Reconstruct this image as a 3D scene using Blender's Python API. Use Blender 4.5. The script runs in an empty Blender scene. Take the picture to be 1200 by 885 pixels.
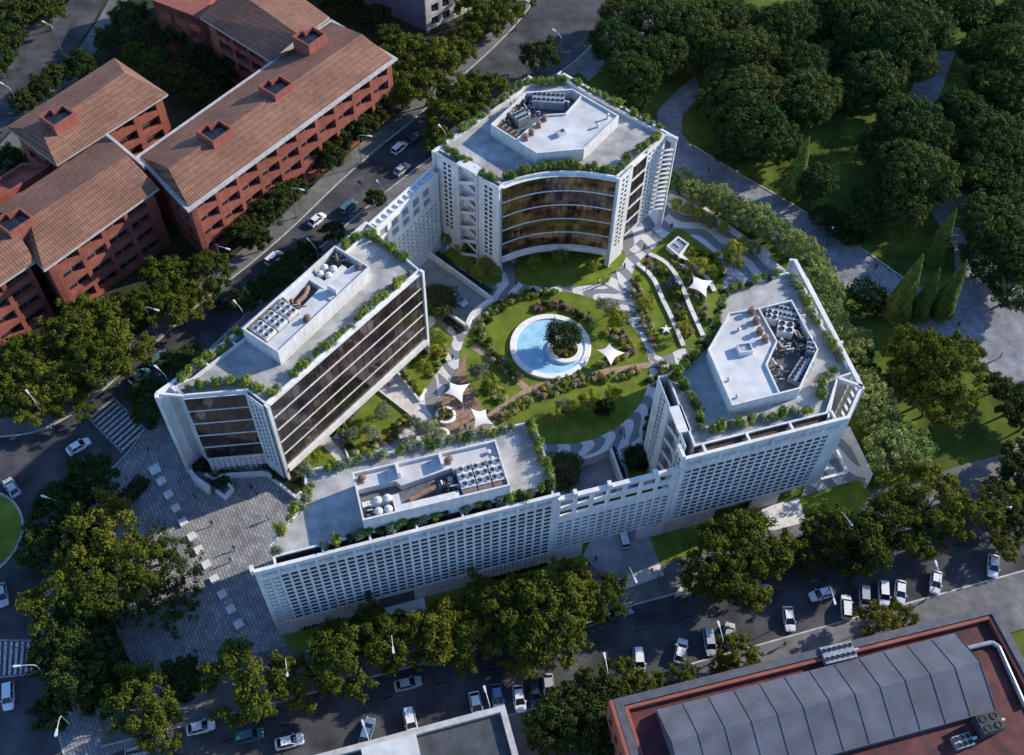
import bpy, math, random
import numpy as np
from mathutils import Vector, Matrix
random.seed(7)
RNG = np.random.default_rng(7)
sc = bpy.context.scene
COL = sc.collection

# ------------------------------------------------------------------ camera
F = 1280.0; CX, CY = 600.0, 442.5           # focal length and centre in units of a 1200 px wide frame
CAMH = 170.0                                # metres above the street
VPX, VPY = 575.0, 1365.0                    # where the plumb lines meet
_d = np.array([(VPX-CX)/F, -(VPY-CY)/F, -1.0]); _d /= np.linalg.norm(_d)
_up = -_d
_f = np.array([0, 0, -1.0]); _Y = _f-_f@_up*_up; _Y /= np.linalg.norm(_Y)
_X = np.cross(_Y, _up)
RM = np.array([_X, _Y, _up])
cam_d = bpy.data.cameras.new('camera'); cam = bpy.data.objects.new('camera', cam_d); COL.objects.link(cam)
cam_d.sensor_fit = 'HORIZONTAL'; cam_d.sensor_width = 36.0; cam_d.lens = F/1200*36
cam_d.clip_start = 1.0; cam_d.clip_end = 5000
m4 = Matrix.Identity(4)
for i in range(3):
    for j in range(3):
        m4[i][j] = RM[i][j]
m4[2][3] = CAMH
cam.matrix_world = m4
sc.camera = cam
# ------------------------------------------------------------------ light
SUN_EL, SUN_AZ = 25.0, 26.5                 # azimuth measured from +X towards +Y
w = bpy.data.worlds.new('World'); sc.world = w; w.use_nodes = True
nt = w.node_tree; nt.nodes.clear()
sky = nt.nodes.new('ShaderNodeTexSky'); sky.sky_type = 'NISHITA'; sky.sun_disc = False
sky.sun_elevation = math.radians(SUN_EL); sky.sun_rotation = math.radians(90-SUN_AZ)
sky.air_density = 1.0; sky.dust_density = 0.4; sky.ozone_density = 3.0
bg = nt.nodes.new('ShaderNodeBackground'); bg.inputs[1].default_value = 0.15
wo = nt.nodes.new('ShaderNodeOutputWorld')
tint = nt.nodes.new('ShaderNodeMixRGB'); tint.blend_type = 'MULTIPLY'; tint.inputs[0].default_value = 1; tint.inputs[2].default_value = (0.80, 0.94, 1.14, 1)
nt.links.new(sky.outputs[0], tint.inputs[1]); nt.links.new(tint.outputs[0], bg.inputs[0]); nt.links.new(bg.outputs[0], wo.inputs[0])
sd = bpy.data.lights.new('sun', 'SUN'); sd.energy = 4.3; sd.angle = math.radians(0.6); sd.color = (1.0, 0.90, 0.76)
so = bpy.data.objects.new('sun', sd); COL.objects.link(so)
ce = math.cos(math.radians(SUN_EL))
sv = Vector((math.cos(math.radians(SUN_AZ))*ce, math.sin(math.radians(SUN_AZ))*ce, math.sin(math.radians(SUN_EL))))
so.rotation_euler = sv.to_track_quat('Z', 'Y').to_euler(); so.location = (150, 150, 200)
sc.view_settings.view_transform = 'Standard'; sc.view_settings.look = 'None'
sc.view_settings.exposure = 0.72; sc.view_settings.gamma = 1.0
sc.render.engine = 'CYCLES'
sc.cycles.max_bounces = 5; sc.cycles.diffuse_bounces = 3; sc.cycles.transparent_max_bounces = 6

# ------------------------------------------------------------------ helpers
def G(px, py, z=0.0):
    """world point at height z seen at (px,py) of the 1200x885 frame: used once to survey the site plan"""
    r = RM@np.array([(px-CX)/F, -(py-CY)/F, -1.0]); t = (z-CAMH)/r[2]
    return Vector((r[0]*t, r[1]*t, z))
def GL(pts, z=0.0): return [G(p[0], p[1], z) for p in pts]
def smooth(pts, n=6, closed=False):
    out = []; N = len(pts)
    rng = range(N) if closed else range(N-1)
    for i in rng:
        g = (lambda k: pts[k % N]) if closed else (lambda k: pts[min(max(k, 0), N-1)])
        p0, p1, p2, p3 = g(i-1), g(i), g(i+1), g(i+2)
        for k in range(n):
            t = k/n
            out.append(tuple(0.5*((2*p1[a])+(-p0[a]+p2[a])*t+(2*p0[a]-5*p1[a]+4*p2[a]-p3[a])*t*t+(-p0[a]+3*p1[a]-3*p2[a]+p3[a])*t**3) for a in range(2)))
    if not closed: out.append(tuple(pts[-1][:2]))
    return out

def tag(o, label=None, cat=None, group=None, kind=None):
    if label: o['label'] = label
    if cat: o['category'] = cat
    if group: o['group'] = group
    if kind: o['kind'] = kind
    return o
def empty(name, loc=(0, 0, 0), rz=0.0, label=None, cat=None, group=None):
    o = bpy.data.objects.new(name, None); COL.objects.link(o); o.empty_display_size = 0.5
    o.location = loc; o.rotation_euler = (0, 0, rz)
    return tag(o, label, cat, group)
def copy_tree(o, parent=None):
    c = o.copy(); COL.objects.link(c); c.parent = parent
    for ch in list(KIDS.get(o.name, [])):
        k = copy_tree(ch, c)
    return c
KIDS = {}
def place(proto, loc, rz=0.0, scale=1.0, label=None, group=None, cat=None):
    c = copy_tree(proto); c.location = loc; c.rotation_euler = (0, 0, rz)
    c.scale = (scale,)*3 if not isinstance(scale, (tuple, list)) else scale
    return tag(c, label, cat, group)

class MB:
    def __init__(s): s.v = []; s.f = []; s.m = []
    def face(s, pts, m=0):
        b = len(s.v); s.v += [tuple(p) for p in pts]; s.f.append(tuple(range(b, b+len(pts)))); s.m.append(m)
    def prism(s, pts, z0, z1, m=0, mt=None, bottom=False):
        P = [(p[0], p[1]) for p in pts]
        a = sum(P[i][0]*P[(i+1) % len(P)][1]-P[(i+1) % len(P)][0]*P[i][1] for i in range(len(P)))
        if a < 0: P = P[::-1]
        n = len(P); b = len(s.v)
        s.v += [(x, y, z0) for x, y in P]+[(x, y, z1) for x, y in P]
        for i in range(n):
            j = (i+1) % n; s.f.append((b+i, b+j, b+n+j, b+n+i)); s.m.append(m)
        s.f.append(tuple(range(b+n, b+2*n))); s.m.append(m if mt is None else mt)
        if bottom: s.f.append(tuple(range(b+n-1, b-1, -1))); s.m.append(m)
    def box(s, c, sx, sy, z0, z1, rz=0.0, m=0):
        ca, sa = math.cos(rz), math.sin(rz)
        s.prism([(c[0]+x*ca-y*sa, c[1]+x*sa+y*ca) for x, y in ((-sx/2, -sy/2), (sx/2, -sy/2), (sx/2, sy/2), (-sx/2, sy/2))], z0, z1, m, bottom=True)
    def wall(s, a, b, th, z0, z1, m=0, side=0):
        """upright slab from a to b; side 0 centred, +1 to the left, -1 to the right of a->b"""
        a = Vector(a[:2]); b = Vector(b[:2]); d = (b-a).normalized(); n = Vector((-d.y, d.x))
        o0, o1 = {0: (-th/2, th/2), 1: (0, th), -1: (-th, 0)}[side]
        s.prism([a+n*o0, b+n*o0, b+n*o1, a+n*o1], z0, z1, m, bottom=True)
    def tube(s, p, q, r0, r1=None, n=8, m=0, cap=True):
        p = Vector(p); q = Vector(q); r1 = r0 if r1 is None else r1
        d = (q-p); 
        if d.length < 1e-6: return
        d.normalize(); a = d.orthogonal().normalized(); c = d.cross(a); b = len(s.v)
        for P, r in ((p, r0), (q, r1)):
            for i in range(n):
                t = 2*math.pi*i/n; s.v.append(tuple(P+a*math.cos(t)*r+c*math.sin(t)*r))
        for i in range(n):
            j = (i+1) % n; s.f.append((b+i, b+j, b+n+j, b+n+i)); s.m.append(m)
        if cap:
            s.f.append(tuple(range(b+n, b+2*n))); s.m.append(m); s.f.append(tuple(range(b+n-1, b-1, -1))); s.m.append(m)
    def lathe(s, c, prof, n=20, m=0):
        b = len(s.v); c = Vector(c)
        for r, z in prof:
            for i in range(n):
                t = 2*math.pi*i/n; s.v.append((c.x+r*math.cos(t), c.y+r*math.sin(t), c.z+z))
        for k in range(len(prof)-1):
            for i in range(n):
                j = (i+1) % n; s.f.append((b+k*n+i, b+k*n+j, b+(k+1)*n+j, b+(k+1)*n+i)); s.m.append(m)
    def ring(s, pts, w, z0, z1, m=0):
        """parapet: closed outline, thickness w inwards"""
        P = [Vector((p[0], p[1])) for p in pts]; n = len(P)
        a = sum(P[i].x*P[(i+1) % n].y-P[(i+1) % n].x*P[i].y for i in range(n))
        if a < 0: P = P[::-1]
        Q = inset(P, w); b = len(s.v)
        for L, z in ((P, z0), (P, z1), (Q, z0), (Q, z1)):
            s.v += [(p.x, p.y, z) for p in L]
        for i in range(n):
            j = (i+1) % n
            for q in ((i, j, n+j, n+i), (n+i, n+j, 3*n+j, 3*n+i), (3*n+i, 3*n+j, 2*n+j, 2*n+i), (2*n+i, 2*n+j, j, i)):
                s.f.append(tuple(b+k for k in q)); s.m.append(m)
    def grid(s, a, b, z0, z1, xs, zs, hole, th, m=0, side=1):
        """wall a->b pierced by rectangular holes: xs, zs = cut positions (m), hole(i,j)->bool; thickness th to the left (side 1) or right"""
        a = Vector(a[:2]); b = Vector(b[:2]); L = (b-a).length; d = (b-a)/L; n = Vector((-d.y, d.x))*side
        X = [0]+[x for x in xs if 0 < x < L]+[L]; Z = [z0]+[z for z in zs if z0 < z < z1]+[z1]
        P = lambda x, z, k: (a.x+d.x*x+n.x*th*k, a.y+d.y*x+n.y*th*k, z)
        nx, nz = len(X)-1, len(Z)-1
        H = [[hole(i, j) for j in range(nz)] for i in range(nx)]
        def q(*p):
            s.face(p if side < 0 else p, m)
        for i in range(nx):
            for j in range(nz):
                x0, x1, y0, y1 = X[i], X[i+1], Z[j], Z[j+1]
                if H[i][j]:
                    q(P(x0, y0, 0), P(x1, y0, 0), P(x1, y0, 1), P(x0, y0, 1)); q(P(x0, y1, 0), P(x0, y1, 1), P(x1, y1, 1), P(x1, y1, 0))
                    q(P(x0, y0, 0), P(x0, y0, 1), P(x0, y1, 1), P(x0, y1, 0)); q(P(x1, y0, 0), P(x1, y1, 0), P(x1, y1, 1), P(x1, y0, 1))
                else:
                    q(P(x0, y0, 0), P(x1, y0, 0), P(x1, y1, 0), P(x0, y1, 0)); q(P(x0, y0, 1), P(x0, y1, 1), P(x1, y1, 1), P(x1, y0, 1))
        q(P(0, z1, 0), P(L, z1, 0), P(L, z1, 1), P(0, z1, 1)); q(P(0, z0, 0), P(0, z0, 1), P(L, z0, 1), P(L, z0, 0))
        q(P(0, z0, 0), P(0, z1, 0), P(0, z1, 1), P(0, z0, 1)); q(P(L, z0, 0), P(L, z0, 1), P(L, z1, 1), P(L, z1, 0))
    def mesh(s, name, mats):
        me = bpy.data.meshes.new(name); me.from_pydata(s.v, [], s.f)
        for mm in (mats if isinstance(mats, (list, tuple)) else [mats]): me.materials.append(mm)
        me.polygons.foreach_set('material_index', s.m); me.update()
        return me
    def build(s, name, mats, parent=None, smoothf=False, loc=None):
        me = s.mesh(name, mats)
        if smoothf: me.polygons.foreach_set('use_smooth', [True]*len(me.polygons))
        o = bpy.data.objects.new(name, me); COL.objects.link(o)
        if parent: o.parent = parent; KIDS.setdefault(parent.name, []).append(o)
        if loc: o.location = loc
        return o
def inset(P, w):
    n = len(P); Q = []
    for i in range(n):
        d1 = (P[i]-P[i-1]).normalized(); d2 = (P[(i+1) % n]-P[i]).normalized()
        n1 = Vector((-d1.y, d1.x)); n2 = Vector((-d2.y, d2.x)); b = n1+n2
        if b.length < 1e-4: b = n1
        b.normalize(); k = max(0.35, b.dot(n1)); Q.append(P[i]+b*(w/k))
    return Q
def cuts(L, start, pitch, size, end):
    """positions of hole edges; returns list and number"""
    xs = []; x = start
    while x+size <= end+1e-6: xs += [x, x+size]; x += pitch
    return xs
ORD = ['first', 'second', 'third', 'fourth', 'fifth', 'sixth', 'seventh', 'eighth', 'ninth', 'tenth', 'eleventh', 'twelfth', 'thirteenth', 'fourteenth', 'fifteenth', 'sixteenth', 'seventeenth', 'eighteenth', 'nineteenth', 'twentieth', 'twenty-first', 'twenty-second', 'twenty-third', 'twenty-fourth']

# ------------------------------------------------------------------ materials
def mat(name, col, rough=0.8, var=0.15, scale=0.5, col2=None, bump=0.0, bscale=4.0, spec=0.3, metal=0.0, rand=0.0, trans=0.0, detail=6.0, stain=0.0, coat=0.0):
    m = bpy.data.materials.new(name); m.use_nodes = True; n = m.node_tree; n.nodes.clear(); L = n.links.new
    out = n.nodes.new('ShaderNodeOutputMaterial'); p = n.nodes.new('ShaderNodeBsdfPrincipled')
    p.inputs['Roughness'].default_value = rough; p.inputs['Metallic'].default_value = metal; p.inputs['Specular IOR Level'].default_value = spec
    p.inputs['Coat Weight'].default_value = coat; p.inputs['Coat Roughness'].default_value = 0.05
    tc = n.nodes.new('ShaderNodeTexCoord'); ns = n.nodes.new('ShaderNodeTexNoise'); ns.inputs['Scale'].default_value = scale; ns.inputs['Detail'].default_value = detail
    L(tc.outputs['Object'], ns.inputs['Vector'])
    r = n.nodes.new('ShaderNodeValToRGB'); c2 = col2 or tuple(c*(1-2*var) for c in col)
    r.color_ramp.elements[0].position = 0.32; r.color_ramp.elements[1].position = 0.68
    r.color_ramp.elements[0].color = (*c2, 1); r.color_ramp.elements[1].color = (*tuple(min(1, c*(1+var*0.6)) for c in col), 1)
    L(ns.outputs['Fac'], r.inputs['Fac']); cur = r.outputs[0]
    if stain:
        n2 = n.nodes.new('ShaderNodeTexNoise'); n2.inputs['Scale'].default_value = 0.13; n2.inputs['Detail'].default_value = 8; L(tc.outputs['Object'], n2.inputs['Vector'])
        r2 = n.nodes.new('ShaderNodeValToRGB'); r2.color_ramp.elements[0].position = 0.4; r2.color_ramp.elements[1].position = 0.62
        r2.color_ramp.elements[0].color = (1-stain, 1-stain, 1-stain, 1); r2.color_ramp.elements[1].color = (1, 1, 1, 1); L(n2.outputs['Fac'], r2.inputs['Fac'])
        mx = n.nodes.new('ShaderNodeMixRGB'); mx.blend_type = 'MULTIPLY'; mx.inputs[0].default_value = 1; L(cur, mx.inputs[1]); L(r2.outputs[0], mx.inputs[2]); cur = mx.outputs[0]
    if rand:
        oi = n.nodes.new('ShaderNodeObjectInfo'); hs = n.nodes.new('ShaderNodeHueSaturation')
        mr = n.nodes.new('ShaderNodeMapRange'); mr.inputs[3].default_value = 1-rand; mr.inputs[4].default_value = 1+rand; L(oi.outputs['Random'], mr.inputs[0]); L(mr.outputs[0], hs.inputs['Value'])
        m2 = n.nodes.new('ShaderNodeMath'); m2.operation = 'MULTIPLY_ADD'; m2.inputs[1].default_value = -0.05; m2.inputs[2].default_value = 0.525; L(oi.outputs['Random'], m2.inputs[0]); L(m2.outputs[0], hs.inputs['Hue'])
        L(cur, hs.inputs['Color']); cur = hs.outputs[0]
    L(cur, p.inputs['Base Color'])
    if bump:
        nb = n.nodes.new('ShaderNodeTexNoise'); nb.inputs['Scale'].default_value = bscale; nb.inputs['Detail'].default_value = 4; L(tc.outputs['Object'], nb.inputs['Vector'])
        bp = n.nodes.new('ShaderNodeBump'); bp.inputs['Strength'].default_value = bump; bp.inputs['Distance'].default_value = 0.1; L(nb.outputs['Fac'], bp.inputs['Height']); L(bp.outputs[0], p.inputs['Normal'])
    if trans:
        tr = n.nodes.new('ShaderNodeBsdfTranslucent'); L(cur, tr.inputs[0]); ms = n.nodes.new('ShaderNodeMixShader'); ms.inputs[0].default_value = trans
        L(p.outputs[0], ms.inputs[1]); L(tr.outputs[0], ms.inputs[2]); L(ms.outputs[0], out.inputs[0])
    else: L(p.outputs[0], out.inputs[0])
    m['p'] = 1
    return m
def node_col(m): return m.node_tree.nodes['Principled BSDF'].inputs['Base Color']
def multiply_into(m, build):
    """build(nodes, link, texcoord) -> colour socket multiplied into the base colour"""
    n = m.node_tree; inp = node_col(m); src = inp.links[0].from_socket
    tc = n.nodes.new('ShaderNodeTexCoord'); s = build(n.nodes, n.links.new, tc)
    mx = n.nodes.new('ShaderNodeMixRGB'); mx.blend_type = 'MULTIPLY'; mx.inputs[0].default_value = 1
    n.links.new(src, mx.inputs[1]); n.links.new(s, mx.inputs[2]); n.links.new(mx.outputs[0], inp)
def brick(scale, mortar, w_=0.5, h_=0.25, dark=0.6, rot=0.0, msz=0.02, vary=0.82):
    def b(N, L, tc):
        mp = N.new('ShaderNodeMapping'); mp.inputs['Rotation'].default_value = (0, 0, rot); L(tc.outputs['Object'], mp.inputs[0])
        t = N.new('ShaderNodeTexBrick'); t.inputs['Scale'].default_value = scale; t.inputs['Brick Width'].default_value = w_; t.inputs['Row Height'].default_value = h_
        t.inputs['Mortar Size'].default_value = msz; t.inputs['Color1'].default_value = (1, 1, 1, 1); t.inputs['Color2'].default_value = (vary, vary, vary, 1); t.inputs['Mortar'].default_value = (dark, dark, dark, 1)
        L(mp.outputs[0], t.inputs['Vector']); return t.outputs['Color']
    return b
def tiles(direction, pitch=0.35, dark=0.55):
    """grooves running across: object-space dot product with direction"""
    def b(N, L, tc):
        vm = N.new('ShaderNodeVectorMath'); vm.operation = 'DOT_PRODUCT'; vm.inputs[1].default_value = (*direction, 0) if len(direction) == 2 else direction; L(tc.outputs['Object'], vm.inputs[0])
        m = N.new('ShaderNodeMath'); m.operation = 'MULTIPLY'; m.inputs[1].default_value = 2*math.pi/pitch; L(vm.outputs['Value'], m.inputs[0])
        s = N.new('ShaderNodeMath'); s.operation = 'SINE'; L(m.outputs[0], s.inputs[0])
        r = N.new('ShaderNodeMapRange'); r.inputs[1].default_value = -1; r.inputs[2].default_value = 0.3; r.inputs[3].default_value = dark; r.inputs[4].default_value = 1; L(s.outputs[0], r.inputs[0])
        return r.outputs[0]
    return b
BASEANG = math.radians(17.765)              # the south facade's bearing
M = {}
M['white'] = mat('white_render', (0.71, 0.71, 0.69), 0.6, 0.07, 0.6, stain=0.12, bump=0.05)
M['white2'] = mat('white_concrete', (0.66, 0.66, 0.64), 0.7, 0.08, 0.9, stain=0.12, bump=0.1)
M['cream'] = mat('cream_stone', (0.62, 0.58, 0.52), 0.7, 0.08, 0.7, stain=0.15, bump=0.1)
M['deck'] = mat('roof_screed', (0.46, 0.455, 0.44), 0.85, 0.16, 0.45, stain=0.28, bump=0.15, bscale=3)
M['deck2'] = mat('penthouse_membrane', (0.60, 0.60, 0.59), 0.7, 0.08, 0.5, stain=0.18, bump=0.05)
M['soil2'] = mat('dry_planter_soil', (0.10, 0.07, 0.05), 0.95, 0.3, 1.5)
M['well'] = mat('plant_well_floor', (0.13, 0.14, 0.15), 0.8, 0.2, 1.0)
multiply_into(M['deck'], brick(1.0, 0, 3.0, 1.5, 0.86, BASEANG, 0.02, 0.93)); multiply_into(M['deck2'], brick(1.0, 0, 8.0, 1.6, 0.84, BASEANG, 0.015, 0.95))
M['gap_shade'] = mat('painted_gap_shade', (0.03, 0.032, 0.04), 0.8, 0.2, 1.0)  # near-black colour painted as shade in slots and behind screen holes
M['glassdark'] = mat('dark_glass', (0.018, 0.022, 0.03), 0.08, 0.3, 0.5, spec=0.6)
def glass_band(name, c1, c2, c3, sx=0.9):
    m = mat(name, c1, 0.07, 0.0, 0.3, spec=0.7)
    n = m.node_tree; N = n.nodes; L = n.links.new; tc = N.new('ShaderNodeTexCoord')
    wn = N.new('ShaderNodeTexNoise'); wn.inputs['Scale'].default_value = sx; wn.inputs['Detail'].default_value = 4; L(tc.outputs['Object'], wn.inputs['Vector'])
    sn = N.new('ShaderNodeVectorMath'); sn.operation = 'SNAP'; sn.inputs[1].default_value = (1.25, 500, 3.8); L(tc.outputs['Object'], sn.inputs[0])
    wh = N.new('ShaderNodeTexWhiteNoise'); L(sn.outputs[0], wh.inputs[0])
    mm = N.new('ShaderNodeMath'); mm.operation = 'MULTIPLY_ADD'; mm.inputs[1].default_value = 0.16; L(wh.outputs['Value'], mm.inputs[0]); ad = N.new('ShaderNodeMath'); ad.operation = 'SUBTRACT'; ad.inputs[1].default_value = 0.08; L(wn.outputs['Fac'], ad.inputs[0]); L(ad.outputs[0], mm.inputs[2])
    r = N.new('ShaderNodeValToRGB'); r.color_ramp.interpolation = 'EASE'
    r.color_ramp.elements[0].position = 0.38; r.color_ramp.elements[0].color = (*c1, 1)
    r.color_ramp.elements[1].position = 0.5; r.color_ramp.elements[1].color = (*c2, 1)
    e = r.color_ramp.elements.new(0.66); e.color = (*c3, 1)
    L(mm.outputs[0], r.inputs['Fac']); L(r.outputs[0], N['Principled BSDF'].inputs['Base Color'])
    return m
M['gbrown'] = glass_band('bronze_glass', (0.012, 0.009, 0.010), (0.024, 0.017, 0.017), (0.06, 0.046, 0.04), 0.12)
M['gamber'] = glass_band('amber_lit_glass', (0.02, 0.012, 0.010), (0.12, 0.05, 0.018), (0.24, 0.12, 0.05), 0.42)
M['mullion'] = mat('dark_mullion', (0.05, 0.04, 0.035), 0.4, 0.1, 1)
M['ramp'] = mat('ramp_concrete', (0.27, 0.275, 0.28), 0.8, 0.12, 0.6, stain=0.2, bump=0.1)
M['asphalt'] = mat('asphalt', (0.088, 0.09, 0.096), 0.85, 0.25, 0.22, col2=(0.036, 0.038, 0.043), bump=0.2, bscale=8, stain=0.3)
multiply_into(M['asphalt'], brick(1.0, 0, 23.0, 9.0, 0.6, 0.31, 0.006, 0.8))
M['paint'] = mat('road_paint', (0.62, 0.62, 0.6), 0.7, 0.0, 2.5, col2=(0.16, 0.16, 0.16), detail=8)
M['worn'] = mat('worn_paint', (0.26, 0.26, 0.26), 0.8, 0.0, 1.2, col2=(0.09, 0.09, 0.092), detail=8)
M['kerb'] = mat('kerb_stone', (0.42, 0.42, 0.40), 0.8, 0.15, 1.0)
M['walk'] = mat('pavement', (0.19, 0.19, 0.19), 0.85, 0.15, 0.4, stain=0.3, bump=0.1)
multiply_into(M['walk'], brick(1.0, 0, 1.0, 0.5, 0.75, 0.5))
M['plaza'] = mat('plaza_paving', (0.36, 0.36, 0.365), 0.8, 0.12, 0.5, stain=0.22, bump=0.1)
multiply_into(M['plaza'], brick(1.0, 0, 1.1, 0.55, 0.35, BASEANG+0.75, 0.06, 0.66))
M['cobble'] = mat('path_cobbles', (0.33, 0.345, 0.37), 0.85, 0.15, 0.5, stain=0.3, bump=0.1)
multiply_into(M['cobble'], brick(1.0, 0, 0.8, 0.5, 0.6, 0.9, 0.06, 0.75))
M['terra_path'] = mat('terracotta_path', (0.36, 0.25, 0.19), 0.85, 0.15, 1.5)
M['wood'] = mat('timber_deck', (0.34, 0.23, 0.16), 0.7, 0.15, 1.0); multiply_into(M['wood'], tiles((math.cos(2.3), math.sin(2.3)), 0.5, 0.5))
M['lawn'] = mat('lawn', (0.17, 0.215, 0.03), 0.95, 0.15, 0.35, col2=(0.10, 0.145, 0.020), bump=0.6, bscale=6, stain=0.2, spec=0.1)
M['parkgrass'] = mat('park_grass', (0.12, 0.17, 0.025), 0.95, 0.2, 0.12, col2=(0.065, 0.10, 0.018), bump=0.8, bscale=4, stain=0.45, spec=0.1)
M['verge'] = mat('verge_soil', (0.045, 0.05, 0.025), 0.95, 0.2, 0.3, bump=0.8, bscale=3, spec=0.1)
M['soil'] = mat('bed_soil', (0.07, 0.055, 0.035), 0.95, 0.2, 1.2, bump=0.8, bscale=5, spec=0.1)
M['pool'] = mat('pool_water', (0.36, 0.60, 0.74), 0.06, 0.12, 0.5, col2=(0.24, 0.50, 0.68), bump=0.12, bscale=2.5, spec=0.5)
M['poolring'] = mat('pool_stone', (0.78, 0.77, 0.74), 0.6, 0.06, 1.2)
M['sail'] = mat('sail_cloth', (0.80, 0.77, 0.72), 0.8, 0.03, 2.0)
M['steel'] = mat('galvanised_steel', (0.52, 0.53, 0.54), 0.4, 0.1, 1.5, metal=0.5)
M['lampsteel'] = mat('lamp_post_paint', (0.16, 0.17, 0.18), 0.5, 0.1, 1)
M['lamphead'] = mat('lamp_head', (0.55, 0.57, 0.58), 0.35, 0.0, 1)
M['chiller'] = mat('chiller_casing', (0.62, 0.61, 0.58), 0.5, 0.1, 1.3)
M['fan'] = mat('fan_black', (0.03, 0.032, 0.035), 0.5, 0.1, 3)
M['copper'] = mat('rusty_duct', (0.30, 0.17, 0.11), 0.6, 0.25, 1.5)
M['louvre'] = mat('brown_grille', (0.24, 0.18, 0.14), 0.6, 0.15, 3); multiply_into(M['louvre'], tiles((math.cos(BASEANG), math.sin(BASEANG)), 0.3, 0.5))
M['tank'] = mat('white_tank', (0.55, 0.54, 0.52), 0.4, 0.05, 2)
M['duct'] = mat('grey_duct', (0.30, 0.33, 0.36), 0.45, 0.15, 1.2, metal=0.3)
M['redwall'] = mat('red_render', (0.31, 0.10, 0.072), 0.8, 0.12, 0.5, stain=0.2, bump=0.1)
M['eave'] = mat('grey_eave', (0.48, 0.46, 0.44), 0.7, 0.12, 1.2, stain=0.15)
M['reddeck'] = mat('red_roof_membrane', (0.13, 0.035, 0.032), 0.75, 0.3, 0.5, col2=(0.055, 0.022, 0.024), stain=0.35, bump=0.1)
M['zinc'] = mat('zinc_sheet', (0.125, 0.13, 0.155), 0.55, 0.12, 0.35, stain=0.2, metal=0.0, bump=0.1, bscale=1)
M['greydeck'] = mat('grey_felt', (0.085, 0.095, 0.10), 0.85, 0.2, 0.5, stain=0.35)
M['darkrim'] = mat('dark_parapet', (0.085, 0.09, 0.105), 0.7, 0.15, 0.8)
M['mauve'] = mat('mauve_render', (0.20, 0.18, 0.23), 0.8, 0.1, 0.4); multiply_into(M['mauve'], tiles((0, 0, 1), 0.9, 0.75))
M['bark'] = mat('bark', (0.10, 0.085, 0.065), 0.9, 0.2, 2, bump=0.5)
def streaks(N, L, tc):
    mp = N.new('ShaderNodeMapping'); mp.inputs['Scale'].default_value = (1.6, 1.6, 0.07); L(tc.outputs['Object'], mp.inputs[0])
    t = N.new('ShaderNodeTexNoise'); t.inputs['Scale'].default_value = 1.0; t.inputs['Detail'].default_value = 5; L(mp.outputs[0], t.inputs['Vector'])
    q = N.new('ShaderNodeValToRGB'); q.color_ramp.elements[0].position = 0.36; q.color_ramp.elements[0].color = (0.89, 0.885, 0.87, 1); q.color_ramp.elements[1].position = 0.56; q.color_ramp.elements[1].color = (1, 1, 1, 1); L(t.outputs['Fac'], q.inputs['Fac']); return q.outputs[0]
for k_ in ('white', 'white2', 'redwall', 'cream'): multiply_into(M[k_], streaks)
M['skin'] = mat('skin', (0.45, 0.28, 0.2), 0.6, 0.05, 5)
M['hair'] = mat('hair', (0.03, 0.022, 0.018), 0.7, 0.1, 5)
M['trouser'] = mat('dark_trousers', (0.03, 0.035, 0.05), 0.9, 0.1, 5)
for k, c in dict(shirt_dark=(0.04, 0.04, 0.05), shirt_white=(0.65, 0.65, 0.63), shirt_blue=(0.08, 0.14, 0.3), shirt_red=(0.35, 0.06, 0.05)).items(): M[k] = mat(k, c, 0.9, 0.1, 5)
for k, c in dict(car_white=(0.72, 0.73, 0.74), car_silver=(0.42, 0.44, 0.46), car_dark=(0.035, 0.04, 0.05), car_teal=(0.05, 0.16, 0.18), car_blue=(0.12, 0.2, 0.34), car_green=(0.12, 0.28, 0.22)).items():
    M[k] = mat(k, c, 0.3, 0.02, 1, coat=1.0, metal=0.1 if k != 'car_white' else 0)
M['tyre'] = mat('tyre', (0.02, 0.02, 0.02), 0.9); M['rim'] = mat('alloy_rim', (0.4, 0.4, 0.42), 0.35, metal=0.8)
M['carglass'] = mat('car_glass', (0.015, 0.02, 0.025), 0.05, spec=0.8)
M['lens'] = mat('headlight_lens', (0.7, 0.7, 0.7), 0.2); M['tail'] = mat('tail_light', (0.4, 0.02, 0.02), 0.3)
# calçada: light paving with dark wavy bands
def wavy(name, ang, period, amp, wl, c1=(0.62, 0.62, 0.61), c2=(0.20, 0.205, 0.22)):
    m = mat(name, c1, 0.75, 0.06, 1.5, stain=0.1, bump=0.1); n = m.node_tree; N = n.nodes; L = n.links.new
    tc = N.new('ShaderNodeTexCoord'); mp = N.new('ShaderNodeMapping'); mp.inputs['Rotation'].default_value = (0, 0, -ang); L(tc.outputs['Object'], mp.inputs[0])
    sx = N.new('ShaderNodeSeparateXYZ'); L(mp.outputs[0], sx.inputs[0])
    def ma(op, a, b=None, c=None):
        k = N.new('ShaderNodeMath'); k.operation = op
        for i, v in enumerate((a, b, c)):
            if v is None: continue
            if isinstance(v, (int, float)): k.inputs[i].default_value = v
            else: L(v, k.inputs[i])
        return k.outputs[0]
    s = ma('SINE', ma('MULTIPLY', sx.outputs[0], 2*math.pi/wl)); s2 = ma('SINE', ma('MULTIPLY_ADD', sx.outputs[0], 2*math.pi/(wl*2.7), 1.0))
    y = ma('ADD', sx.outputs[1], ma('MULTIPLY_ADD', s, amp, ma('MULTIPLY', s2, amp*0.7)))
    fr = ma('FRACT', ma('MULTIPLY', y, 1/period)); st = ma('GREATER_THAN', fr, 0.5)
    mx = N.new('ShaderNodeMixRGB'); inp = node_col(m); L(inp.links[0].from_socket, mx.inputs[1]); mx.inputs[2].default_value = (*c2, 1); L(st, mx.inputs[0]); L(mx.outputs[0], inp)
    return m
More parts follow.
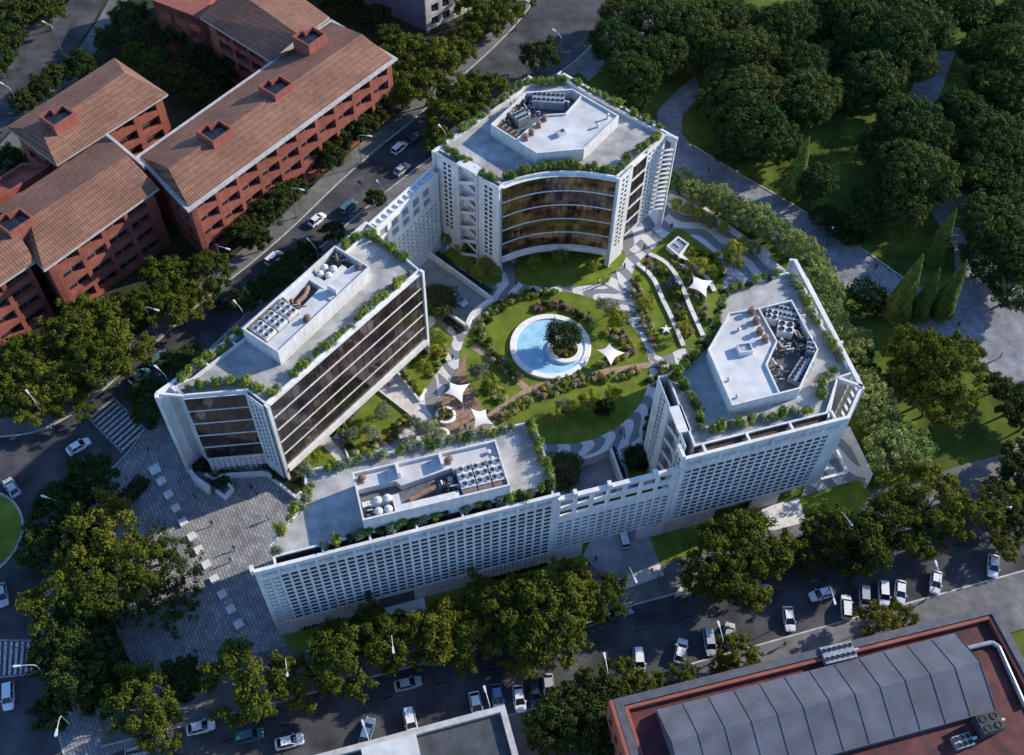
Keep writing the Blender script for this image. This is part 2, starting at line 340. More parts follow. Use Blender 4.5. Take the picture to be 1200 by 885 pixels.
def radial(name, nseg, c2=(0.19, 0.195, 0.21)):
    m = mat(name, (0.62, 0.62, 0.61), 0.75, 0.06, 1.5, stain=0.1, bump=0.1); n = m.node_tree; N = n.nodes; L = n.links.new
    tc = N.new('ShaderNodeTexCoord'); sx = N.new('ShaderNodeSeparateXYZ'); L(tc.outputs['Object'], sx.inputs[0])
    def ma(op, a, b=None, c=None):
        k = N.new('ShaderNodeMath'); k.operation = op
        for i, v in enumerate((a, b, c)):
            if v is None: continue
            if isinstance(v, (int, float)): k.inputs[i].default_value = v
            else: L(v, k.inputs[i])
        return k.outputs[0]
    an = ma('ARCTAN2', sx.outputs[1], sx.outputs[0]); r2 = ma('SQRT', ma('ADD', ma('MULTIPLY', sx.outputs[0], sx.outputs[0]), ma('MULTIPLY', sx.outputs[1], sx.outputs[1])))
    wob = ma('MULTIPLY', ma('SINE', ma('MULTIPLY', r2, 0.9)), 0.10)
    fr = ma('FRACT', ma('MULTIPLY', ma('ADD', an, wob), nseg/(2*math.pi))); st = ma('GREATER_THAN', fr, 0.5)
    mx = N.new('ShaderNodeMixRGB'); inp = node_col(m); L(inp.links[0].from_socket, mx.inputs[1]); mx.inputs[2].default_value = (*c2, 1); L(st, mx.inputs[0]); L(mx.outputs[0], inp)
    return m
M['wave_a'] = wavy('wavy_calcada', math.radians(-62), 5.4, 1.3, 16)
M['wave_b'] = wavy('wavy_calcada_cross', math.radians(-30), 4.2, 0.9, 11)
M['radial'] = radial('ring_calcada', 27)
def leafmat(name, c, c2, rand=0.22, trans=0.22, scale=0.8):
    return mat(name, c, 0.6, 0.0, scale, col2=c2, rand=rand, trans=trans, spec=0.04, detail=3)
M['leaf_olive'] = leafmat('olive_leaves', (0.13, 0.15, 0.018), (0.045, 0.065, 0.012))
M['leaf_dark'] = leafmat('dark_leaves', (0.058, 0.085, 0.020), (0.024, 0.042, 0.012))
M['leaf_oak'] = leafmat('oak_leaves', (0.085, 0.105, 0.04), (0.035, 0.05, 0.02))
M['leaf_park'] = leafmat('park_leaves', (0.070, 0.108, 0.022), (0.026, 0.048, 0.014))
M['leaf_light'] = leafmat('light_leaves', (0.30, 0.36, 0.11), (0.085, 0.13, 0.035))
M['leaf_cyp'] = leafmat('cypress_leaves', (0.14, 0.19, 0.035), (0.06, 0.095, 0.02))
M['leaf_roof'] = leafmat('roof_shrub_leaves', (0.22, 0.29, 0.045), (0.08, 0.13, 0.025))
M['leaf_grey'] = leafmat('grey_green_leaves', (0.24, 0.28, 0.17), (0.11, 0.15, 0.08))
M['leaf_hedge'] = leafmat('hedge_leaves', (0.025, 0.055, 0.014), (0.012, 0.03, 0.008))
M['leaf_yel'] = leafmat('yellow_green_leaves', (0.32, 0.33, 0.04), (0.13, 0.17, 0.025))
M['fl_yellow'] = leafmat('yellow_flowers', (0.62, 0.46, 0.03), (0.20, 0.22, 0.03))
M['fl_purple'] = leafmat('purple_flowers', (0.36, 0.20, 0.36), (0.14, 0.12, 0.10))
M['fl_pink'] = leafmat('pink_flowers', (0.48, 0.24, 0.22), (0.20, 0.14, 0.08))
M['fl_pale'] = leafmat('pale_grasses', (0.50, 0.50, 0.30), (0.22, 0.25, 0.10))
# ------------------------------------------------------------------ foliage
PROTO = bpy.data.collections.new('prototypes')      # never linked to the scene, emptied at the end
def to_proto(o):
    for c in list(o.users_collection): c.objects.unlink(o)
    PROTO.objects.link(o)
    for ch in KIDS.get(o.name, []): to_proto(ch)
    return o
def leaf_mesh(name, P, Nn, S, m, rng):
    n = len(P); Nn = Nn/np.linalg.norm(Nn, axis=1, keepdims=True)
    t = rng.normal(size=(n, 3)); t -= (t*Nn).sum(1, keepdims=True)*Nn; t /= np.linalg.norm(t, axis=1, keepdims=True); b = np.cross(Nn, t)
    S = S[:, None]; fold = Nn*S*0.35
    V = np.stack([P-t*S, P-b*S*0.6+fold*0.4, P+t*S, P+b*S*0.6+fold*0.4], 1).reshape(-1, 3)
    me = bpy.data.meshes.new(name); me.vertices.add(4*n); me.vertices.foreach_set('co', V.astype(np.float32).ravel())
    me.loops.add(4*n); me.loops.foreach_set('vertex_index', np.arange(4*n, dtype=np.int32))
    me.polygons.add(n); me.polygons.foreach_set('loop_start', np.arange(0, 4*n, 4, dtype=np.int32)); me.polygons.foreach_set('loop_total', np.full(n, 4, dtype=np.int32))
    me.materials.append(m); me.update(); me.validate(); return me
def clumps(C, R, per, size, rng, flat=0.75, up=0.35, shell=0.55, dens=2.0):
    P = []; Nn = []; S = []
    for c, r in zip(C, R):
        k = max(8, int(per*r**dens)); o = rng.normal(size=(k, 3)); o /= np.linalg.norm(o, axis=1, keepdims=True)
        rad = r*(shell+(1-shell)*rng.random((k, 1)))*(1+0.18*rng.normal(size=(k, 1)))
        q = o*rad; q[:, 2] *= flat; P.append(q+np.array(c)); nn = o+0.55*rng.normal(size=(k, 3)); nn[:, 2] += up; Nn.append(nn); S.append(size*(0.7+0.6*rng.random(k)))
    return np.concatenate(P), np.concatenate(Nn), np.concatenate(S)
def part_from(me, parent, name):
    o = bpy.data.objects.new(name, me); COL.objects.link(o); o.parent = parent; KIDS.setdefault(parent.name, []).append(o); return o

def spreading_tree(name, R, H, m, seed, nl=7, per=46, size=0.36, sub=4, gap=0.0, cl=(1.1, 1.9), th=0.35):
    rng = np.random.default_rng(seed); root = empty(name); b = MB(); zt = H*0.32
    lean = rng.normal(size=2)*0.25; top = Vector((lean[0], lean[1], zt))
    b.tube((0, 0, -0.1), (0, 0, 0.5), th*1.35, th, 10, cap=False); b.tube((0, 0, 0.5), top, th, th*0.72, 9, cap=False)
    C = []; RR = []
    for i in range(nl):
        a = 2*math.pi*(i+rng.random()*0.6)/nl; rr = R*(0.42+0.16*rng.random()); 
        e = Vector((math.cos(a)*rr, math.sin(a)*rr, zt+(H-zt)*(0.50+0.18*rng.random()))); mid = top.lerp(e, 0.5)+Vector((0, 0, -0.05*R)); b.tube(top, mid, th*0.55, th*0.38, 6, cap=False); b.tube(mid, e, th*0.38, th*0.26, 6, cap=False)
        for k in range(sub):
            a2 = a+rng.normal()*0.55; r2 = R*(0.60+0.36*rng.random()); z2 = zt+(H-zt)*(0.98-0.62*(r2/R)**2+0.10*rng.normal())
            if k == 0: r2 = R*0.28*rng.random()+R*0.12; z2 = H*(0.9+0.06*rng.random())
            f = Vector((math.cos(a2)*r2, math.sin(a2)*r2, z2)); b.tube(e, f, th*0.24, th*0.08, 5, cap=False)
            for q in range(4):
                t = 0.55+0.5*q/3; p = e.lerp(f, t)+Vector(rng.normal(size=3)*0.09*R); p.z += 0.3
                C.append(tuple(p)); RR.append(cl[0]+(cl[1]-cl[0])*rng.random())
    for q in range(int(nl*sub*(0.9-gap))):
        a = rng.random()*2*math.pi; r = R*math.sqrt(rng.random())*0.85; C.append((math.cos(a)*r, math.sin(a)*r, zt+(H-zt)*(0.93-0.55*(r/R)**2)-rng.random()*1.2)); RR.append(cl[0]+(cl[1]-cl[0])*rng.random())
    b.build('trunk', M['bark'], root)
    P, Nn, S = clumps(C, RR, per, size, rng); part_from(leaf_mesh('crown', P, Nn, S, m, rng), root, 'crown'); return to_proto(root)
def dome_tree(name, R, H, m, seed, ncl=95, per=60, size=0.34, cl=(1.1, 1.7)):
    rng = np.random.default_rng(seed); root = empty(name); b = MB(); z0 = H*0.30
    b.tube((0, 0, -0.1), (0.1, 0, z0+1.5), 0.45, 0.3, 9, cap=False); cz = z0+(H-z0)*0.42; C = []; RR = []; lobes = [(rng.random()*6.28, rng.random()*1.2, 0.16+0.14*rng.random()) for _ in range(7)]
    for i in range(ncl):
        u = (i+0.5)/ncl; ph = i*2.39996; z = 1-1.45*u; rr = math.sqrt(max(0, 1-z*z)); v = np.array([math.cos(ph)*rr, math.sin(ph)*rr, z])
        k = 0.78+0.11*rng.normal()
        for la, le, lw in lobes:
            lv = np.array([math.cos(la)*math.cos(le), math.sin(la)*math.cos(le), math.sin(le)]); k += lw*max(0, float(v@lv)-0.62)*2
        p = np.array([v[0]*R*k, v[1]*R*k, cz+v[2]*(H-cz)*k*0.98]); C.append(tuple(p)); RR.append(cl[0]+(cl[1]-cl[0])*rng.random())
        if i % 6 == 0: b.tube((0.1, 0, z0+1), Vector(p)*0.9+Vector((0, 0, 0.3)), 0.16, 0.05, 5, cap=False)
    b.build('trunk', M['bark'], root); P, Nn, S = clumps(C, RR, per, size, rng, flat=0.85, up=0.5, shell=0.7)
    part_from(leaf_mesh('crown', P, Nn, S, m, rng), root, 'crown'); return to_proto(root)
def cone_tree(name, R, H, m, seed, n=9000, size=0.2):
    rng = np.random.default_rng(seed); root = empty(name); b = MB(); b.tube((0, 0, -0.1), (0, 0, H*0.8), 0.22, 0.06, 8, cap=False); b.build('trunk', M['bark'], root)
    u = 1-np.sqrt(rng.random(n)); a = rng.random(n)*2*math.pi; prof = R*np.clip((1-u)**0.85, 0, 1)*np.clip((u+0.04)*9, 0.35, 1)*(1+0.10*np.sin(a*5+u*9)+0.06*np.sin(a*11-u*23))
    r = prof*(0.78+0.26*rng.random(n)); P = np.stack([np.cos(a)*r, np.sin(a)*r, 0.4+u*(H-0.4)], 1); Nn = np.stack([np.cos(a), np.sin(a), 0.9+0*a], 1)+0.45*rng.normal(size=(n, 3))
    part_from(leaf_mesh('crown', P, Nn, size*(0.7+0.6*rng.random(n)), m, rng), root, 'crown'); return to_proto(root)
def shrub(name, R, H, m, seed, n=420, size=0.13, stems=5, m2=None, frac=0.4, spiky=False):
    rng = np.random.default_rng(seed); root = empty(name); b = MB(); C = []; RR = []
    for i in range(stems):
        a = rng.random()*6.28; r = R*0.6*math.sqrt(rng.random()); z = H*(0.45+0.3*rng.random()); b.tube((r*math.cos(a)*0.3, r*math.sin(a)*0.3, 0), (r*math.cos(a), r*math.sin(a), z), 0.04, 0.02, 5, cap=False); C.append((r*math.cos(a), r*math.sin(a), z)); RR.append(min(R*0.62, H*0.5)*(0.7+0.5*rng.random()))
    b.build('stem', M['bark'], root); tot = sum(r*r for r in RR); P, Nn, S = clumps(C, RR, n/tot, size, rng, flat=0.85 if not spiky else 1.15, shell=0.45, up=0.6)
    P[:, 2] = np.maximum(P[:, 2], 0.05)
    part_from(leaf_mesh('foliage', P, Nn, S, m, rng), root, 'foliage')
    if m2:
        k = int(len(P)*frac); idx = rng.choice(len(P), k, replace=False); idx = idx[P[idx, 2] > H*0.35]; Q = P[idx]+Nn[idx]/np.linalg.norm(Nn[idx], axis=1, keepdims=True)*0.10
        NN = Nn[idx].copy(); NN[:, 2] += 0.8; part_from(leaf_mesh('blossom', Q, NN, S[idx]*0.9, m2, rng), root, 'blossom')
    return to_proto(root)
T = {}
T['street'] = [spreading_tree('street_tree', 8.0, 12.5, M['leaf_olive'], s, nl=7+s % 2, per=64, cl=(0.6, 1.4), gap=0.6, size=0.30) for s in (1, 2, 3, 4)]
T['bare'] = [spreading_tree('plaza_tree', 7.0, 11.0, M['leaf_dark'], s, nl=6, per=60, sub=3, gap=0.9, cl=(0.55, 1.0), size=0.26) for s in (11, 12)]
T['dark'] = [spreading_tree('verge_tree', 6.5, 10.5, M['leaf_dark'], s, nl=7, per=60, cl=(0.65, 1.35), gap=0.45, size=0.32) for s in (21, 22)]
T['park'] = [dome_tree('park_tree', 7.5, 13.5, M['leaf_park'], s, ncl=130, per=90, size=0.27, cl=(0.85, 1.45)) for s in (31, 32, 33)]
T['light'] = [dome_tree('laurel_tree', 4.0, 8.0, M['leaf_light'], s, ncl=44, per=110, size=0.22, cl=(0.55, 1.1)) for s in (41, 42, 43)]
T['cyp'] = [cone_tree('cypress_tree', 2.3, 15.5, M['leaf_cyp'], 51)]
T['cone'] = [dome_tree('holm_oak_tree', 3.4, 10.5, M['leaf_dark'], 55, ncl=70, per=80, size=0.25, cl=(0.7, 1.1))]
T['olive'] = [dome_tree('olive_tree', 2.9, 5.6, M['leaf_oak'], s, ncl=80, per=170, size=0.17, cl=(0.6, 0.95)) for s in (61,)]
T['young'] = [spreading_tree('young_tree', 2.3, 4.6, M['leaf_yel'], s, nl=5, per=95, size=0.15, sub=3, cl=(0.4, 0.7), th=0.09) for s in (71, 72)]
T['younggrey'] = [spreading_tree('young_tree', 2.3, 4.2, M['leaf_grey'], s, nl=5, per=110, size=0.13, sub=3, cl=(0.4, 0.7), th=0.09) for s in (73,)]
T['bushtree'] = [dome_tree('round_bush', 2.6, 3.6, M['leaf_hedge'], s, ncl=50, per=90, size=0.2, cl=(0.5, 0.85)) for s in (81,)]
S_ = {}
S_['roof'] = [shrub('roof_shrub', 0.95, 1.35, M['leaf_roof'], s, n=520, size=0.15, spiky=True) for s in (101, 102)]
S_['roofgrey'] = [shrub('roof_shrub', 0.95, 1.1, M['leaf_grey'], s, n=480, size=0.13) for s in (103,)]
S_['green'] = [shrub('garden_shrub', 1.0, 1.1, M['leaf_roof'], s, n=420, size=0.14) for s in (104,)]
S_['dark'] = [shrub('garden_shrub', 1.05, 1.2, M['leaf_dark'], s, n=460, size=0.14) for s in (105,)]
S_['pale'] = [shrub('grass_tuft', 0.95, 1.0, M['fl_pale'], s, n=420, size=0.14, spiky=True) for s in (106,)]
S_['yellow'] = [shrub('flowering_shrub', 0.85, 0.8, M['leaf_yel'], s, n=360, size=0.12, m2=M['fl_yellow'], frac=0.7) for s in (107,)]
S_['purple'] = [shrub('flowering_shrub', 0.95, 0.9, M['leaf_dark'], s, n=380, size=0.12, m2=M['fl_purple'], frac=0.8) for s in (108,)]
S_['pink'] = [shrub('flowering_shrub', 0.9, 0.9, M['leaf_dark'], s, n=380, size=0.12, m2=M['fl_pink'], frac=0.8) for s in (109,)]

def hedge(px, wd, h, label, z=0.0, m='leaf_hedge', name='hedge', dens=30, size=0.17, cat='hedge'):
    """clipped hedge following a polyline; a trimmed mass of small leaves over a solid twiggy core"""
    P = [G(x, y, z) for x, y in px]; rng = np.random.default_rng(len(px)*7+int(px[0][0])); A = []; Nn = []
    root = empty(name, (P[0].x, P[0].y, z), label=label, cat=cat); b = MB()
    for p, q in zip(P[:-1], P[1:]):
        b.wall(p-P[0], q-P[0], wd*0.72, 0, h*0.86)
        d = (q-p); L = d.length; d.normalize(); nrm = Vector((-d.y, d.x, 0)); k = int(L*(wd+2*h)*dens)
        s = rng.random(k)*(wd+2*h); t = rng.random(k)*L
        off = np.where(s < h, -wd/2, np.where(s < h+wd, s-h-wd/2, wd/2)); zz = np.where(s < h, s, np.where(s < h+wd, h, s-h-wd))
        nz = np.where((s >= h) & (s < h+wd), 1.0, 0.25); no = np.where(s < h, -1.0, np.where(s < h+wd, 0.0, 1.0))
        o = np.array(p-P[0]); A.append(o+np.outer(t, d)+np.outer(off, nrm)+np.stack([0*t, 0*t, zz], 1)+rng.normal(size=(k, 3))*0.09)
        Nn.append(np.outer(no, nrm)+np.stack([0*t, 0*t, nz], 1)+rng.normal(size=(k, 3))*0.5)
    b.build('branches', M['bark'], root); A = np.concatenate(A); Nn = np.concatenate(Nn)
    part_from(leaf_mesh('foliage', A, Nn, size*(0.7+0.6*rng.random(len(A))), M[m], rng), root, 'foliage'); return root

TS = {'street': 0.84, 'bare': 0.80, 'dark': 0.78, 'park': 0.86, 'light': 0.80}
def trees(kind, lst, label, group, cat='tree', H=None, zc=None, single=None, byline='x'):
    """lst: (px, py, radius[, z factor]); the crown's centre is at (px,py)"""
    order = sorted(range(len(lst)), key=lambda i: lst[i][0] if byline == 'x' else lst[i][1])
    rank = {i: k for k, i in enumerate(order)}
    for i, t in enumerate(lst):
        pr = T[kind][i % len(T[kind])]; R0 = {'street': 8.0, 'bare': 7.0, 'dark': 6.5, 'park': 7.6, 'light': 4.2, 'cyp': 2.5, 'cone': 3.6, 'olive': 3.0, 'young': 2.4, 'younggrey': 2.4, 'bushtree': 2.7}[kind]
        H0 = {'street': 12.5, 'bare': 11, 'dark': 10.5, 'park': 13.5, 'light': 8, 'cyp': 14, 'cone': 10.5, 'olive': 5.6, 'young': 4.6, 'younggrey': 4.2, 'bushtree': 3.6}[kind]
        s = t[2]/R0*TS.get(kind, 1.0); zz = (zc if zc is not None else H0*s*0.68) + (t[3] if len(t) > 3 else 0); p = G(t[0], t[1], zz); base = t[3] if len(t) > 3 else 0
        lab = single[i] if single else (label.replace('{o}', ORD[rank[i]]) if len(lst) > 1 else label)
        place(pr, (p.x, p.y, base), random.random()*6.28, (s, s, s*random.uniform(0.92, 1.06)), lab, group, cat)
def shrubs(kinds, pts, z, label, group, s=(0.8, 1.2), cat='shrub', jit=0.15):
    """a row of shrubs: kinds cycle; pts are world points"""
    for i, p in enumerate(pts):
        pr = random.choice(S_[kinds[i % len(kinds)]]); k = random.uniform(*s)
        place(pr, (p.x+random.uniform(-jit, jit), p.y+random.uniform(-jit, jit), z), random.random()*6.28, (k, k, k*random.uniform(0.8, 1.15)), label, group, cat)
def along(P, pitch, skip=0.0):
    out = []; carry = 0.0
    for p, q in zip(P[:-1], P[1:]):
        L = (q-p).length; t = carry
        while t < L:
            if random.random() >= skip: out.append(p.lerp(q, t/L))
            t += pitch*random.uniform(0.85, 1.15)
        carry = t-L
    return out
def sheet(name, px, z, m, lift=None, world=False, kind='structure', origin=None, z0=None, label=None):
    """ground slab: polygon surveyed at its own height"""
    P = px if world else GL(px, z); b = MB()
    if origin is not None: P = [p-Vector((origin.x, origin.y, 0)) for p in P]
    if z0 is None: b.face([(p.x, p.y, z) for p in P]) if area(P) > 0 else b.face([(p.x, p.y, z) for p in P[::-1]])
    else: b.prism(P, z0, z)
    o = b.build(name, m); 
    if origin is not None: o.location = (origin.x, origin.y, 0)
    return tag(o, label, kind=kind)
def area(P): return sum(P[i].x*P[(i+1) % len(P)].y-P[(i+1) % len(P)].x*P[i].y for i in range(len(P)))
# ------------------------------------------------------------------ ground, streets, paths
def band(P, w0, w1):
    """polygon between offsets w0 and w1 (metres, + = left of travel)"""
    def off(w):
        out = []
        for i, p in enumerate(P):
            d = (P[min(i+1, len(P)-1)]-P[max(i-1, 0)]); d.z = 0; d.normalize(); out.append(Vector((p.x-d.y*w, p.y+d.x*w, p.z)))
        return out
    return off(w0)+off(w1)[::-1]
gb = MB(); gb.face([(-3000, -1500, -0.08), (3000, -1500, -0.08), (3000, 4500, -0.08), (-3000, 4500, -0.08)])
tag(gb.build('ground', M['parkgrass']), kind='structure')
# verge of dark soil under the street trees
sheet('verge', [(-200, 560), (0, 520), (60, 505), (140, 440), (300, 325), (480, 150), (640, 20), (700, -80), (300, -80), (-200, -80)], -0.05, M['verge'])
nw_up = smooth([(-150, 520), (0, 513), (55, 502), (102, 474), (150, 432), (190, 396), (240, 352), (290, 313), (340, 270), (395, 217), (440, 177), (480, 145), (530, 100), (580, 55), (620, 10), (650, -50)], 4)
nw_dn = smooth([(137, 543), (158, 519), (190, 470), (222, 432), (262, 393), (300, 357), (350, 312), (400, 268), (450, 226), (500, 188), (560, 145), (620, 105), (668, 76), (700, 45), (740, -5), (770, -60)], 4)
west_edge = smooth([(137, 543), (118, 562), (92, 592), (68, 640), (52, 700), (50, 760), (56, 800), (66, 853), (80, 905), (110, 990)], 4)
sheet('street', nw_up+nw_dn[::-1], 0.0, M['asphalt'], origin=Vector((0, 0, 0)))
sheet('junction', [(-150, 520)]+[p for p in nw_up if -150 < p[0] < 125]+west_edge+[(-150, 990)], 0.006, M['asphalt'])
up_k = [(120, 876), (193, 857.5), (340, 820), (540, 767), (739, 711), (946, 654.5), (1100, 611), (1330, 545)]
lo_k = [(60, 985), (400, 893), (597, 837.5), (800, 780), (1000, 724), (1200, 668), (1330, 632)]
def extend(P, d0, d1):
    a = (P[0]-P[1]).normalized()*d0; b_ = (P[-1]-P[-2]).normalized()*d1; return [P[0]+a]+P+[P[-1]+b_]
UX, LX = extend(GL(up_k, 0.012), 0.01, 160), extend(GL(lo_k, 0.012), 60, 160)
sheet('avenue', UX+LX[::-1], 0.012, M['asphalt'], world=True)
sheet('far_road', [(-160, 190), (-60, 60), (40, -60), (150, -60), (110, 25), (60, 98), (0, 165), (-120, 300)], 0.0, M['asphalt'])
U = UX; Lk = LX; NU = GL(nw_up, 0); ND = GL(nw_dn, 0); WE = GL(west_edge, 0)
def kerbed(name, poly, m, z=0.12): sheet(name, poly, z, m, world=True, z0=-0.06)
kerbed('pavement', band(U, 0.3, 9.0), M['walk']); kerbed('kerb', band(U, 0.0, 0.28), M['kerb'], 0.135)
kerbed('pavement', band(Lk, -0.3, -9.5), M['walk']); kerbed('kerb', band(Lk, 0.0, -0.28), M['kerb'], 0.135)
kerbed('pavement', band(NU, 0.3, 4.2), M['walk']); kerbed('kerb', band(NU, 0.0, 0.28), M['kerb'], 0.135)
kerbed('pavement', band(ND[6:], -0.3, -3.6), M['walk'], 0.11); kerbed('kerb', band(ND, 0.0, -0.28), M['kerb'], 0.13)
kerbed('kerb', band(WE, 0.0, 0.28), M['kerb'], 0.135)
FR = GL([(-60, 232), (0, 170), (62, 102), (113, 27), (150, -40)], 0); kerbed('pavement', band(FR, 0, -4.5), M['walk'])
# roundabout island
ic = G(-38, 629, 0.1); b = MB(); circ = [(ic.x+9.3*math.cos(t*math.pi/24), ic.y+9.3*math.sin(t*math.pi/24)) for t in range(48)]; b.prism(circ, -0.05, 0.2); tag(b.build('roundabout_kerb', M['kerb']), kind='structure')
b = MB(); b.prism([(ic.x+8.9*math.cos(t*math.pi/24), ic.y+8.9*math.sin(t*math.pi/24)) for t in range(48)], 0.1, 0.24); tag(b.build('roundabout_lawn', M['lawn']), kind='structure')
# plaza
PLZ = [p for p in west_edge][1:-4]+[(193, 857.5), (300, 830), (345, 820), (420, 790), (420, 700), (420, 600), (420, 520), (330, 500), (262, 440), (225, 436), (190, 474), (160, 521), (139, 544)]
sheet('plaza', PLZ, 0.10, M['plaza'], z0=-0.05)
# crossings
def crossing(a, b, c, d, n, label):
    """a-b one kerb side, d-c the other; stripes run from a-d to b-c"""
    A, B, C_, D = [G(*p, 0.03) for p in (a, b, c, d)]; m_ = MB(); ln = lambda p, q, t: p.lerp(q, t)
    for i in range(n):
        t0 = (i+0.18)/n; t1 = (i+0.72)/n; m_.face([ln(A, D, t0), ln(B, C_, t0), ln(B, C_, t1), ln(A, D, t1)])
    for t0, t1 in ((-0.06, -0.03),):
        m_.face([ln(A, B, t0), ln(D, C_, t0), ln(D, C_, t1), ln(A, B, t1)]); m_.face([ln(A, B, 1.03), ln(D, C_, 1.03), ln(D, C_, 1.06), ln(A, B, 1.06)])
    tag(m_.build('crosswalk', M['paint']), kind='structure')
crossing((104, 488), (131, 466), (171, 506), (145, 530), 10, '')
crossing((-30, 752), (-30, 795), (40, 788), (44, 752), 11, '')
crossing((148, 868), (190, 859), (196, 905), (150, 915), 6, '')
m_ = MB()
for k in range(48):
    p = Lk[0].lerp(Lk[-1], (k+0.2)/48); q = Lk[0].lerp(Lk[-1], (k+0.42)/48); d = (q-p).normalized(); n_ = Vector((-d.y, d.x, 0))*7.3; w_ = Vector((-d.y, d.x, 0))*0.07
    m_.face([p+n_-w_, q+n_-w_, q+n_+w_, p+n_+w_])
tag(m_.build('lane_marking', M['worn']), kind='structure')
# promenade and park paths
sheet('promenade', [(770, 130), (796, 104), (815, 90), (822, 110), (800, 135), (798, 155), (812, 172), (870, 208), (920, 236), (976, 271), (1018, 299), (1060, 330), (1120, 350), (1118, 290), (1075, 225), (1062, 120), (1085, 60), (1120, 60), (1095, 130), (1105, 200), (1150, 250), (1175, 300), (1210, 340), (1290, 380), (1290, 500), (1200, 456), (1166, 436), (1100, 397), (986, 331), (900, 276), (845, 240), (800, 212), (778, 190), (772, 160)], -0.01, M['cobble'], origin=Vector((0, 0, 0)))
sheet('park_path', [(1290, 490), (1200, 510), (1165, 545), (1140, 590), (1200, 600), (1290, 560)], -0.02, M['cobble'])
sheet('top_pavement', [(668, 76), (700, 45), (740, -5), (775, -60), (800, -60), (775, 20), (735, 60), (690, 95)], 0.05, M['cobble'])
pk = GL([(776, 196), (800, 213), (845, 241), (900, 277), (986, 332), (1100, 398), (1166, 437), (1260, 488)], 0)
kerbed('path_kerb', band(pk, 0, -0.3), M['kerb'], 0.12)
pk2 = GL([(812, 171), (870, 207), (920, 235), (976, 270), (1018, 298), (1060, 328)], 0); kerbed('path_kerb', band(pk2, 0, 0.3), M['kerb'], 0.12)
# building lawns south
for nm, poly in (('lawn', [(330, 746), (449, 714), (452, 733), (345, 764)]), ('lawn', [(497, 700), (650, 659), (683, 651), (694, 682), (560, 722), (503, 735)]), ('lawn', [(762, 631), (806, 618), (892, 595), (900, 622), (840, 642), (774, 661)]), ('lawn', [(936, 583), (1004, 562), (1022, 572), (1010, 598), (945, 613)])):
    sheet(nm, poly, 0.17, M['lawn'], z0=0.05)
sheet('driveway', [(683, 651), (700, 618), (755, 604), (762, 631), (773, 661), (712, 682)], 0.16, M['ramp'], z0=0.0)
sheet('driveway', [(449, 713), (497, 700), (503, 735), (470, 744), (455, 735)], 0.16, M['white2'], z0=0.0)
sheet('driveway', [(892, 596), (936, 583), (947, 611), (902, 623)], 0.16, M['white2'], z0=0.0)
for q in ([(712, 682), (773, 661), (778, 674), (718, 696)], [(790, 700), (822, 691), (832, 680), (800, 684)]):
    sheet('driveway_apron', q, 0.15, M['cream'], z0=0.0)
# ---- courtyard
c1, c2, c3, c4 = G(537, 425), G(762, 425), G(648, 341), G(648, 522)
GC = Vector(((c1.x+c2.x)/2, (c3.y+c4.y)/2, 0)); GR = 18.4
def disc(c, r, n=72, a0=0, a1=2*math.pi):
    return [Vector((c.x+r*math.cos(a0+(a1-a0)*i/n), c.y+r*math.sin(a0+(a1-a0)*i/n), 0)) for i in range(n)]
cy = [(500, 296), (522, 262), (600, 250), (740, 225), (800, 222), (870, 275), (925, 320), (990, 440), (960, 520), (800, 560), (660, 600), (420, 640), (345, 610), (358, 580), (356, 556), (400, 500), (470, 420), (505, 345)]
sheet('courtyard_paving', cy, 0.09, M['wave_a'], z0=-0.02)
b = MB(); b.prism([p-GC for p in disc(GC, 22.6)], 0.0, 0.115); tag(b.build('ring_path', M['radial'], loc=(GC.x, GC.y, 0)), kind='structure')
sheet('courtyard_path', [(726, 338), (722, 318), (730, 300), (748, 283), (785, 250), (800, 246), (850, 262), (902, 300), (925, 330), (905, 380), (846, 330), (844, 304), (792, 268), (761, 296), (742, 325), (758, 374), (768, 414), (764, 428), (752, 400), (745, 365)], 0.125, M['wave_b'], z0=0.05)
b = MB(); b.prism([p-GC for p in disc(GC, GR)], 0.0, 0.17); tag(b.build('round_lawn', M['lawn'], loc=(GC.x, GC.y, 0)), kind='structure')
def strip(name, px, wd, z, m, z0=0.0):
    P = GL(px, z); sheet(name, band(P, -wd/2, wd/2), z, m, world=True, z0=z0)
strip('garden_path', [(554, 405), (585, 428), (617, 455)], 1.3, 0.182, M['terra_path'])
strip('garden_path', [(572, 489), (595, 473), (617, 458), (650, 447), (700, 437), (764, 427)], 1.3, 0.190, M['terra_path'])
sheet('timber_deck', [(549, 408), (538, 430), (524, 452), (508, 478), (512, 508), (545, 514), (577, 494), (560, 470), (549, 445), (545, 425)], 0.20, M['wood'], z0=0.0)
LW = {'front': [(608, 298), (612, 333), (702, 333), (718, 321), (733, 303), (725, 290), (690, 283), (640, 284)],
      'left': [(533, 284), (518, 299), (574, 336), (588, 330), (587, 305), (560, 285)],
      'beside': [(463, 431), (490, 468), (520, 426), (532, 396), (512, 378), (485, 400)],
      'corner': [(436, 452), (482, 486), (462, 512), (408, 538), (400, 493), (415, 470)],
      'small': [(332, 546), (350, 520), (378, 522), (400, 545), (357, 556), (356, 578), (345, 582)],
      'southeast': [(768, 470), (778, 440), (790, 430), (770, 530), (757, 516)],
      'southcorner': [(733, 527), (750, 524), (768, 540), (768, 556), (740, 560)],
      'pavilion': [(792, 269), (812, 278), (844, 305), (847, 335), (838, 400), (800, 408), (770, 416), (758, 374), (742, 328), (747, 310), (761, 296)]}
for k, v in LW.items(): sheet('lawn', smooth(v, 4, True) if k in ('front', 'pavilion', 'southcorner') else v, 0.172 if k != 'pavilion' else 0.18, M['lawn'], z0=0.02)
sheet('lawn', [(205, 524), (218, 517), (232, 553), (222, 552)], 0.17, M['lawn'], z0=0.05)
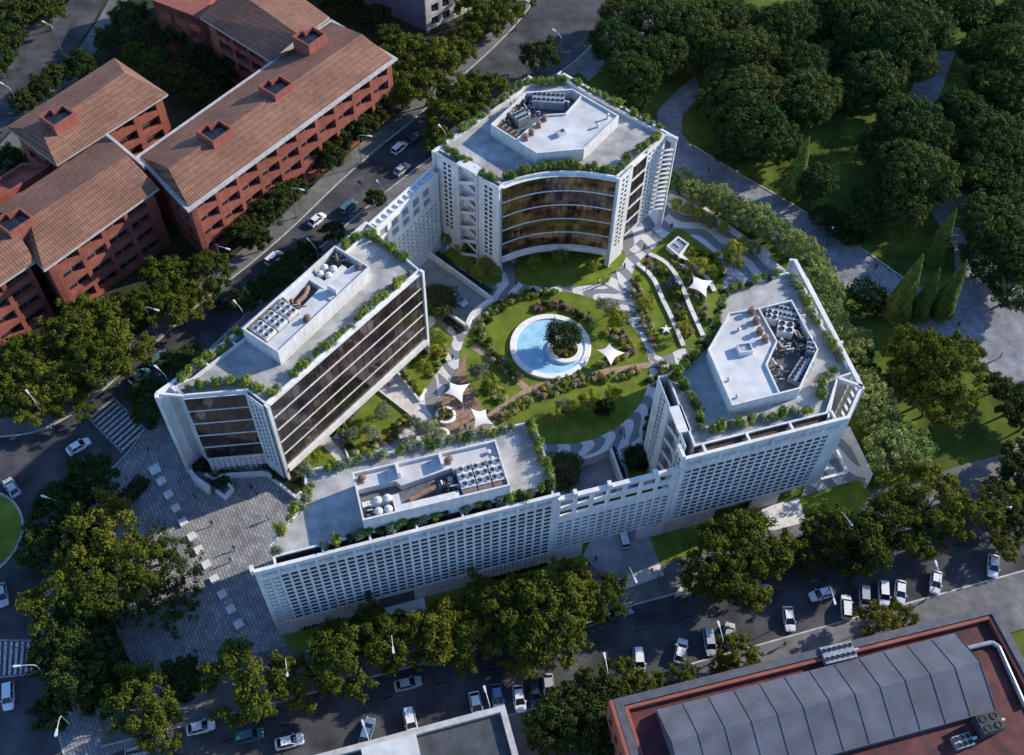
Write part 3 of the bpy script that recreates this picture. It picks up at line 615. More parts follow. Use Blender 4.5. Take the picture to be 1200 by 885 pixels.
sheet('side_path', [(362, 513), (378, 502), (406, 536), (392, 545)], 0.16, M['cream'], z0=0.0)
sheet('side_path', [(436, 450), (445, 435), (460, 425), (492, 470), (483, 487)], 0.13, M['cream'], z0=0.0)
# parking ramp floor and paths on the west side of the courtyard
sheet('ramp_floor', [(470, 318), (497, 292), (580, 352), (548, 384), (500, 352)], 0.14, M['ramp'], z0=0.0)
sheet('ramp_floor', [(668, 545), (716, 530), (730, 567), (690, 580)], 0.15, M['ramp'], z0=0.0)
sheet('terrace', [(938, 585), (960, 520), (992, 500), (1020, 555), (1016, 566)], 0.15, M['wave_b'], z0=0.0)  # wavy dark bands here paint the wavy shadows on the white slabs
# ------------------------------------------------------------------ the white complex
W = M['white']
def arcpx(pts, n=5): return smooth(pts, n)
def glazing(par, a_list, z0, z1, nb, gm, off=0.25, sp=0.45, name='window_band', mull=1.6, bottom=None):
    """nb storeys of continuous glass between white slab edges along a plan polyline (Vectors, outside on the right of travel)"""
    H = (z1-z0)/nb
    for k in range(nb):
        g = MB(); mu = MB()
        for a, b_ in zip(a_list[:-1], a_list[1:]):
            d = (b_-a); d.z = 0; L = d.length; d.normalize(); n = Vector((d.y, -d.x, 0))
            p, q = a+n*off, b_+n*off
            g.face([(p.x, p.y, z0+k*H+sp*0.5), (q.x, q.y, z0+k*H+sp*0.5), (q.x, q.y, z0+(k+1)*H-sp*0.5), (p.x, p.y, z0+(k+1)*H-sp*0.5)])
            t = mull*0.5
            while t < L:
                c = a+d*t+n*(off+0.03); mu.box((c.x, c.y), 0.05, 0.05, z0+k*H+sp*0.5, z0+(k+1)*H-sp*0.5, math.atan2(d.y, d.x)); t += mull
        o = g.build(name, gm, par); mu.build('mullion', M['mullion'], o)
    for k in range(nb+1):
        s = MB(); zc = z0+k*H; zz0, zz1 = zc-sp/2, zc+sp/2
        if k == nb: zz1 = z1+0.0
        for i in range(len(a_list)-1):
            P = band([a_list[i], a_list[i+1]], 0.2, -off-0.14); s.prism(P, zz0, zz1, bottom=True)
        s.build('slab_edge', W, par)
def screen(par, a, b, z0, z1, x0, px, wx, zz0, pz, wz, th=0.35, side=1, skip=None, name='screen_wall', m=None, xend=None, zend=None, back=None, bm=None, cols=None):
    a = Vector(a); b = Vector(b); L = (Vector(b[:2])-Vector(a[:2])).length
    xs = cuts(L, x0, px, wx, L-0.25 if xend is None else xend); zs = cuts(0, zz0, pz, wz, z1-0.3 if zend is None else zend)
    g = MB(); g.grid(a, b, z0, z1, xs, zs, lambda i, j: i % 2 == 1 and j % 2 == 1 and (i < len(xs)+1 and j < len(zs)+1) and not (skip and skip((i-1)//2, (j-1)//2)), th, side=side)
    o = g.build(name, m or W, par)
    if back is not None:
        d = (b-a); d.z = 0; d.normalize(); n = Vector((-d.y, d.x, 0))*side*back; k = MB(); p, q = a+n, b+n
        k.face([(p.x, p.y, z0+.05), (q.x, q.y, z0+.05), (q.x, q.y, z1-.05), (p.x, p.y, z1-.05)]); k.build('window_glass_or_backing', bm or M['glassdark'], par)
    return o
def body(par, poly, z0, z1, par_h, ground_poly=None, pw=0.3):
    b = MB(); b.prism(poly, z0, z1, 0, bottom=True); b.build('walls', W, par)
    r = MB(); r.face([(p.x, p.y, z1+0.012) for p in (poly if area(poly) > 0 else poly[::-1])]); r.build('roof', M['deck'], par)
    g = MB(); g.ring(poly, pw, z1+0.02, par_h); g.build('parapet', W, par)
def penthouse(par, outline, deckp, z0, ztop, well_z, deck_z):
    g = MB(); g.ring(outline, 0.28, z0, ztop); g.build('penthouse_wall', M['white2'], par)
    d = MB(); d.prism(inset([Vector(p[:2]) for p in (deckp if area(deckp) > 0 else deckp[::-1])], 0.02), z0+0.05, deck_z); d.build('penthouse_roof', M['deck2'], par)
    f = MB(); P = [Vector(p[:2]) for p in (outline if area(outline) > 0 else outline[::-1])]; P = inset(P, 0.25); f.face([(p.x, p.y, well_z) for p in P]); f.build('plant_well', M['well'], par)

# facade line of the avenue side
A0 = Vector((-36.9, 69.35, 0)); FD = Vector((math.cos(BASEANG), math.sin(BASEANG), 0)); FN = Vector((-FD.y, FD.x, 0))
def fl(px, py, z): # distance along the facade line of a surveyed point
    return (G(px, py, z)-A0).dot(FD)
sC1 = fl(655, 581, 23.5); sD0 = fl(799, 535, 24.8); sD1 = fl(995, 491.5, 24.8)
P_ = lambda s, n=0.0: A0+FD*s+FN*n
# ===== building C (south block)
bC = empty('screen_block', tuple(P_(sC1/2)), 0, 'long low white block with deep slotted screen facing the tree-lined avenue', 'building'); bC.location = (0, 0, 0)
ZC = 23.5
polyC = [P_(3.0, 1.6)]+GL([(315.5, 636.5), (341, 606.5), (358.5, 584), (356, 551), (412, 539), (507, 517.5), (615, 495), (625.5, 491)], ZC)+[P_(sC1, 1.6)]
body(bC, polyC, 0, 22.9, ZC)
L_C = sC1
nC = int((L_C-3.6)/1.42)
screen(bC, P_(0), P_(L_C), 0.0, 20.9, 0.7, 1.42, 1.04, 4.7, 1.24, 0.84, th=0.09, zend=20.7, xend=L_C-0.3, name='screen_wall')
k = MB(); k.wall(P_(3.1, 0.14), P_(L_C, 0.14), 0.08, 4.0, 20.9); k.build('window_glass_or_backing', M['gap_shade'], bC)  # not glass: dark sheet painted as the shade behind the screen holes
k = MB(); k.wall(P_(0.0, 0.25), P_(3.05, 0.25), 0.1, 4.0, 20.9); k.build('end_wall', W, bC)
k = MB()                                                            # frieze of recessed panels under the beam
xs = cuts(0, 0.8, 2.84, 2.35, L_C-0.2); k.grid(P_(0), P_(L_C), 20.95, 23.0, xs, [21.25, 22.7], lambda i, j: i % 2 == 1 and j == 1 and i < len(xs)+1, 0.45, side=1); k.wall(P_(0.02, 0.5), P_(L_C-.02, 0.5), 0.06, 20.95, 22.95); k.build('frieze', W, bC)
k = MB(); k.wall(P_(3.1, .95), P_(L_C-.1, .95), 0.9, 20.0, 21.6); k.build('slot_shade_fill', M['gap_shade'], bC)  # dark fill painted as the shade down in the beam slot
k = MB(); k.wall(P_(3.1, 1.55), P_(L_C-.1, 1.55), 0.06, 21.61, 23.2); k.wall(P_(3.1, 0.58), P_(L_C-.1, 0.58), 0.06, 21.61, 22.9); k.build('slot_shade_lining', M['gap_shade'], bC)  # slot sides coloured black to paint the gap's shade
k = MB(); k.wall(P_(-0.3, 0.12), P_(L_C+0.25, 0.12), 0.55, 23.0, ZC+0.1)
for i in range(7):
    s_ = 3.2+i*(L_C-4)/6; k.wall(P_(s_, 0.4), P_(s_, 1.7), 0.35, 23.05, ZC+0.05)
k.wall(P_(-0.2, -0.2), P_(-0.2, 0.9), 0.5, 23.0, ZC+0.75); k.build('roof_beam', W, bC)
k = MB()                                                            # vertical ribs of the plinth
for i in range(int(L_C/0.71)):
    s_ = 0.4+i*0.71
    if not (16.3 < s_ < 23.2): k.wall(P_(s_, -0.12), P_(s_, -0.001), 0.3, 0.1, 4.4)
k.build('plinth_ribs', W, bC)
k = MB(); k.wall(P_(16.9, -0.05), P_(22.8, -0.05), 0.08, 0.15, 3.7); k.build('garage_door', M['darkrim'], bC)
# penthouse C
pc = GL([(412.5, 553.8), (581, 515), (597.5, 568.8), (425, 610)], 26.9)
def local(O, Xp, Yp):
    O = O.copy(); u = (Xp-O); v = (Yp-O); return lambda s, t: Vector((O.x+u.x*s+v.x*t, O.y+u.y*s+v.y*t, 0)), u.length, v.length
lc, LU, LV = local(pc[0], pc[1], pc[3])   # s along length from the west, t from north to south
pc_poly = [lc(0, 0), lc(1, 0), lc(1, 1), lc(0, 1)]
penthouse(bC, pc_poly, [lc(0.01, 0.02), lc(0.985, 0.02), lc(0.985, 0.40), lc(0.66, 0.40), lc(0.66, 0.33), lc(0.30, 0.45), lc(0.27, 0.33), lc(0.01, 0.33)], 22.92, 26.9, 24.8, 26.2)
k = MB(); k.prism([lc(0.02, 0.60), lc(0.27, 0.60), lc(0.27, 0.82), lc(0.66, 0.82), lc(0.66, 0.985), lc(0.22, 0.985), lc(0.22, 0.70), lc(0.02, 0.70)], 23.65, 26.3); k.build('plant_wall', M['white2'], bC)
# ===== link between C and D
lk = empty('link_screen', (0, 0, 0), 0, 'lower white perforated screen bridging the two avenue blocks over the car entrance', 'screen wall')
ZL = 22.0
a_, b_ = P_(sC1+0.06), P_(sD0-0.1); LL = (b_-a_).length
def lskip(i, j):
    big = (i >= 6 and i <= 12 and j >= 12)
    return big or (4 < i < 13 and j < 1)
screen(lk, a_, b_, 4.6, 15.6, 0.35, 1.38, 1.0, 5.0, 1.2, 0.8, th=0.09, zend=15.3, skip=lambda i, j: False)
k = MB(); xs = cuts(0, 0.5, 2.75, 2.2, LL-0.2); k.grid(a_, b_, 15.65, 21.6, xs, [16.2, 17.9, 18.9, 20.9], lambda i, j: i % 2 == 1 and j % 2 == 1 and i < len(xs)+1, 0.4, side=1); k.build('window_frame', W, lk)
k = MB(); k.wall(a_+FN*0.2, b_+FN*0.2, 0.75, 21.6, ZL)
for t in (0.14, 0.42, 0.80): p = a_.lerp(b_, t); k.box((p.x+FN.x*.3, p.y+FN.y*.3), 0.6, 0.9, ZL, ZL+0.7, BASEANG)
k.build('roof_beam', W, lk)
k = MB(); k.wall(a_+FN*0.4, b_+FN*0.4, 0.1, 4.6, 15.6); k.build('rear_wall', W, lk)
k = MB(); k.wall(b_-FD*5.0, b_, 0.4, 0, 4.55, side=1); k.build('plinth', W, lk)
k = MB(); k.wall(a_, a_+FD*5.2, 0.4, 0, 4.55, side=1)
for i in range(7): s_ = a_+FD*(0.4+i*0.71); k.wall(s_-FN*0.05, s_-FN*0.001, 0.3, 0.1, 4.3)
k.build('plinth', W, lk)
# ===== building D (east block)
bD = empty('east_block', (0, 0, 0), 0, 'white block at the right with polygonal plant penthouse and concave garden side', 'building'); ZD = 24.8
polyD = GL([(782.5, 441)]+arcpx([(784, 440), (803, 421), (822, 399), (836, 373), (843, 349), (845.8, 337)], 3)[1:]+[(924, 318.5), (1000, 437), (982.5, 443)], ZD)+[P_(sD1-2.8, 1.75), P_(sD0+2.6, 1.75)]
body(bD, polyD, 0, 24.1, ZD)
a_, b_ = P_(sD0), P_(sD1); LD = (b_-a_).length
xs = []
screen(bD, a_, b_, 4.4, 21.9, 1.0, 1.42, 1.04, 5.0, 1.24, 0.84, th=0.09, zend=21.7, xend=LD-1.2)
k = MB(); k.wall(a_+FD*2.2+FN*0.14, b_-FD*3.0+FN*0.14, 0.08, 4.4, 21.9); k.build('window_glass_or_backing', M['gap_shade'], bD)  # dark backing, no pane: paints the shaded depth inside the screen
k = MB(); k.wall(b_-FD*2.95+FN*0.4, b_+FN*0.4, 0.1, 4.4, 21.9); k.build('end_wall', W, bD); k = MB(); k.wall(a_+FN*0.4, a_+FD*2.15+FN*0.4, 0.1, 4.4, 21.9); k.build('end_wall', W, bD)
k = MB(); k.wall(a_, a_+FD*9.2, 0.45, 0, 4.35, side=1); k.wall(a_+FD*16.2, b_-FD*7, 0.45, 0, 4.35, side=1); k.wall(a_+FD*9.2+FN*2.0, a_+FD*16.2+FN*2.0, 0.2, 0, 4.35); k.build('plinth', M['cream'], bD)
k = MB(); xs = cuts(0, 1.0, 3.0, 2.5, LD-0.4); k.grid(a_, b_, 21.95, 24.3, xs, [22.3, 23.9], lambda i, j: i % 2 == 1 and j == 1 and i < len(xs)+1, 0.45, side=1); k.wall(a_+FN*0.5, b_+FN*0.5, 0.06, 21.95, 24.25); k.build('frieze', W, bD)
k = MB(); k.wall(a_+FD*2.6+FN*1.1, b_-FD*2.9+FN*1.1, 1.0, 20.0, 23.9); k.wall(a_+FD*2.6+FN*1.70, b_-FD*2.9+FN*1.70, 0.06, 23.91, 24.5); k.build('dark_lined_planting_slot', M['soil2'], bD)  # soil fill, plus an upright strip coloured dark as the slot's shade
k = MB(); k.wall(a_-FD*0.2+FN*0.12, b_+FD*0.3+FN*0.12, 0.55, 24.3, ZD+0.1)
for i in range(4): p = a_+FD*(4+i*(LD-6)/3); k.wall(p+FN*0.4, p+FN*2.0, 0.4, 24.3, ZD+0.05)
k.wall(a_-FN*0.2, a_+FN*2.2, 0.5, 24.3, ZD+1.1)
e1, e2, e3, e4 = G(1012, 453, ZD), G(995.5, 491.2, ZD), G(934, 304.5, ZD), G(925.5, 304, ZD)
k.wall(e3, e1, 0.7, 24.1, ZD+0.1, side=-1); k.wall(e1, G(982.5, 443, ZD), 0.45, 24.2, ZD+0.1); k.wall(G(944, 350, ZD), G(955, 344, ZD), 0.5, 24.0, ZD); k.wall(G(975, 405, ZD), G(988, 400, ZD), 0.5, 24.0, ZD); k.build('roof_beam', W, bD)
# outer fins on the east side, screen in the notch
screen(bD, e1, e2, 6.0, 24.6, 0.8, 2.4, 1.3, 21.3, 3.4, 2.2, th=0.5, side=-1, name='corner_fin')
screen(bD, G(982.5, 443, ZD), G(972, 489, ZD), 4.0, 24.7, 0.7, 1.6, 1.0, 5.0, 1.25, 0.75, th=0.3, side=-1, name='screen_wall', back=None)
k = MB(); k.wall(e3, e4, 0.4, 0.0, ZD); k.wall(e3, G(944, 322, ZD), 0.6, 0.0, 24.0, side=-1); k.build('corner_fin', W, bD)
screen(bD, G(944, 322, ZD)+(e1-e3).normalized()*0.2, e1, 5.0, 24.05, 0.6, 2.4, 1.4, 6.0, 2.0, 1.1, th=0.5, side=1, name='screen_wall')
# west-facing garden side with stair recess
w0, w1 = G(781.5, 440.5, ZD), G(818, 530.5, ZD); dW = (w1-w0); LW_ = dW.length; dW.normalize(); nW = Vector((dW.y, -dW.x, 0)) if Vector((dW.y, -dW.x, 0)).x < 0 else Vector((-dW.y, dW.x, 0))
def pair_wall(par, p, q, z0, z1, cols=2, pitch=1.25, th=0.1, glassm=None, w=0.75, h=0.75, zs=4.8, pz=1.2, out=None):
    L = (q-p).length; x0 = (L-(cols-1)*1.15-w)/2; d = (q-p).normalized(); n = out; side = 1 if Vector((-d.y, d.x, 0)).dot(n) < 0 else -1
    g = MB(); xs = [v for i in range(cols) for v in (x0+i*1.15, x0+i*1.15+w)]; zz = cuts(0, zs, pz, h, z1-0.8)
    g.grid(p, q, z0, z1, xs, zz, lambda i, j: i % 2 == 1 and j % 2 == 1 and i < len(xs)+1 and j < len(zz)+1, th, side=side); g.build('stair_wall', W, par)
    k = MB(); k.wall(p-n*(th+0.02), q-n*(th+0.02), 0.04, z0+0.1, z1-0.1); k.build('window_glass_or_backing', M['glassdark'], par)
def stair_recess(par, p, q, z1, out, n=6):
    """open stair: zig-zag flights seen in a recess, capped with a white slab"""
    d = (q-p); d.z = 0; L = d.length; d.normalize(); k = MB(); H = (z1-1.2)/n
    k.wall(p-out*0.05, p+out*1.5, 0.2, 0, z1); k.wall(q-out*0.05, q+out*1.5, 0.2, 0, z1); k.build('stair_side', W, par)
    k = MB(); P = [p-d*0.1-out*0.4, q+d*0.1-out*0.4, q+d*0.1+out*1.7, p-d*0.1+out*1.7]; k.prism(P, z1, z1+0.5, bottom=True); k.build('stair_cap', W, par)
    k = MB()
    for i in range(n):
        z = 0.3+i*H; a, b2 = (p+d*0.3, q-d*0.3); m_ = a.lerp(b2, 0.5)
        for (s, e, za, zb, o) in ((a, b2, z, z+H*0.5, 0.9), (b2, a, z+H*0.5, z+H, 0.2)):
            s2, e2 = s+out*o, e+out*o; r = out*0.55
            k.face([(s2.x, s2.y, za), (e2.x, e2.y, zb), (e2.x+r.x, e2.y+r.y, zb), (s2.x+r.x, s2.y+r.y, za)]); f = 0.9
            k.face([(s2.x+r.x, s2.y+r.y, za), (e2.x+r.x, e2.y+r.y, zb), (e2.x+r.x, e2.y+r.y, zb+f), (s2.x+r.x, s2.y+r.y, za+f)])
        k.wall(b2+out*0.1, b2+out*1.5, 0.9, z+H*0.5-0.15, z+H*0.5); k.wall(a+out*0.1, a+out*1.5, 0.9, z+H-0.15, z+H)
    k.build('stair_flight', M['white2'], par)
sw0, sw1 = w0+dW*(LW_*0.40), w0+dW*(LW_*0.72)
pair_wall(bD, w0+nW*1.5, sw0+nW*1.5, 0, ZD, out=nW); stair_recess(bD, sw0, sw1, 24.3, nW); pair_wall(bD, sw1+nW*1.5, w1+nW*1.5-dW*1.5, 0, ZD, out=nW, cols=2)
k = MB(); k.wall(w0+nW*1.4, w0-nW*0.1, 0.3, 0, ZD, side=1); k.build('corner_fin', W, bD)
# garden glazing of D (seen edge-on from above) 
arcD = polyD[:19] if len(polyD) > 19 else polyD[:6]
pd = GL([(854.5, 366), (889, 360.5), (928, 351), (959.4, 409.4), (937.8, 455.4), (858, 475.3), (829.6, 409.4)], 26.9)
dd = GL([(854.5, 366), (889, 361), (910.4, 399.5), (898, 427), (913, 459.5), (858, 475.3), (829.6, 409.4)], 26.9)
penthouse(bD, pd, dd, 24.12, 26.9, 24.9, 26.5)
k = MB(); q = GL([(889, 361), (910.4, 399.5), (898, 427), (913, 459.5)], 26.9)
for u, v in zip(q[:-1], q[1:]): k.wall(u, v, 0.28, 24.2, 26.88)
k.build('well_wall', M['white2'], bD)
# ===== building A (north block)
bA = empty('north_block', (0, 0, 0), 0, 'white block at the top with concave amber glass front and hexagonal penthouse', 'building'); ZA = 25.0
arcA = GL(arcpx([(588, 216), (610, 208.3), (633, 203.4), (655, 201.3), (680, 201.5), (702, 204), (722.5, 207.7)], 3), ZA)
polyA = [G(512, 174, ZA)]+arcA+GL([(779, 157), (661, 92), (622, 97)], ZA)
cA = sum((p for p in polyA), Vector())/len(polyA)
upA = polyA
b = MB(); b.prism(upA, 4.6, 24.3, bottom=True); b.build('walls', W, bA)
lowA = inset([Vector(p[:2]) for p in (upA if area(upA) > 0 else upA[::-1])], 2.2); b = MB(); b.prism(lowA, 0, 4.6); b.build('lobby_wall', M['wood'], bA)
r = MB(); r.face([(p.x, p.y, 24.312) for p in (upA if area(upA) > 0 else upA[::-1])]); r.build('roof', M['deck'], bA)
g = MB(); g.ring(upA, 0.3, 24.32, ZA); g.build('parapet', W, bA)
glazing(bA, arcA, 5.3, 24.4, 5, M['gamber'], off=0.5, sp=0.24, mull=1.8)
k = MB(); 
for i in range(len(arcA)-1): k.prism(band([arcA[i], arcA[i+1]], 0.2, -0.9), 3.9, 5.2, bottom=True)
k.build('sill_beam', W, bA)
# left side (stairs), right side
l0, l1 = G(512, 174, ZA), G(588, 216, ZA); dL = (l1-l0); dL.z = 0; LLn = dL.length; dL.normalize(); nL = Vector((dL.y, -dL.x, 0)) 
if nL.dot(cA-l0) > 0: nL = -nL
s0, s1 = l0+dL*LLn*0.40, l0+dL*LLn*0.68
pair_wall(bA, l0+nL*0.9, s0+nL*0.9, 0, ZA, out=nL, zs=6); stair_recess(bA, s0, s1, 25.5, nL); pair_wall(bA, s1+nL*0.9, l1+nL*0.9, 0, ZA, out=nL)
r0, r1 = G(722.5, 207.7, ZA), G(779, 157, ZA); dR = (r1-r0); dR.z = 0; LR = dR.length; dR.normalize(); nR = Vector((dR.y, -dR.x, 0))
if nR.dot(cA-r0) > 0: nR = -nR
pair_wall(bA, r0+nR*0.6, r0+dR*LR*0.30+nR*0.6, 0, ZA, out=nR)
glazing(bA, [r0+dR*LR*0.31, r0+dR*LR*0.60], 5.3, 24.6, 5, M['gbrown'], off=0.5, sp=0.4)
k = MB(); k.wall(r0+nR*0.9, r0-nR*0.3, 0.4, 0, ZA); k.wall(l1+nL*1.1, l1-nL*0.2, 0.4, 0, ZA); k.build('corner_fin', W, bA)
pR = r0+dR*LR*0.61
screen(bA, pR+nR*0.4, r1+nR*0.4, 4.5, ZA, 0.5, 1.3, 0.85, 5.2, 1.2, 0.75, th=0.3, side=1 if Vector((-dR.y, dR.x, 0)).dot(nR) < 0 else -1, back=0.5)
eA = G(794, 161.5, ZA); dE = (eA-r1)
k = MB()
for i in range(14):                                                 # horizontal sun blades in the corner bay
    z = 6.5+i*1.25; k.wall(r1+nR*0.4-dR*3, eA+nR*0.2-dR*1.2, 0.55, z, z+0.22)
k.build('sun_blades', W, bA)
k = MB(); k.wall(eA, eA-Vector((dE.x, dE.y, 0)).normalized()*1.0, 0.5, 0, ZA); k.wall(eA+nR*0.1, r1+nR*0.2, 0.5, ZA-0.8, ZA+0.05); k.build('corner_fin', W, bA)
fA, gA = G(659, 84.5, ZA), G(506, 177.5, ZA); hA, iA = G(618.5, 89.5, ZA), G(655, 88, ZA)
k = MB(); k.wall(eA, fA, 0.5, ZA-1.6, ZA+0.1, side=1); k.wall(gA, hA, 0.5, ZA-1.6, ZA+0.1, side=-1); k.wall(fA, iA, 0.9, ZA-1.6, ZA+0.1); k.wall(hA, G(623, 92, ZA), 0.6, ZA-1.6, ZA+0.1); k.wall(gA, G(514, 176, ZA), 0.5, ZA-1.5, ZA+0.05); k.build('roof_beam', W, bA)
screen(bA, gA+Vector((0, 0, 0)), l0+nL*0.9, 0, ZA-0.1, 0.5, 1.5, 0.7, 5, 1.3, 0.6, th=0.4, side=-1, name='screen_wall', zend=23)
pa = GL([(575, 145.5), (616, 108), (671, 104), (725.5, 135.5), (684.5, 174.5), (629, 179.5)], 27.2)
da = GL([(607, 162.5), (638, 135), (663, 133.5), (682, 111.5), (725.5, 135.5), (684.5, 174.5), (629, 179.5)], 27.2)
penthouse(bA, pa, da, 24.32, 27.2, 25.0, 26.8)
k = MB(); q = GL([(605.5, 163), (638, 134.5), (663, 133), (682, 111.5)], 27.2)
for u, v in zip(q[:-1], q[1:]): k.wall(u, v, 0.25, 24.4, 27.18)
k.build('well_wall', M['white2'], bA)
# ===== building B (west block)
bB = empty('west_block', (0, 0, 0), 0, 'white block at the left with long sloping-looking bands of bronze glass over the garden', 'building'); ZB = 24.0
b1, b2, b3, b4, b5 = G(214.3, 463.5, ZB), G(289.5, 457.2, ZB), G(311, 473.5, ZB), G(492, 316, ZB), G(441, 279.5, ZB)
bo = GL(smooth([(183.5, 461), (235, 420), (284, 383), (340, 334.5), (395, 288), (428, 260)], 3), ZB)
inner = band(bo, -2.0, -2.0)[:len(bo)]
polyB = [G(204, 452, ZB), b1, b2, b3, b4, G(436, 268, ZB)]+[p for p in inner[::-1] if p.x < G(436, 268, ZB).x-1 and p.x > G(204, 452, ZB).x+1]
b = MB(); b.prism(polyB, 4.4, 23.3, bottom=True); b.build('walls', W, bB)
cB = sum(polyB, Vector())/len(polyB)
lowB = inset([Vector(p[:2]) for p in (polyB if area(polyB) > 0 else polyB[::-1])], 1.6); b = MB(); b.prism(lowB, 0, 4.4); b.build('lobby_wall', M['white2'], bB)
r = MB(); r.face([(p.x, p.y, 23.312) for p in (polyB if area(polyB) > 0 else polyB[::-1])]); r.build('roof', M['deck'], bB)
g = MB(); g.ring(polyB, 0.3, 23.32, ZB); g.build('parapet', W, bB)
def cut2(p, q, s, e): return [p.lerp(q, s), p.lerp(q, e)]
dq = (b4-b3); dq.z = 0; dq.normalize(); nB = Vector((dq.y, -dq.x, 0))
glazing(bB, [b3+dq*0.5, b4-dq*0.35], 4.9, 23.6, 5, M['gbrown'], off=0.5, sp=0.2, mull=1.8)
k = MB(); k.wall(b3+nB*0.85-dq*0.1, b3+dq*0.01-nB*0.1, 0.55, 0, ZB); k.wall(b4+nB*0.85, b4-nB*0.1, 0.5, 0, ZB); k.prism(band([b3+dq*0.3, b4], 0.1, -1.1), 3.6, 4.7, bottom=True); k.build('corner_fin', W, bB)
glazing(bB, [b1, b2], 5.0, 23.5, 5, M['gbrown'], off=0.3, sp=0.22, mull=1.8)
d23 = (b3-b2); d23.z = 0; d23.normalize(); n23 = Vector((d23.y, -d23.x, 0))
pair_wall(bB, b2+n23*0.6, b3+n23*0.6, 0, ZB, out=n23, cols=3, w=0.7)
d12 = (b2-b1); d12.z = 0; d12.normalize(); n12 = Vector((d12.y, -d12.x, 0))
screen(bB, b1+n12*0.35, b2+n12*0.35, 0.0, 4.75, 0.4, 0.95, 0.6, 0.6, 0.8, 0.5, th=0.3, side=1, back=0.45, bm=W)
w_out = bo[0]; d01 = (b1-w_out); d01.z = 0; LL1 = d01.length; d01.normalize(); n01 = Vector((d01.y, -d01.x, 0))
w_in = G(199, 449.5, ZB)
screen(bB, w_in, b1+n12*0.2, 3.5, ZB, 0.5, 1.35, 0.85, 4.5, 1.25, 0.75, th=0.3, side=1, back=0.6, bm=M['glassdark'])
screen(bB, w_out+Vector((0.3, 0.2, 0)), w_in+Vector((-0.3, -1.2, 0)), 3.5, 22.4, 0.5, 1.5, 0.8, 4.5, 1.35, 0.75, th=0.3, side=1, back=0.6, bm=M['white2'])
k = MB()
for i in range(len(bo)-1): k.prism(band([bo[i], bo[i+1]], 0.0, -0.55), 22.6, ZB+0.1, bottom=True)
k.wall(bo[0], bo[0]+n01*0.01+Vector((0.2, -0.9, 0)), 0.6, 0, ZB+0.1); k.wall(bo[0]+Vector((0.2, 0, 0)), b1, 0.4, ZB-0.5, ZB+0.08); k.wall(bo[0], w_in, 0.5, ZB-0.6, ZB+0.11)
for i in range(1, len(bo), 2): k.wall(bo[i], inner[i], 0.35, 23.0, ZB)
k.build('roof_beam', W, bB)
k = MB()
for i in range(len(bo)-1): k.prism(band([bo[i], bo[i+1]], -0.05, -0.4), 0, 22.6)
k.build('street_wall', W, bB)
k = MB(); pl = GL([(222, 549), (226, 556), (250, 575), (262, 566)], 0.1); k.wall(w_out, G(222, 549, 0), 0.5, 0, 3.4); k.build('ground_wall', W, bB)
# penthouse B
S4 = lambda x, y: (180+x/3.54, 250+y/3.54)
pb = GL([S4(367, 478), S4(516, 577), S4(912, 240), S4(752, 133)], 26.8)
lb, BU, BV = local(pb[0], pb[3], pb[1])       # s along length from the west end, t from street side to garden side
penthouse(bB, [lb(0, 0), lb(1, 0), lb(1, 1), lb(0, 1)], [lb(0.01, 0.62), lb(0.36, 0.62), lb(0.36, 0.55), lb(0.62, 0.50), lb(0.99, 0.66), lb(0.99, 0.98), lb(0.01, 0.98)], 23.33, 26.8, 24.8, 26.2)
k = MB(); k.prism([lb(0.40, 0.03), lb(0.70, 0.03), lb(0.70, 0.45), lb(0.90, 0.45), lb(0.90, 0.58), lb(0.64, 0.58), lb(0.64, 0.17), lb(0.40, 0.17)], 23.7, 26.3); k.build('plant_wall', M['white2'], bB)
# ===== link between B and A
lm = empty('link_screen', (0, 0, 0), 0, 'lower white window screen joining the left and top blocks along the street', 'screen wall')
j0, j1 = G(432, 262.5, 21.5), G(505.5, 196.5, 21.5); jd = (j1-j0); jd.z = 0; JL = jd.length; jd.normalize(); jn = Vector((jd.y, -jd.x, 0)); j0i, j1i = j0+jn*1.6, j1+jn*1.6
def jh(i, j, L=JL): return i % 2 == 1 and j % 2 == 1
k = MB(); xs = cuts(0, 0.8, 1.25, 0.7, JL-0.4); zs = cuts(0, 3.8, 1.15, 0.6, 14.0); k.grid(j0i, j1i, 0, 14.4, xs, zs, lambda i, j: jh(i, j) and i < len(xs)+1 and j < len(zs)+1, 0.3, side=1); k.build('screen_wall', W, lm)
k = MB(); xs2 = cuts(0, 1.2, 3.2, 2.1, JL-0.4); zs2 = [15.2, 17.0, 17.6, 19.6]; k.grid(j0i, j1i, 14.45, 20.6, xs2, zs2, lambda i, j: i % 2 == 1 and j % 2 == 1 and i < len(xs2)+1, 0.3, side=1); k.build('window_frame', W, lm)
k = MB(); k.wall(j0i-jn*0.35, j1i-jn*0.35, 0.06, 3.6, 20.5); k.build('window_glass_or_backing', M['duct'], lm)
k = MB(); k.wall(j0, j1, 0.4, 0, 21.5); k.build('street_wall', W, lm)
k = MB(); k.prism([j0-jn*0.2, j1-jn*0.2, j1i+jn*0.1, j0i+jn*0.1], 20.65, 20.9); k.wall(j0i, j1i, 0.3, 20.9, 21.2)
for i in range(12): p = j0.lerp(j1, (i+0.5)/12); k.wall(p, p+jn*1.3, 0.25, 20.9, 21.3)
k.build('roof_beam', W, lm)
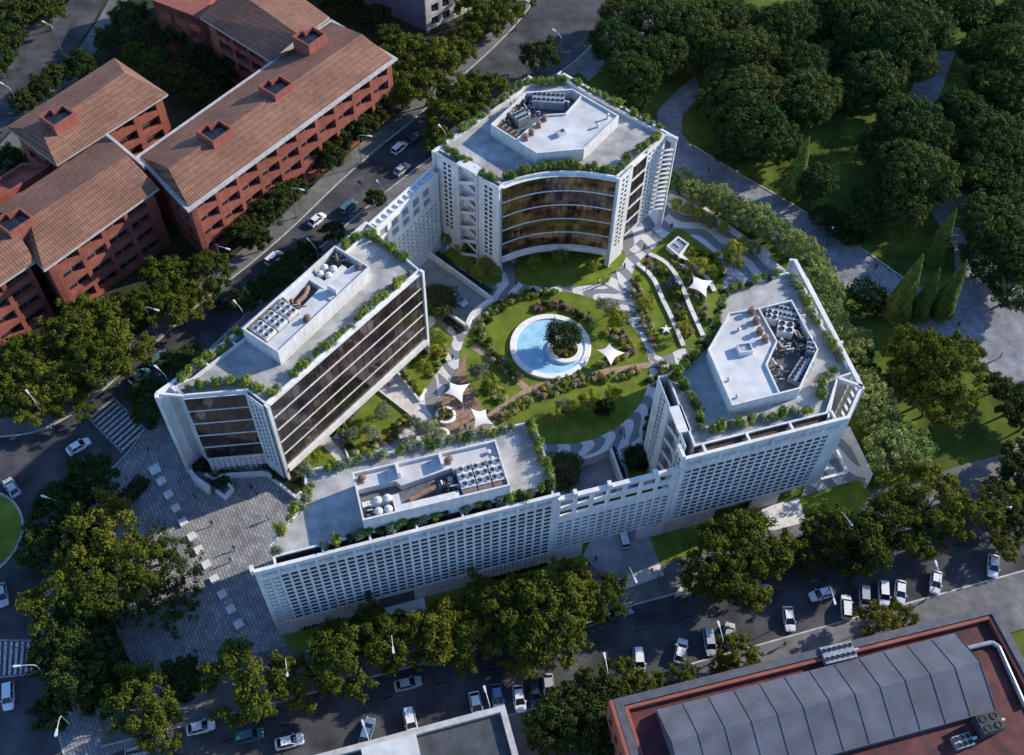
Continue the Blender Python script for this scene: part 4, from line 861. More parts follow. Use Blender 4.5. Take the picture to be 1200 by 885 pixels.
# low white garden walls
def lowwall(px, h, th, label, z=0.1, m='white', cat='wall', name='garden_wall'):
    P = GL(px, z+h); b = MB()
    for p, q in zip(P[:-1], P[1:]): b.wall(p, q, th, z, z+h)
    for p in P[1:-1]: b.prism([(p.x+th*0.5*math.cos(a), p.y+th*0.5*math.sin(a)) for a in [i*math.pi/4 for i in range(8)]], z, z+h+0.001)
    return tag(b.build(name, M[m]), label, cat)
lowwall([(497, 291), (540, 322), (578, 350)], 1.6, 0.5, 'straight white wall along the upper side of the parking ramp')
lowwall(smooth([(578, 350), (565, 357), (553, 368), (547, 381)], 4), 1.6, 0.8, 'curved white parapet where the parking ramp dives under the garden')
lowwall([(547, 381), (520, 362), (500, 346)], 1.6, 0.5, 'white wall on the lower side of the parking ramp beside the dark tree')
lowwall(smooth([(747, 308), (765, 325), (776.5, 350), (790, 378), (801, 405)], 4), 0.5, 0.9, 'white curved garden bench wall nearest the round lawn', cat='bench wall')
lowwall(smooth([(760.7, 297), (781, 308), (797, 330), (808, 357), (824, 393)], 4), 0.5, 0.9, 'white curved garden bench wall in the middle of the three', cat='bench wall')
lowwall(smooth([(794.6, 297), (810.5, 309.5), (826, 321), (837.6, 341)], 4), 0.5, 0.9, 'short curved bench wall between the square pavilion and the white sail', cat='bench wall')
lowwall([(784.5, 227), (800, 233), (819.5, 243), (850, 261), (878, 281), (903, 296)], 1.6, 0.4, 'long white boundary wall between the wavy path and the laurel trees')
lowwall([(461, 428), (463, 432), (491, 468), (499, 455)], 0.6, 0.4, 'white edge wall around the lawn beside the bronze glass block')
lowwall([(436, 451), (483, 487)], 0.5, 0.3, 'white edging along the corner lawn path')
lowwall([(403, 492), (402, 520), (410, 540)], 0.6, 0.3, 'white edging on the left side of the corner lawn')
lowwall([(222, 550), (227, 558), (243, 570)], 2.6, 0.7, 'white slanted ground wall turning the left block corner', name='retaining_wall')
lowwall([(240, 555), (248, 561), (262, 556), (310, 553)], 1.2, 0.5, 'white planter wall under the left block front hedge')
lowwall([(243, 566), (263, 582), (272, 572), (260, 559)], 1.0, 0.5, 'white kite-shaped planter wall on the plaza', name='planter_wall', cat='planter')
lowwall([(311, 553), (330, 568), (347, 582), (353, 576)], 1.0, 0.5, 'white planter wall running from the left block to the low block')
lowwall([(664, 540), (672, 572)], 2.6, 0.5, 'left white wall of the sunken yard behind the avenue screen')
lowwall(smooth([(660, 540), (675, 538), (696, 533), (715, 523)], 4), 2.6, 0.7, 'curved rear white wall of the sunken yard')
lowwall([(715, 523), (729, 562)], 2.6, 0.5, 'right white wall of the sunken yard')
lowwall([(994, 500), (1021, 555), (1016, 566)], 2.0, 0.6, 'pale ground wall below the corner of the right block')
b = MB(); q = GL([(962, 561), (993, 553), (981, 527)], 3.4)
for u, v in zip(q[:-1], q[1:]): b.wall(u, v, 0.5, 2.7, 3.4)
for p in q: b.box((p.x, p.y), 0.35, 0.35, 0.1, 2.7)
tag(b.build('entrance_frame', W), 'white open frame on posts at the foot of the right block', 'canopy frame')
# ------------------------------------------------------------------ the neighbours
RED = M['redwall']
ROOFT = {}
def tile_mat(d, key):
    if key not in ROOFT:
        m = mat('clay_tiles', (0.28, 0.14, 0.092), 0.8, 0.12, 0.9, stain=0.25, bump=0.15); multiply_into(m, tiles((d.x, d.y), 0.62, 0.55))
        def cross(N, L, tc, d=d):
            return tiles((-d.y, d.x), 1.1, 0.8)(N, L, tc)
        multiply_into(m, cross); ROOFT[key] = m
    return ROOFT[key]
def windows_wall(par, p, q, z0, z1, floors, fh, sill, wh, bay, ww, th=0.6, groups=None, wall=RED, skip=0.0, frame=M['mullion'], outward=None):
    """pierced wall with a window part in every opening"""
    p = Vector((p[0], p[1], 0)); q = Vector((q[0], q[1], 0)); L = (q-p).length; d = (q-p)/L; n = Vector((d.y, -d.x, 0))
    if outward is not None and n.dot(outward) < 0: n = -n
    side = 1 if Vector((-d.y, d.x, 0)).dot(-n) > 0 else -1
    nb = max(1, int((L-0.6)/bay)); x0 = (L-nb*bay)/2+(bay-ww)/2
    xs = [v for i in range(nb) for v in (x0+i*bay, x0+i*bay+ww)]; zs = [v for k in range(floors) for v in (z0+sill+k*fh, z0+sill+k*fh+wh)]
    g = MB(); g.grid(p, q, z0, z1, xs, zs, lambda i, j: i % 2 == 1 and j % 2 == 1 and i < len(xs)+1 and j < len(zs)+1, th, side=side); g.build('facade', wall, par)
    for i in range(nb):
        for k in range(floors):
            a = p+d*(x0+i*bay)-n*(th-0.08); b2 = a+d*ww; zb = z0+sill+k*fh; w_ = MB(); w_.face([(a.x, a.y, zb), (b2.x, b2.y, zb), (b2.x, b2.y, zb+wh), (a.x, a.y, zb+wh)])
            o = w_.build('window', M['glassdark'], par); f = MB()
            for t in ([0.0, 0.5, 1.0] if ww > 1.6 else [0, 1.0]):
                c = a.lerp(b2, t)+n*0.05; f.box((c.x, c.y), 0.09, 0.08, zb, zb+wh, math.atan2(d.y, d.x))
            f.wall(a+n*0.06, b2+n*0.06, 0.06, zb+wh*0.42, zb+wh*0.42+0.06)
            f.build('frame', M['steel'] if ww > 1.6 else frame, o)
    for i in range(nb+1):                                           # pilasters
        pass
def hip_block(label, eave, faces, zE, walls, ridge_dir, key, fac, name='red_building', wins=None):
    root = empty(name, (0, 0, 0), 0, label, 'building'); E = GL(eave, zE); Ep = [Vector(p[:2]) for p in (E if area(E) > 0 else E[::-1])]
    Wl = inset(Ep, 2.4); b = MB(); b.prism(Wl, 0, zE-0.6); b.build('walls', M['redwall'], root)
    b = MB(); b.prism(Ep, zE-0.55, zE-0.05, bottom=True); b.build('eaves', M['eave'], root)
    In = inset(Ep, 0.75)
    r = MB()
    for f in faces:
        pts = []
        for (x, y, z) in f:
            p = G(x, y, z)
            if z <= zE+0.01:
                k = min(range(len(Ep)), key=lambda i: (Ep[i]-Vector(p[:2])).length)
                if (Ep[k]-Vector(p[:2])).length < 1.5: p = Vector((In[k].x, In[k].y, zE+0.0))
            pts.append(p)
        r.face(pts)
    r.build('roof', tile_mat(ridge_dir, key), root)
    for (i, j, kw) in fac:
        a, c = [Vector(q) for q in (inset(Ep, 1.05))][i], [Vector(q) for q in (inset(Ep, 1.05))][j]
        windows_wall(root, a, c, 0, zE-0.56, outward=(Vector(((a.x+c.x)/2, (a.y+c.y)/2, 0))-sum((Vector((v.x, v.y, 0)) for v in Ep), Vector())/len(Ep)), **kw)
    return root, Ep
FK = dict(floors=4, fh=3.75, sill=1.25, wh=2.35, bay=5.6, ww=4.7, th=1.25)
d1 = (G(424, 38, 19.5)-G(197, 197, 19.5)); d1.z = 0; d1.normalize(); d1n = Vector((-d1.y, d1.x, 0))
ZR = 19.6
def eidx(E, eave_px, zE, px): 
    p = G(px[0], px[1], zE); return min(range(len(E)), key=lambda i: (E[i]-Vector(p[:2])).length)
def mk(label, eave, faces, sides, dirv, key, zE=16.0, kw=FK):
    E = GL(eave, zE); Ep = [Vector(p[:2]) for p in (E if area(E) > 0 else E[::-1])]
    fac = [(eidx(Ep, eave, zE, a), eidx(Ep, eave, zE, b), k2 or kw) for a, b, k2 in sides]
    return hip_block(label, eave, faces, zE, None, dirv, key, fac)
e = 16.0
mk('long red block with tiled hip roof and three skylight boxes beside the street', [(220, 247.5), (466, 68), (388, 22), (159, 183)],
   [[(220, 247.5, e), (466, 68, e), (424, 40, ZR), (197, 197, ZR)], [(159, 183, e), (197, 197, ZR), (424, 40, ZR), (388, 22, e)], [(159, 183, e), (220, 247.5, e), (197, 197, ZR)], [(466, 68, e), (388, 22, e), (424, 40, ZR)]],
   [((220, 247.5), (466, 68), None), ((159, 183), (220, 247.5), dict(FK, bay=3.6, ww=2.4)), ((388, 22), (466, 68), dict(FK, bay=3.6, ww=2.4))], d1, 'a')
mk('short red wing with tiled roof running away behind the long red block', [(234, 20), (317, 72), (386, 20), (308, -36)],
   [[(234, 20, e), (317, 72, e), (352, 42, ZR), (270, -16, ZR)], [(308, -36, e), (270, -16, ZR), (352, 42, ZR), (386, 20, e)], [(234, 20, e), (308, -36, e), (270, -16, ZR)]],
   [((234, 20), (317, 72), None)], d1n, 'b', zE=15.9)
mk('red block with tiled roof at the left, stepped back from the long red block', [(125.5, 159.5), (186, 220.5), (51, 317), (-8, 247)],
   [[(186, 220.5, e), (51, 317, e), (34, 256, ZR-.1), (150, 182, ZR-.1)], [(125.5, 159.5, e), (-8, 247, e), (34, 256, ZR-.1), (150, 182, ZR-.1)], [(51, 317, e), (-8, 247, e), (34, 256, ZR-.1)], [(125.5, 159.5, e), (186, 220.5, e), (150, 182, ZR-.1)]],
   [((186, 220.5), (51, 317), None), ((51, 317), (-8, 247), None)], d1, 'a', zE=15.8)
mk('red block cut by the left edge of the picture, nearest the roundabout', [(41, 306), (-100, 400), (-160, 340), (-20, 242)],
   [[(41, 306, e), (-100, 400, e), (-125, 372, ZR-.2), (20, 270, ZR-.2)], [(-20, 242, e), (-160, 340, e), (-125, 372, ZR-.2), (20, 270, ZR-.2)]],
   [((41, 306), (-100, 400), None)], d1, 'a', zE=15.7)
mk('detached red house with tiled hip roof and one skylight at the upper left', [(7, 149), (134, 67.8), (196.6, 110), (66, 193)],
   [[(7, 149, e), (134, 67.8, e), (146, 85, ZR-.3), (47.5, 152.5, ZR-.3)], [(66, 193, e), (196.6, 110, e), (146, 85, ZR-.3), (47.5, 152.5, ZR-.3)], [(7, 149, e), (66, 193, e), (47.5, 152.5, ZR-.3)], [(134, 67.8, e), (196.6, 110, e), (146, 85, ZR-.3)]],
   [((66, 193), (196.6, 110), dict(FK, bay=6, ww=4.6)), ((7, 149), (66, 193), None)], d1, 'a', zE=15.6)
# white gable coping between the blocks, low terrace
b = MB(); b.wall(G(125.5, 159.5, 16.5), G(169, 196.5, 16.5), 0.6, 15.9, 17.2); tag(b.build('gable_coping', M['eave']), 'pale upstand wall where the left tiled roof meets the long one', 'parapet')
tr = empty('terrace_building', (0, 0, 0), 0, 'low red terrace roof tucked between the detached house and left red block', 'building')
tp = GL([(-60, 250), (28, 195), (62, 197), (0, 238), (-60, 279)], 12); b = MB(); b.prism(tp, 0, 12); b.build('walls', RED, tr); b = MB(); b.ring(tp, 0.5, 12.01, 13.0); b.build('parapet', RED, tr)
# skylight boxes
def skybox(px, h, label, w=5.4, d_=4.2):
    c = G(px[0], px[1], 20.5); root = empty('roof_skylight', (c.x, c.y, 0), math.atan2(d1.y, d1.x), label, 'skylight', 'skylight boxes on the red tiled roofs')
    sh = [(-w/2, -d_/2), (w/2, -d_/2), (w/2, d_/2), (w*0.05, d_/2), (w*0.05, d_/2+0.9), (-w/2+0.0, d_/2+0.9)]
    b = MB(); b.ring([Vector((x, y)) for x, y in sh], 0.35, 17.0, 20.5); b.build('box_wall', M['redwall'], root)
    g = MB(); g.face([(x*0.93, y*0.93, 19.6) for x, y in sh]); g.build('glazing', M['glassdark'], root)
for p, l in (((253, 153), 'lower middle skylight box on the long red roof'), ((325, 100), 'upper middle skylight box on the long red roof'), ((364, 42), 'skylight box nearest the top where the red wing joins'), ((68, 135), 'skylight box on the detached red house'), ((17, 258), 'skylight box at the left edge of the picture on red roof')):
    skybox(p, 3.4, l)
# upper-left back red block among the trees
bk = empty('red_building', (0, 0, 0), 0, 'red block at the very top left, mostly cut by the upper edge', 'building')
q = GL([(178, 0), (236, 22), (262, -30), (205, -60)], 14); b = MB(); b.prism(q, 0, 13.9); b.build('walls', RED, bk)
windows_wall(bk, q[0], q[1], 0, 14, 3, 3.9, 1.6, 2.0, 4.2, 3.0, outward=Vector((-0.2, -1, 0)))
# ---- lower right building with zinc ridge roof
Z2 = 15.0
rb = empty('zinc_roof_building', (0, 0, 0), 0, 'red building with grey sheet-metal ridge roof at the lower right', 'building')
ro = GL([(718.6, 819.5), (1166, 709), (1225, 822), (1225, 960), (690, 960)], Z2)
R0, R1 = ro[0], ro[1]; rd = (R1-R0); rd.z = 0; RLn = rd.length; rd.normalize(); rn = Vector((-rd.y, rd.x, 0))
RO = [R0, R1, R1-rn*48, R0-rn*48]
b = MB(); b.prism([Vector(p[:2]) for p in RO], 0, Z2-1.2); b.build('walls', RED, rb)
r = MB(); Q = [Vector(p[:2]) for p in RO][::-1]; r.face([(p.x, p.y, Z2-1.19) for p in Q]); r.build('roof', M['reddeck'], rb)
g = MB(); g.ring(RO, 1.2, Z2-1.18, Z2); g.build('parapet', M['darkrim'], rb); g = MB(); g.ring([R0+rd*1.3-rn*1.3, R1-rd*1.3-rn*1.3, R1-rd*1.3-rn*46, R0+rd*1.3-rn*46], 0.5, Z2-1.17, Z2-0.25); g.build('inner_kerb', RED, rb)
windows_wall(rb, R0-rn*48-rd*0.62, R0-rd*0.62, 0, Z2-0.05, 3, 4.1, 1.5, 2.4, 2.6, 1.2, outward=-rd, th=0.6)
kk = [G(769.5, 832.5, Z2), G(1120, 742.6, Z2), G(1151, 778, 17.8), G(1164, 832.5, Z2), G(981, 885, Z2)]
za = Z2-1.1
top0, top1 = kk[0], kk[1]; zd = (top1-top0); zd.z = 0; zl = zd.length; zd.normalize(); zn = Vector((zd.y, -zd.x, 0)); wtot = (kk[3]-kk[1]).dot(zn); rdg = wtot*0.46
zr = MB(); N_ = 12
for i in range(N_):
    t0, t1 = zl*i/N_+0.04, zl*(i+1)/N_-0.04
    for (s0_, s1_, h0, h1) in ((0, rdg, za+1.1, 17.6), (wtot, rdg, za+1.1, 17.6)):
        a, b2 = top0+zd*t0+zn*s0_, top0+zd*t1+zn*s0_; c, d_ = top0+zd*(t1-(0.0))+zn*s1_, top0+zd*t0+zn*s1_
        zr.face([(a.x, a.y, h0), (b2.x, b2.y, h0), (c.x, c.y, h1), (d_.x, d_.y, h1)])
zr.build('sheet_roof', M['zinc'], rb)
se = MB()
for i in range(N_+1):
    p = top0+zd*(zl*i/N_); q = p+zn*rdg; q2 = p+zn*wtot
    se.tube((p.x, p.y, za+1.12), (q.x, q.y, 17.63), 0.07, n=5); se.tube((q.x, q.y, 17.63), (q2.x, q2.y, za+1.12), 0.07, n=5)
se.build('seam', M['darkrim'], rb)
cu = MB(); cu.wall(top0, top1, 0.15, Z2-1.15, za+1.1); cu.wall(top0+zn*wtot, top1+zn*wtot, 0.15, Z2-1.15, za+1.1)
E0, E1, Er = top1, top1+zn*wtot, top1+zn*rdg; 
for X0, X1, Xr in ((E0, E1, Er), (top0, top0+zn*wtot, top0+zn*rdg)):
    cu.face([(X0.x, X0.y, Z2-1.15), (X1.x, X1.y, Z2-1.15), (X1.x, X1.y, za+1.1), (Xr.x, Xr.y, 17.6), (X0.x, X0.y, za+1.1)])
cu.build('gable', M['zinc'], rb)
pi = MB(); pp = [G(x, y, Z2-0.7) for x, y in ((1128, 761), (1162, 753), (1170, 758), (1201, 828))]
for u, v in zip(pp[:-1], pp[1:]): pi.tube(u, v, 0.36, n=8)
tag(pi.build('ventilation_pipe', M['duct']), 'pale bent duct lying on the red roof at the right', 'duct')
# ---- bottom centre building
bc = empty('flat_roof_building', (0, 0, 0), 0, 'grey flat-roofed building cut by the bottom edge of the picture', 'building')
f0, f1 = G(591.5, 825.7, 12), G(300, 903, 12); fd = (f1-f0); fd.z = 0; fd.normalize(); fnn = Vector((-fd.y, fd.x, 0)); fnn = fnn if fnn.y < 0 else -fnn
Qf = [f0, f0+fd*60, f0+fd*60+fnn*30, f0+fnn*30]
b = MB(); b.prism(Qf, 0, 11.2); b.build('walls', M['white2'], bc); r = MB(); QQ = Qf if area(Qf) > 0 else Qf[::-1]; r.face([(p.x, p.y, 11.21) for p in QQ]); r.build('roof', M['greydeck'], bc)
g = MB(); g.ring(Qf, 0.9, 11.22, 12.0); g.build('parapet', M['eave'], bc)
x = [f0+fd*13.5+fnn*1.0, f0+fd*21.5+fnn*1.0, f0+fd*21.5+fnn*14, f0+fd*13.5+fnn*14]; g = MB(); g.prism(x, 11.23, 12.9); g.build('roof_box', M['deck2'], bc)
# ---- top building
tb = empty('mauve_building', (0, 0, 0), 0, 'mauve clad building with white balcony front at the top edge', 'building')
t0_, t1_, t2_ = G(498, 36, 0), G(548, 12, 0), G(415, -2, 0); TH = 15
dta = (t1_-t0_); dta.z = 0; dta.normalize(); dtb = (t2_-t0_); dtb.z = 0; dtb.normalize()
pl4 = [t0_, t0_+dta*26, t0_+dta*26+dtb*34, t0_+dtb*34]
b = MB(); b.prism(pl4, 0, TH); b.build('walls', M['mauve'], tb)
windows_wall(tb, t0_-dtb*0.62, t0_+dta*26-dtb*0.62, 0, TH+0.4, 4, 3.6, 0.9, 2.3, 3.4, 2.3, wall=M['cream'], outward=-dtb, th=0.6)
# ------------------------------------------------------------------ trees and planting
# avenue side
trees('street', [(350, 800, 5.5), (288, 795, 8.3), (402, 768, 7.8), (442, 742, 6.2), (470, 752, 6.2), (515, 742, 7.2), (552, 748, 6.2), (585, 712, 7.5), (632, 722, 8.6), (618, 762, 5.5), (668, 695, 6.8), (702, 700, 5.6), (655, 745, 6.0)],
      '{o} from the left in the olive-green row between the slotted block and avenue', 'avenue trees below the low block')
trees('street', [(850, 655, 8.4), (890, 640, 7.8), (826, 682, 5.0), (872, 676, 6.5)], '{o} from the left of the four olive trees below the right block', 'olive trees left of the small driveway')
trees('street', [(975, 622, 6.6), (1008, 632, 7.5), (1045, 612, 7.5), (1082, 628, 5.0), (1092, 585, 8.0), (1138, 603, 6.5), (1178, 640, 3.5), (1178, 585, 5.5)],
      '{o} from the left of the avenue trees right of the small driveway', 'avenue trees at the right')
trees('dark', [(945, 650, 5.0), (990, 655, 4.5), (1200, 560, 6.0), (1190, 615, 4.0)], '{o} from the left of the dark trees behind the right avenue row', 'dark trees at the right avenue')
# plaza
trees('street', [(118, 625, 8.4), (70, 700, 8.0), (112, 690, 8.0), (158, 662, 7.2)], '{o} from the left of the sunlit yellow-olive trees west of the plaza', 'sunlit trees beside the plaza')
trees('street', [(165, 822, 7.0), (190, 855, 4.6)], '{o} from the left of two olive trees at the plaza foot near the crosswalk', 'trees at the plaza foot')
trees('bare', [(180, 645, 6.2), (208, 668, 5.8), (190, 716, 6.0), (214, 700, 5.2), (152, 716, 5.6)], '{o} from the left of the open dark trees standing on the plaza paving', 'open crowned trees on the plaza')
trees('dark', [(108, 560, 6.4), (72, 595, 6.6), (48, 640, 5.6), (95, 640, 6.0), (78, 745, 6.4), (112, 768, 5.6), (85, 800, 6.4), (60, 770, 5.0), (118, 818, 4.4), (60, 835, 4.2), (215, 795, 5.0)],
      '{o} from the left of the dark trees crowding the plaza west edge', 'dark trees beside the plaza')
# lower side of the avenue
trees('dark', [(690, 812, 5.2), (655, 845, 6.5), (712, 826, 5.5), (700, 855, 6.5), (642, 862, 4.5)], '{o} from the left of the dark trees between the two lower buildings', 'dark trees between lower buildings', cat='tree')
trees('street', [(725, 795, 4.6), (757, 802, 3.8), (800, 795, 3.2)], '{o} from the left of three small trees left of the zinc roof corner', 'small trees by the zinc roof corner')
trees('street', [(866, 768, 4.6), (850, 785, 3.0), (1030, 732, 4.6), (1058, 722, 3.2)], '{o} from the left of four small trees over the zinc building parapet', 'small trees along the zinc building')
# north-west street, red building side
trees('street', [(20, 420, 7.0), (60, 440, 7.0), (85, 385, 7.6), (112, 425, 7.6), (108, 372, 7.0), (140, 405, 7.5), (35, 470, 6.2), (82, 465, 5.5), (5, 455, 6.0)],
      '{o} from the left of the olive trees facing the lower left red block', 'olive trees facing the left red block')
trees('street', [(195, 325, 6.5), (210, 360, 6.0), (242, 318, 6.5), (232, 345, 5.0), (170, 360, 6.0)], '{o} from the left of the olive trees by the red block step', 'olive trees near the red block step')
trees('dark', [(286, 268, 5.0), (312, 246, 5.2), (330, 232, 4.8), (345, 222, 4.0), (386, 182, 5.0), (400, 165, 4.6), (422, 148, 5.2), (440, 130, 5.0), (300, 282, 4.0)],
      '{o} from the left of the dark trees along the long red block', 'dark trees along the long red block')
trees('street', [(480, 66, 8.0), (505, 72, 8.0), (498, 100, 7.0), (543, 112, 7.6), (566, 104, 7.6), (525, 138, 6.5), (560, 135, 6.0), (470, 105, 6.5), (535, 60, 6.0), (515, 165, 4.5)],
      '{o} from the left of the street trees above the link wall', 'street trees beside the top left street')
trees('street', [(568, 22, 7.0), (590, 12, 6.0), (545, 45, 5.0), (556, 8, 6), (612, -2, 5)], '{o} from the left of the trees right of the mauve building', 'trees beside the mauve building')
trees('dark', [(633, 66, 6.4)], 'single round tree standing alone on the street above the top block', 'lone street tree')
trees('dark', [(176, 482, 5.0), (172, 462, 4.6), (205, 425, 4.2), (222, 415, 3.2), (285, 352, 4.2), (306, 338, 4.2), (330, 320, 4.5), (345, 308, 4.2), (362, 296, 3.8), (390, 272, 3.6), (440, 232, 3.2), (508, 163, 2.6)],
      '{o} from the left of the low dark trees against the left block street wall', 'low trees behind the left block')
trees('street', [(52, 14, 6), (180, 78, 6.0), (160, 62, 4.5)], '{o} from the left of the yellowish trees behind the detached red house', 'trees behind the detached house')
trees('dark', [(150, 18, 6.5), (172, 38, 5.5), (95, 75, 5.5), (68, 88, 5.0), (50, 104, 5.0), (30, 118, 5), (210, 40, 6.0), (228, 70, 6.0), (215, 92, 6), (240, 105, 5.5), (262, 120, 5), (255, 85, 5), (128, 45, 5), (8, 190, 5.5), (14, 215, 4)],
      '{o} from the left of the dark trees around the detached red house', 'dark trees around the detached house')
trees('dark', [(20, 15, 7.5), (45, 5, 7.0), (5, 40, 7.0), (-5, 70, 6), (70, -8, 6), (440, 20, 5.5), (452, 42, 5), (408, 8, 5), (390, -5, 6)], '{o} from the left of the dark trees along the top edge', 'dark trees at the top edge')
# park
trees('park', [(878, 62, 8.2), (905, 40, 7.5), (935, 28, 8), (882, 108, 8), (880, 150, 9), (918, 168, 5.5), (946, 112, 8), (938, 78, 7), (858, 175, 5.0), (846, 62, 6.5), (852, 92, 6.5), (842, 128, 5.5)], '{o} from the left of the big dark crowns left of the park lawn', 'park trees left of the lawn')
trees('park', [(722, 50, 6.8), (742, 84, 6.8), (775, 22, 7.5), (812, 30, 8.0), (775, 62, 7.0), (808, 62, 5.5), (838, 10, 7.5), (730, 12, 6), (745, 115, 4.5), (860, 22, 7)], '{o} from the left of the park trees right of the top street', 'park trees near the top street')
trees('park', [(1012, 38, 8.5), (1045, 52, 8.5), (1082, 30, 8.5), (1024, 88, 7.5), (1072, 68, 6.5), (985, 12, 8), (1035, 5, 8), (962, 25, 6.5), (1090, -2, 8), (1000, 70, 6.5), (990, 105, 5.5)], '{o} from the left of the crowns at the top of the park', 'park trees at the top')
trees('park', [(1062, 148, 8.0), (1090, 170, 6.5), (1082, 205, 8.6), (1052, 190, 6.5), (1035, 172, 5.5), (1058, 240, 6.5), (1028, 235, 5.5), (1010, 252, 4.5), (1046, 120, 5)], '{o} from the left of the round crowns between lawn and side path', 'park trees in the middle')
trees('park', [(1168, 165, 8.5), (1195, 185, 7.5), (1155, 205, 7.0), (1190, 225, 8.0), (1172, 262, 8.5), (1198, 290, 8.0), (1160, 300, 6.0), (1195, 60, 8.5), (1172, 95, 7.0), (1195, 115, 7), (1140, 180, 5), (1198, 20, 8), (1188, 335, 5.5), (1130, 130, 6), (1150, 60, 6), (1145, 15, 7)],
      '{o} from the left of the park crowns near the right edge', 'park trees at the right edge')
trees('cone', [(956, 212, 3.7)], 'single pointed dark-green tree on the park lawn beside the promenade', 'conical tree')
trees('bushtree', [(968, 252, 2.8), (985, 262, 3.0), (1000, 275, 2.6), (1022, 348, 3.6)], '{o} from the left of the round bushes beside the promenade', 'round bushes at the promenade', cat='bush')
for (bx, by, sc_, lab) in ((1046, 374, 1.25, 'tallest left cypress of the group beside the promenade'), (1072, 374, 1.0, 'small middle cypress of the group beside the promenade'), (1098, 372, 1.12, 'right-hand cypress of the promenade group'), (1090, 308, 1.05, 'cypress behind the promenade group, nearer the side path'), (926, 232, 1.15, 'slim cypress between the big crowns and pointed tree')):
    p = G(bx, by, 0); place(T['cyp'][0], (p.x, p.y, 0), random.random()*6, (sc_, sc_, sc_), lab, 'cypresses in the park', 'tree')
trees('street', [(1078, 415, 8.2), (1110, 440, 8.5), (1092, 468, 6.5), (1060, 445, 6.0), (1128, 412, 5.5)], '{o} from the left of the brown-olive spreading trees below the cypresses', 'spreading trees below the cypresses')
trees('dark', [(1190, 468, 6.0), (1168, 450, 3.6), (1205, 490, 5), (1198, 535, 5)], '{o} from the left of the dark trees by the right promenade end', 'dark trees at the promenade end')
trees('light', [(798, 212, 3.6), (813, 219, 3.8), (828, 227, 3.8), (844, 235, 4.0), (858, 243, 4.0), (873, 250, 4.2), (888, 259, 4.2), (903, 267, 4.2), (918, 276, 4.0), (930, 286, 4.0)], '{o} from the left in the pale laurel row behind the garden wall', 'laurel row behind the garden wall')
trees('light', [(945, 296, 4.4), (955, 312, 4.4), (963, 328, 4.6), (972, 344, 4.2), (966, 362, 4.0), (978, 372, 3.6), (990, 395, 4.2), (998, 415, 4.0), (1005, 398, 3.4), (1018, 450, 4.2), (1024, 470, 5.0), (1032, 490, 4.4), (1040, 508, 4.0), (1052, 530, 5.6), (1070, 522, 4.6), (1066, 546, 4.4)], '{o} from the left of the pale trees against the right block', 'pale trees against the right block')
trees('dark', [(1018, 435, 3.6), (1002, 440, 3.4), (1012, 415, 3)], '{o} from the left of the darker trees mixed behind the right block', 'darker trees behind right block')
# courtyard
trees('olive', [(662, 391, 2.9, 1.0)], 'dark round olive tree on the island in the pool', 'pool island tree')
trees('olive', [(509, 352, 3.5)], 'dark rounded tree squeezed between bronze glass block and ramp wall', 'dark garden trees')
trees('olive', [(662, 553, 3.0)], 'dark tree in the corner behind the avenue screen', 'dark garden trees')
trees('bushtree', [(748, 537, 2.7)], 'round clipped tree on the small corner lawn by the stair wall', 'corner lawn tree')
trees('young', [(860, 292, 2.5), (818, 312, 2.4), (862, 308, 2.0), (757, 355, 2.0), (800, 385, 1.9), (834, 318, 1.6), (846, 300, 1.8)], '{o} from the left of the yellow-green trees on the bench-wall lawns', 'young trees on the bench wall lawn')
trees('younggrey', [(712, 360, 2.6)], 'grey-green young tree at the upper right of the round lawn', 'grey tree on the round lawn')
trees('young', [(723, 373, 2.3), (718, 462, 1.9), (690, 467, 2.2), (668, 478, 1.7), (576, 449, 2.0), (558, 433, 1.6), (651, 487, 1.7)], '{o} from the left of the yellow-green trees on the round lawn', 'young trees on the round lawn')
trees('bushtree', [(706, 477, 1.8)], 'dark green bushy tree on the lower part of the round lawn', 'dark bush on round lawn')
trees('younggrey', [(661, 476, 1.8), (562, 436, 2.0)], '{o} from the left of two grey-green trees in the flower strips', 'grey trees in the flower strips')
trees('young', [(655, 303, 2.2), (627, 308, 1.9), (695, 311, 1.9)], '{o} from the left of the trees before the amber glass front', 'trees before the amber glass')
trees('young', [(571, 305, 2.2), (560, 318, 1.6), (522, 279, 1.9), (540, 290, 1.3), (580, 318, 1.6)], '{o} from the left of the trees under the top block stair wall', 'trees under the stair wall')
trees('young', [(497, 432, 1.9), (515, 398, 1.6), (512, 412, 1.4)], '{o} from the left of the trees on the lawn beside bronze glass', 'trees beside the bronze glass')
trees('younggrey', [(449, 482, 1.9), (436, 507, 1.6), (412, 508, 1.6), (345, 528, 2.0), (352, 545, 1.7), (500, 505, 2.3), (487, 498, 1.8), (515, 515, 1.8), (480, 520, 1.9)], '{o} from the left of the grey-green trees near the low block roof', 'grey trees near the low block')
trees('young', [(366, 556, 1.4), (352, 540, 1.6), (372, 535, 1.3)], '{o} from the left of the yellow-green trees in the plaza corner', 'trees in the plaza corner')
trees('young', [(792, 240, 1.7), (806, 246, 1.8), (818, 252, 1.8), (832, 260, 1.8), (847, 268, 1.7), (872, 284, 1.6), (884, 292, 1.6)], '{o} from the left of the small trees under the boundary wall', 'small trees under the boundary wall')
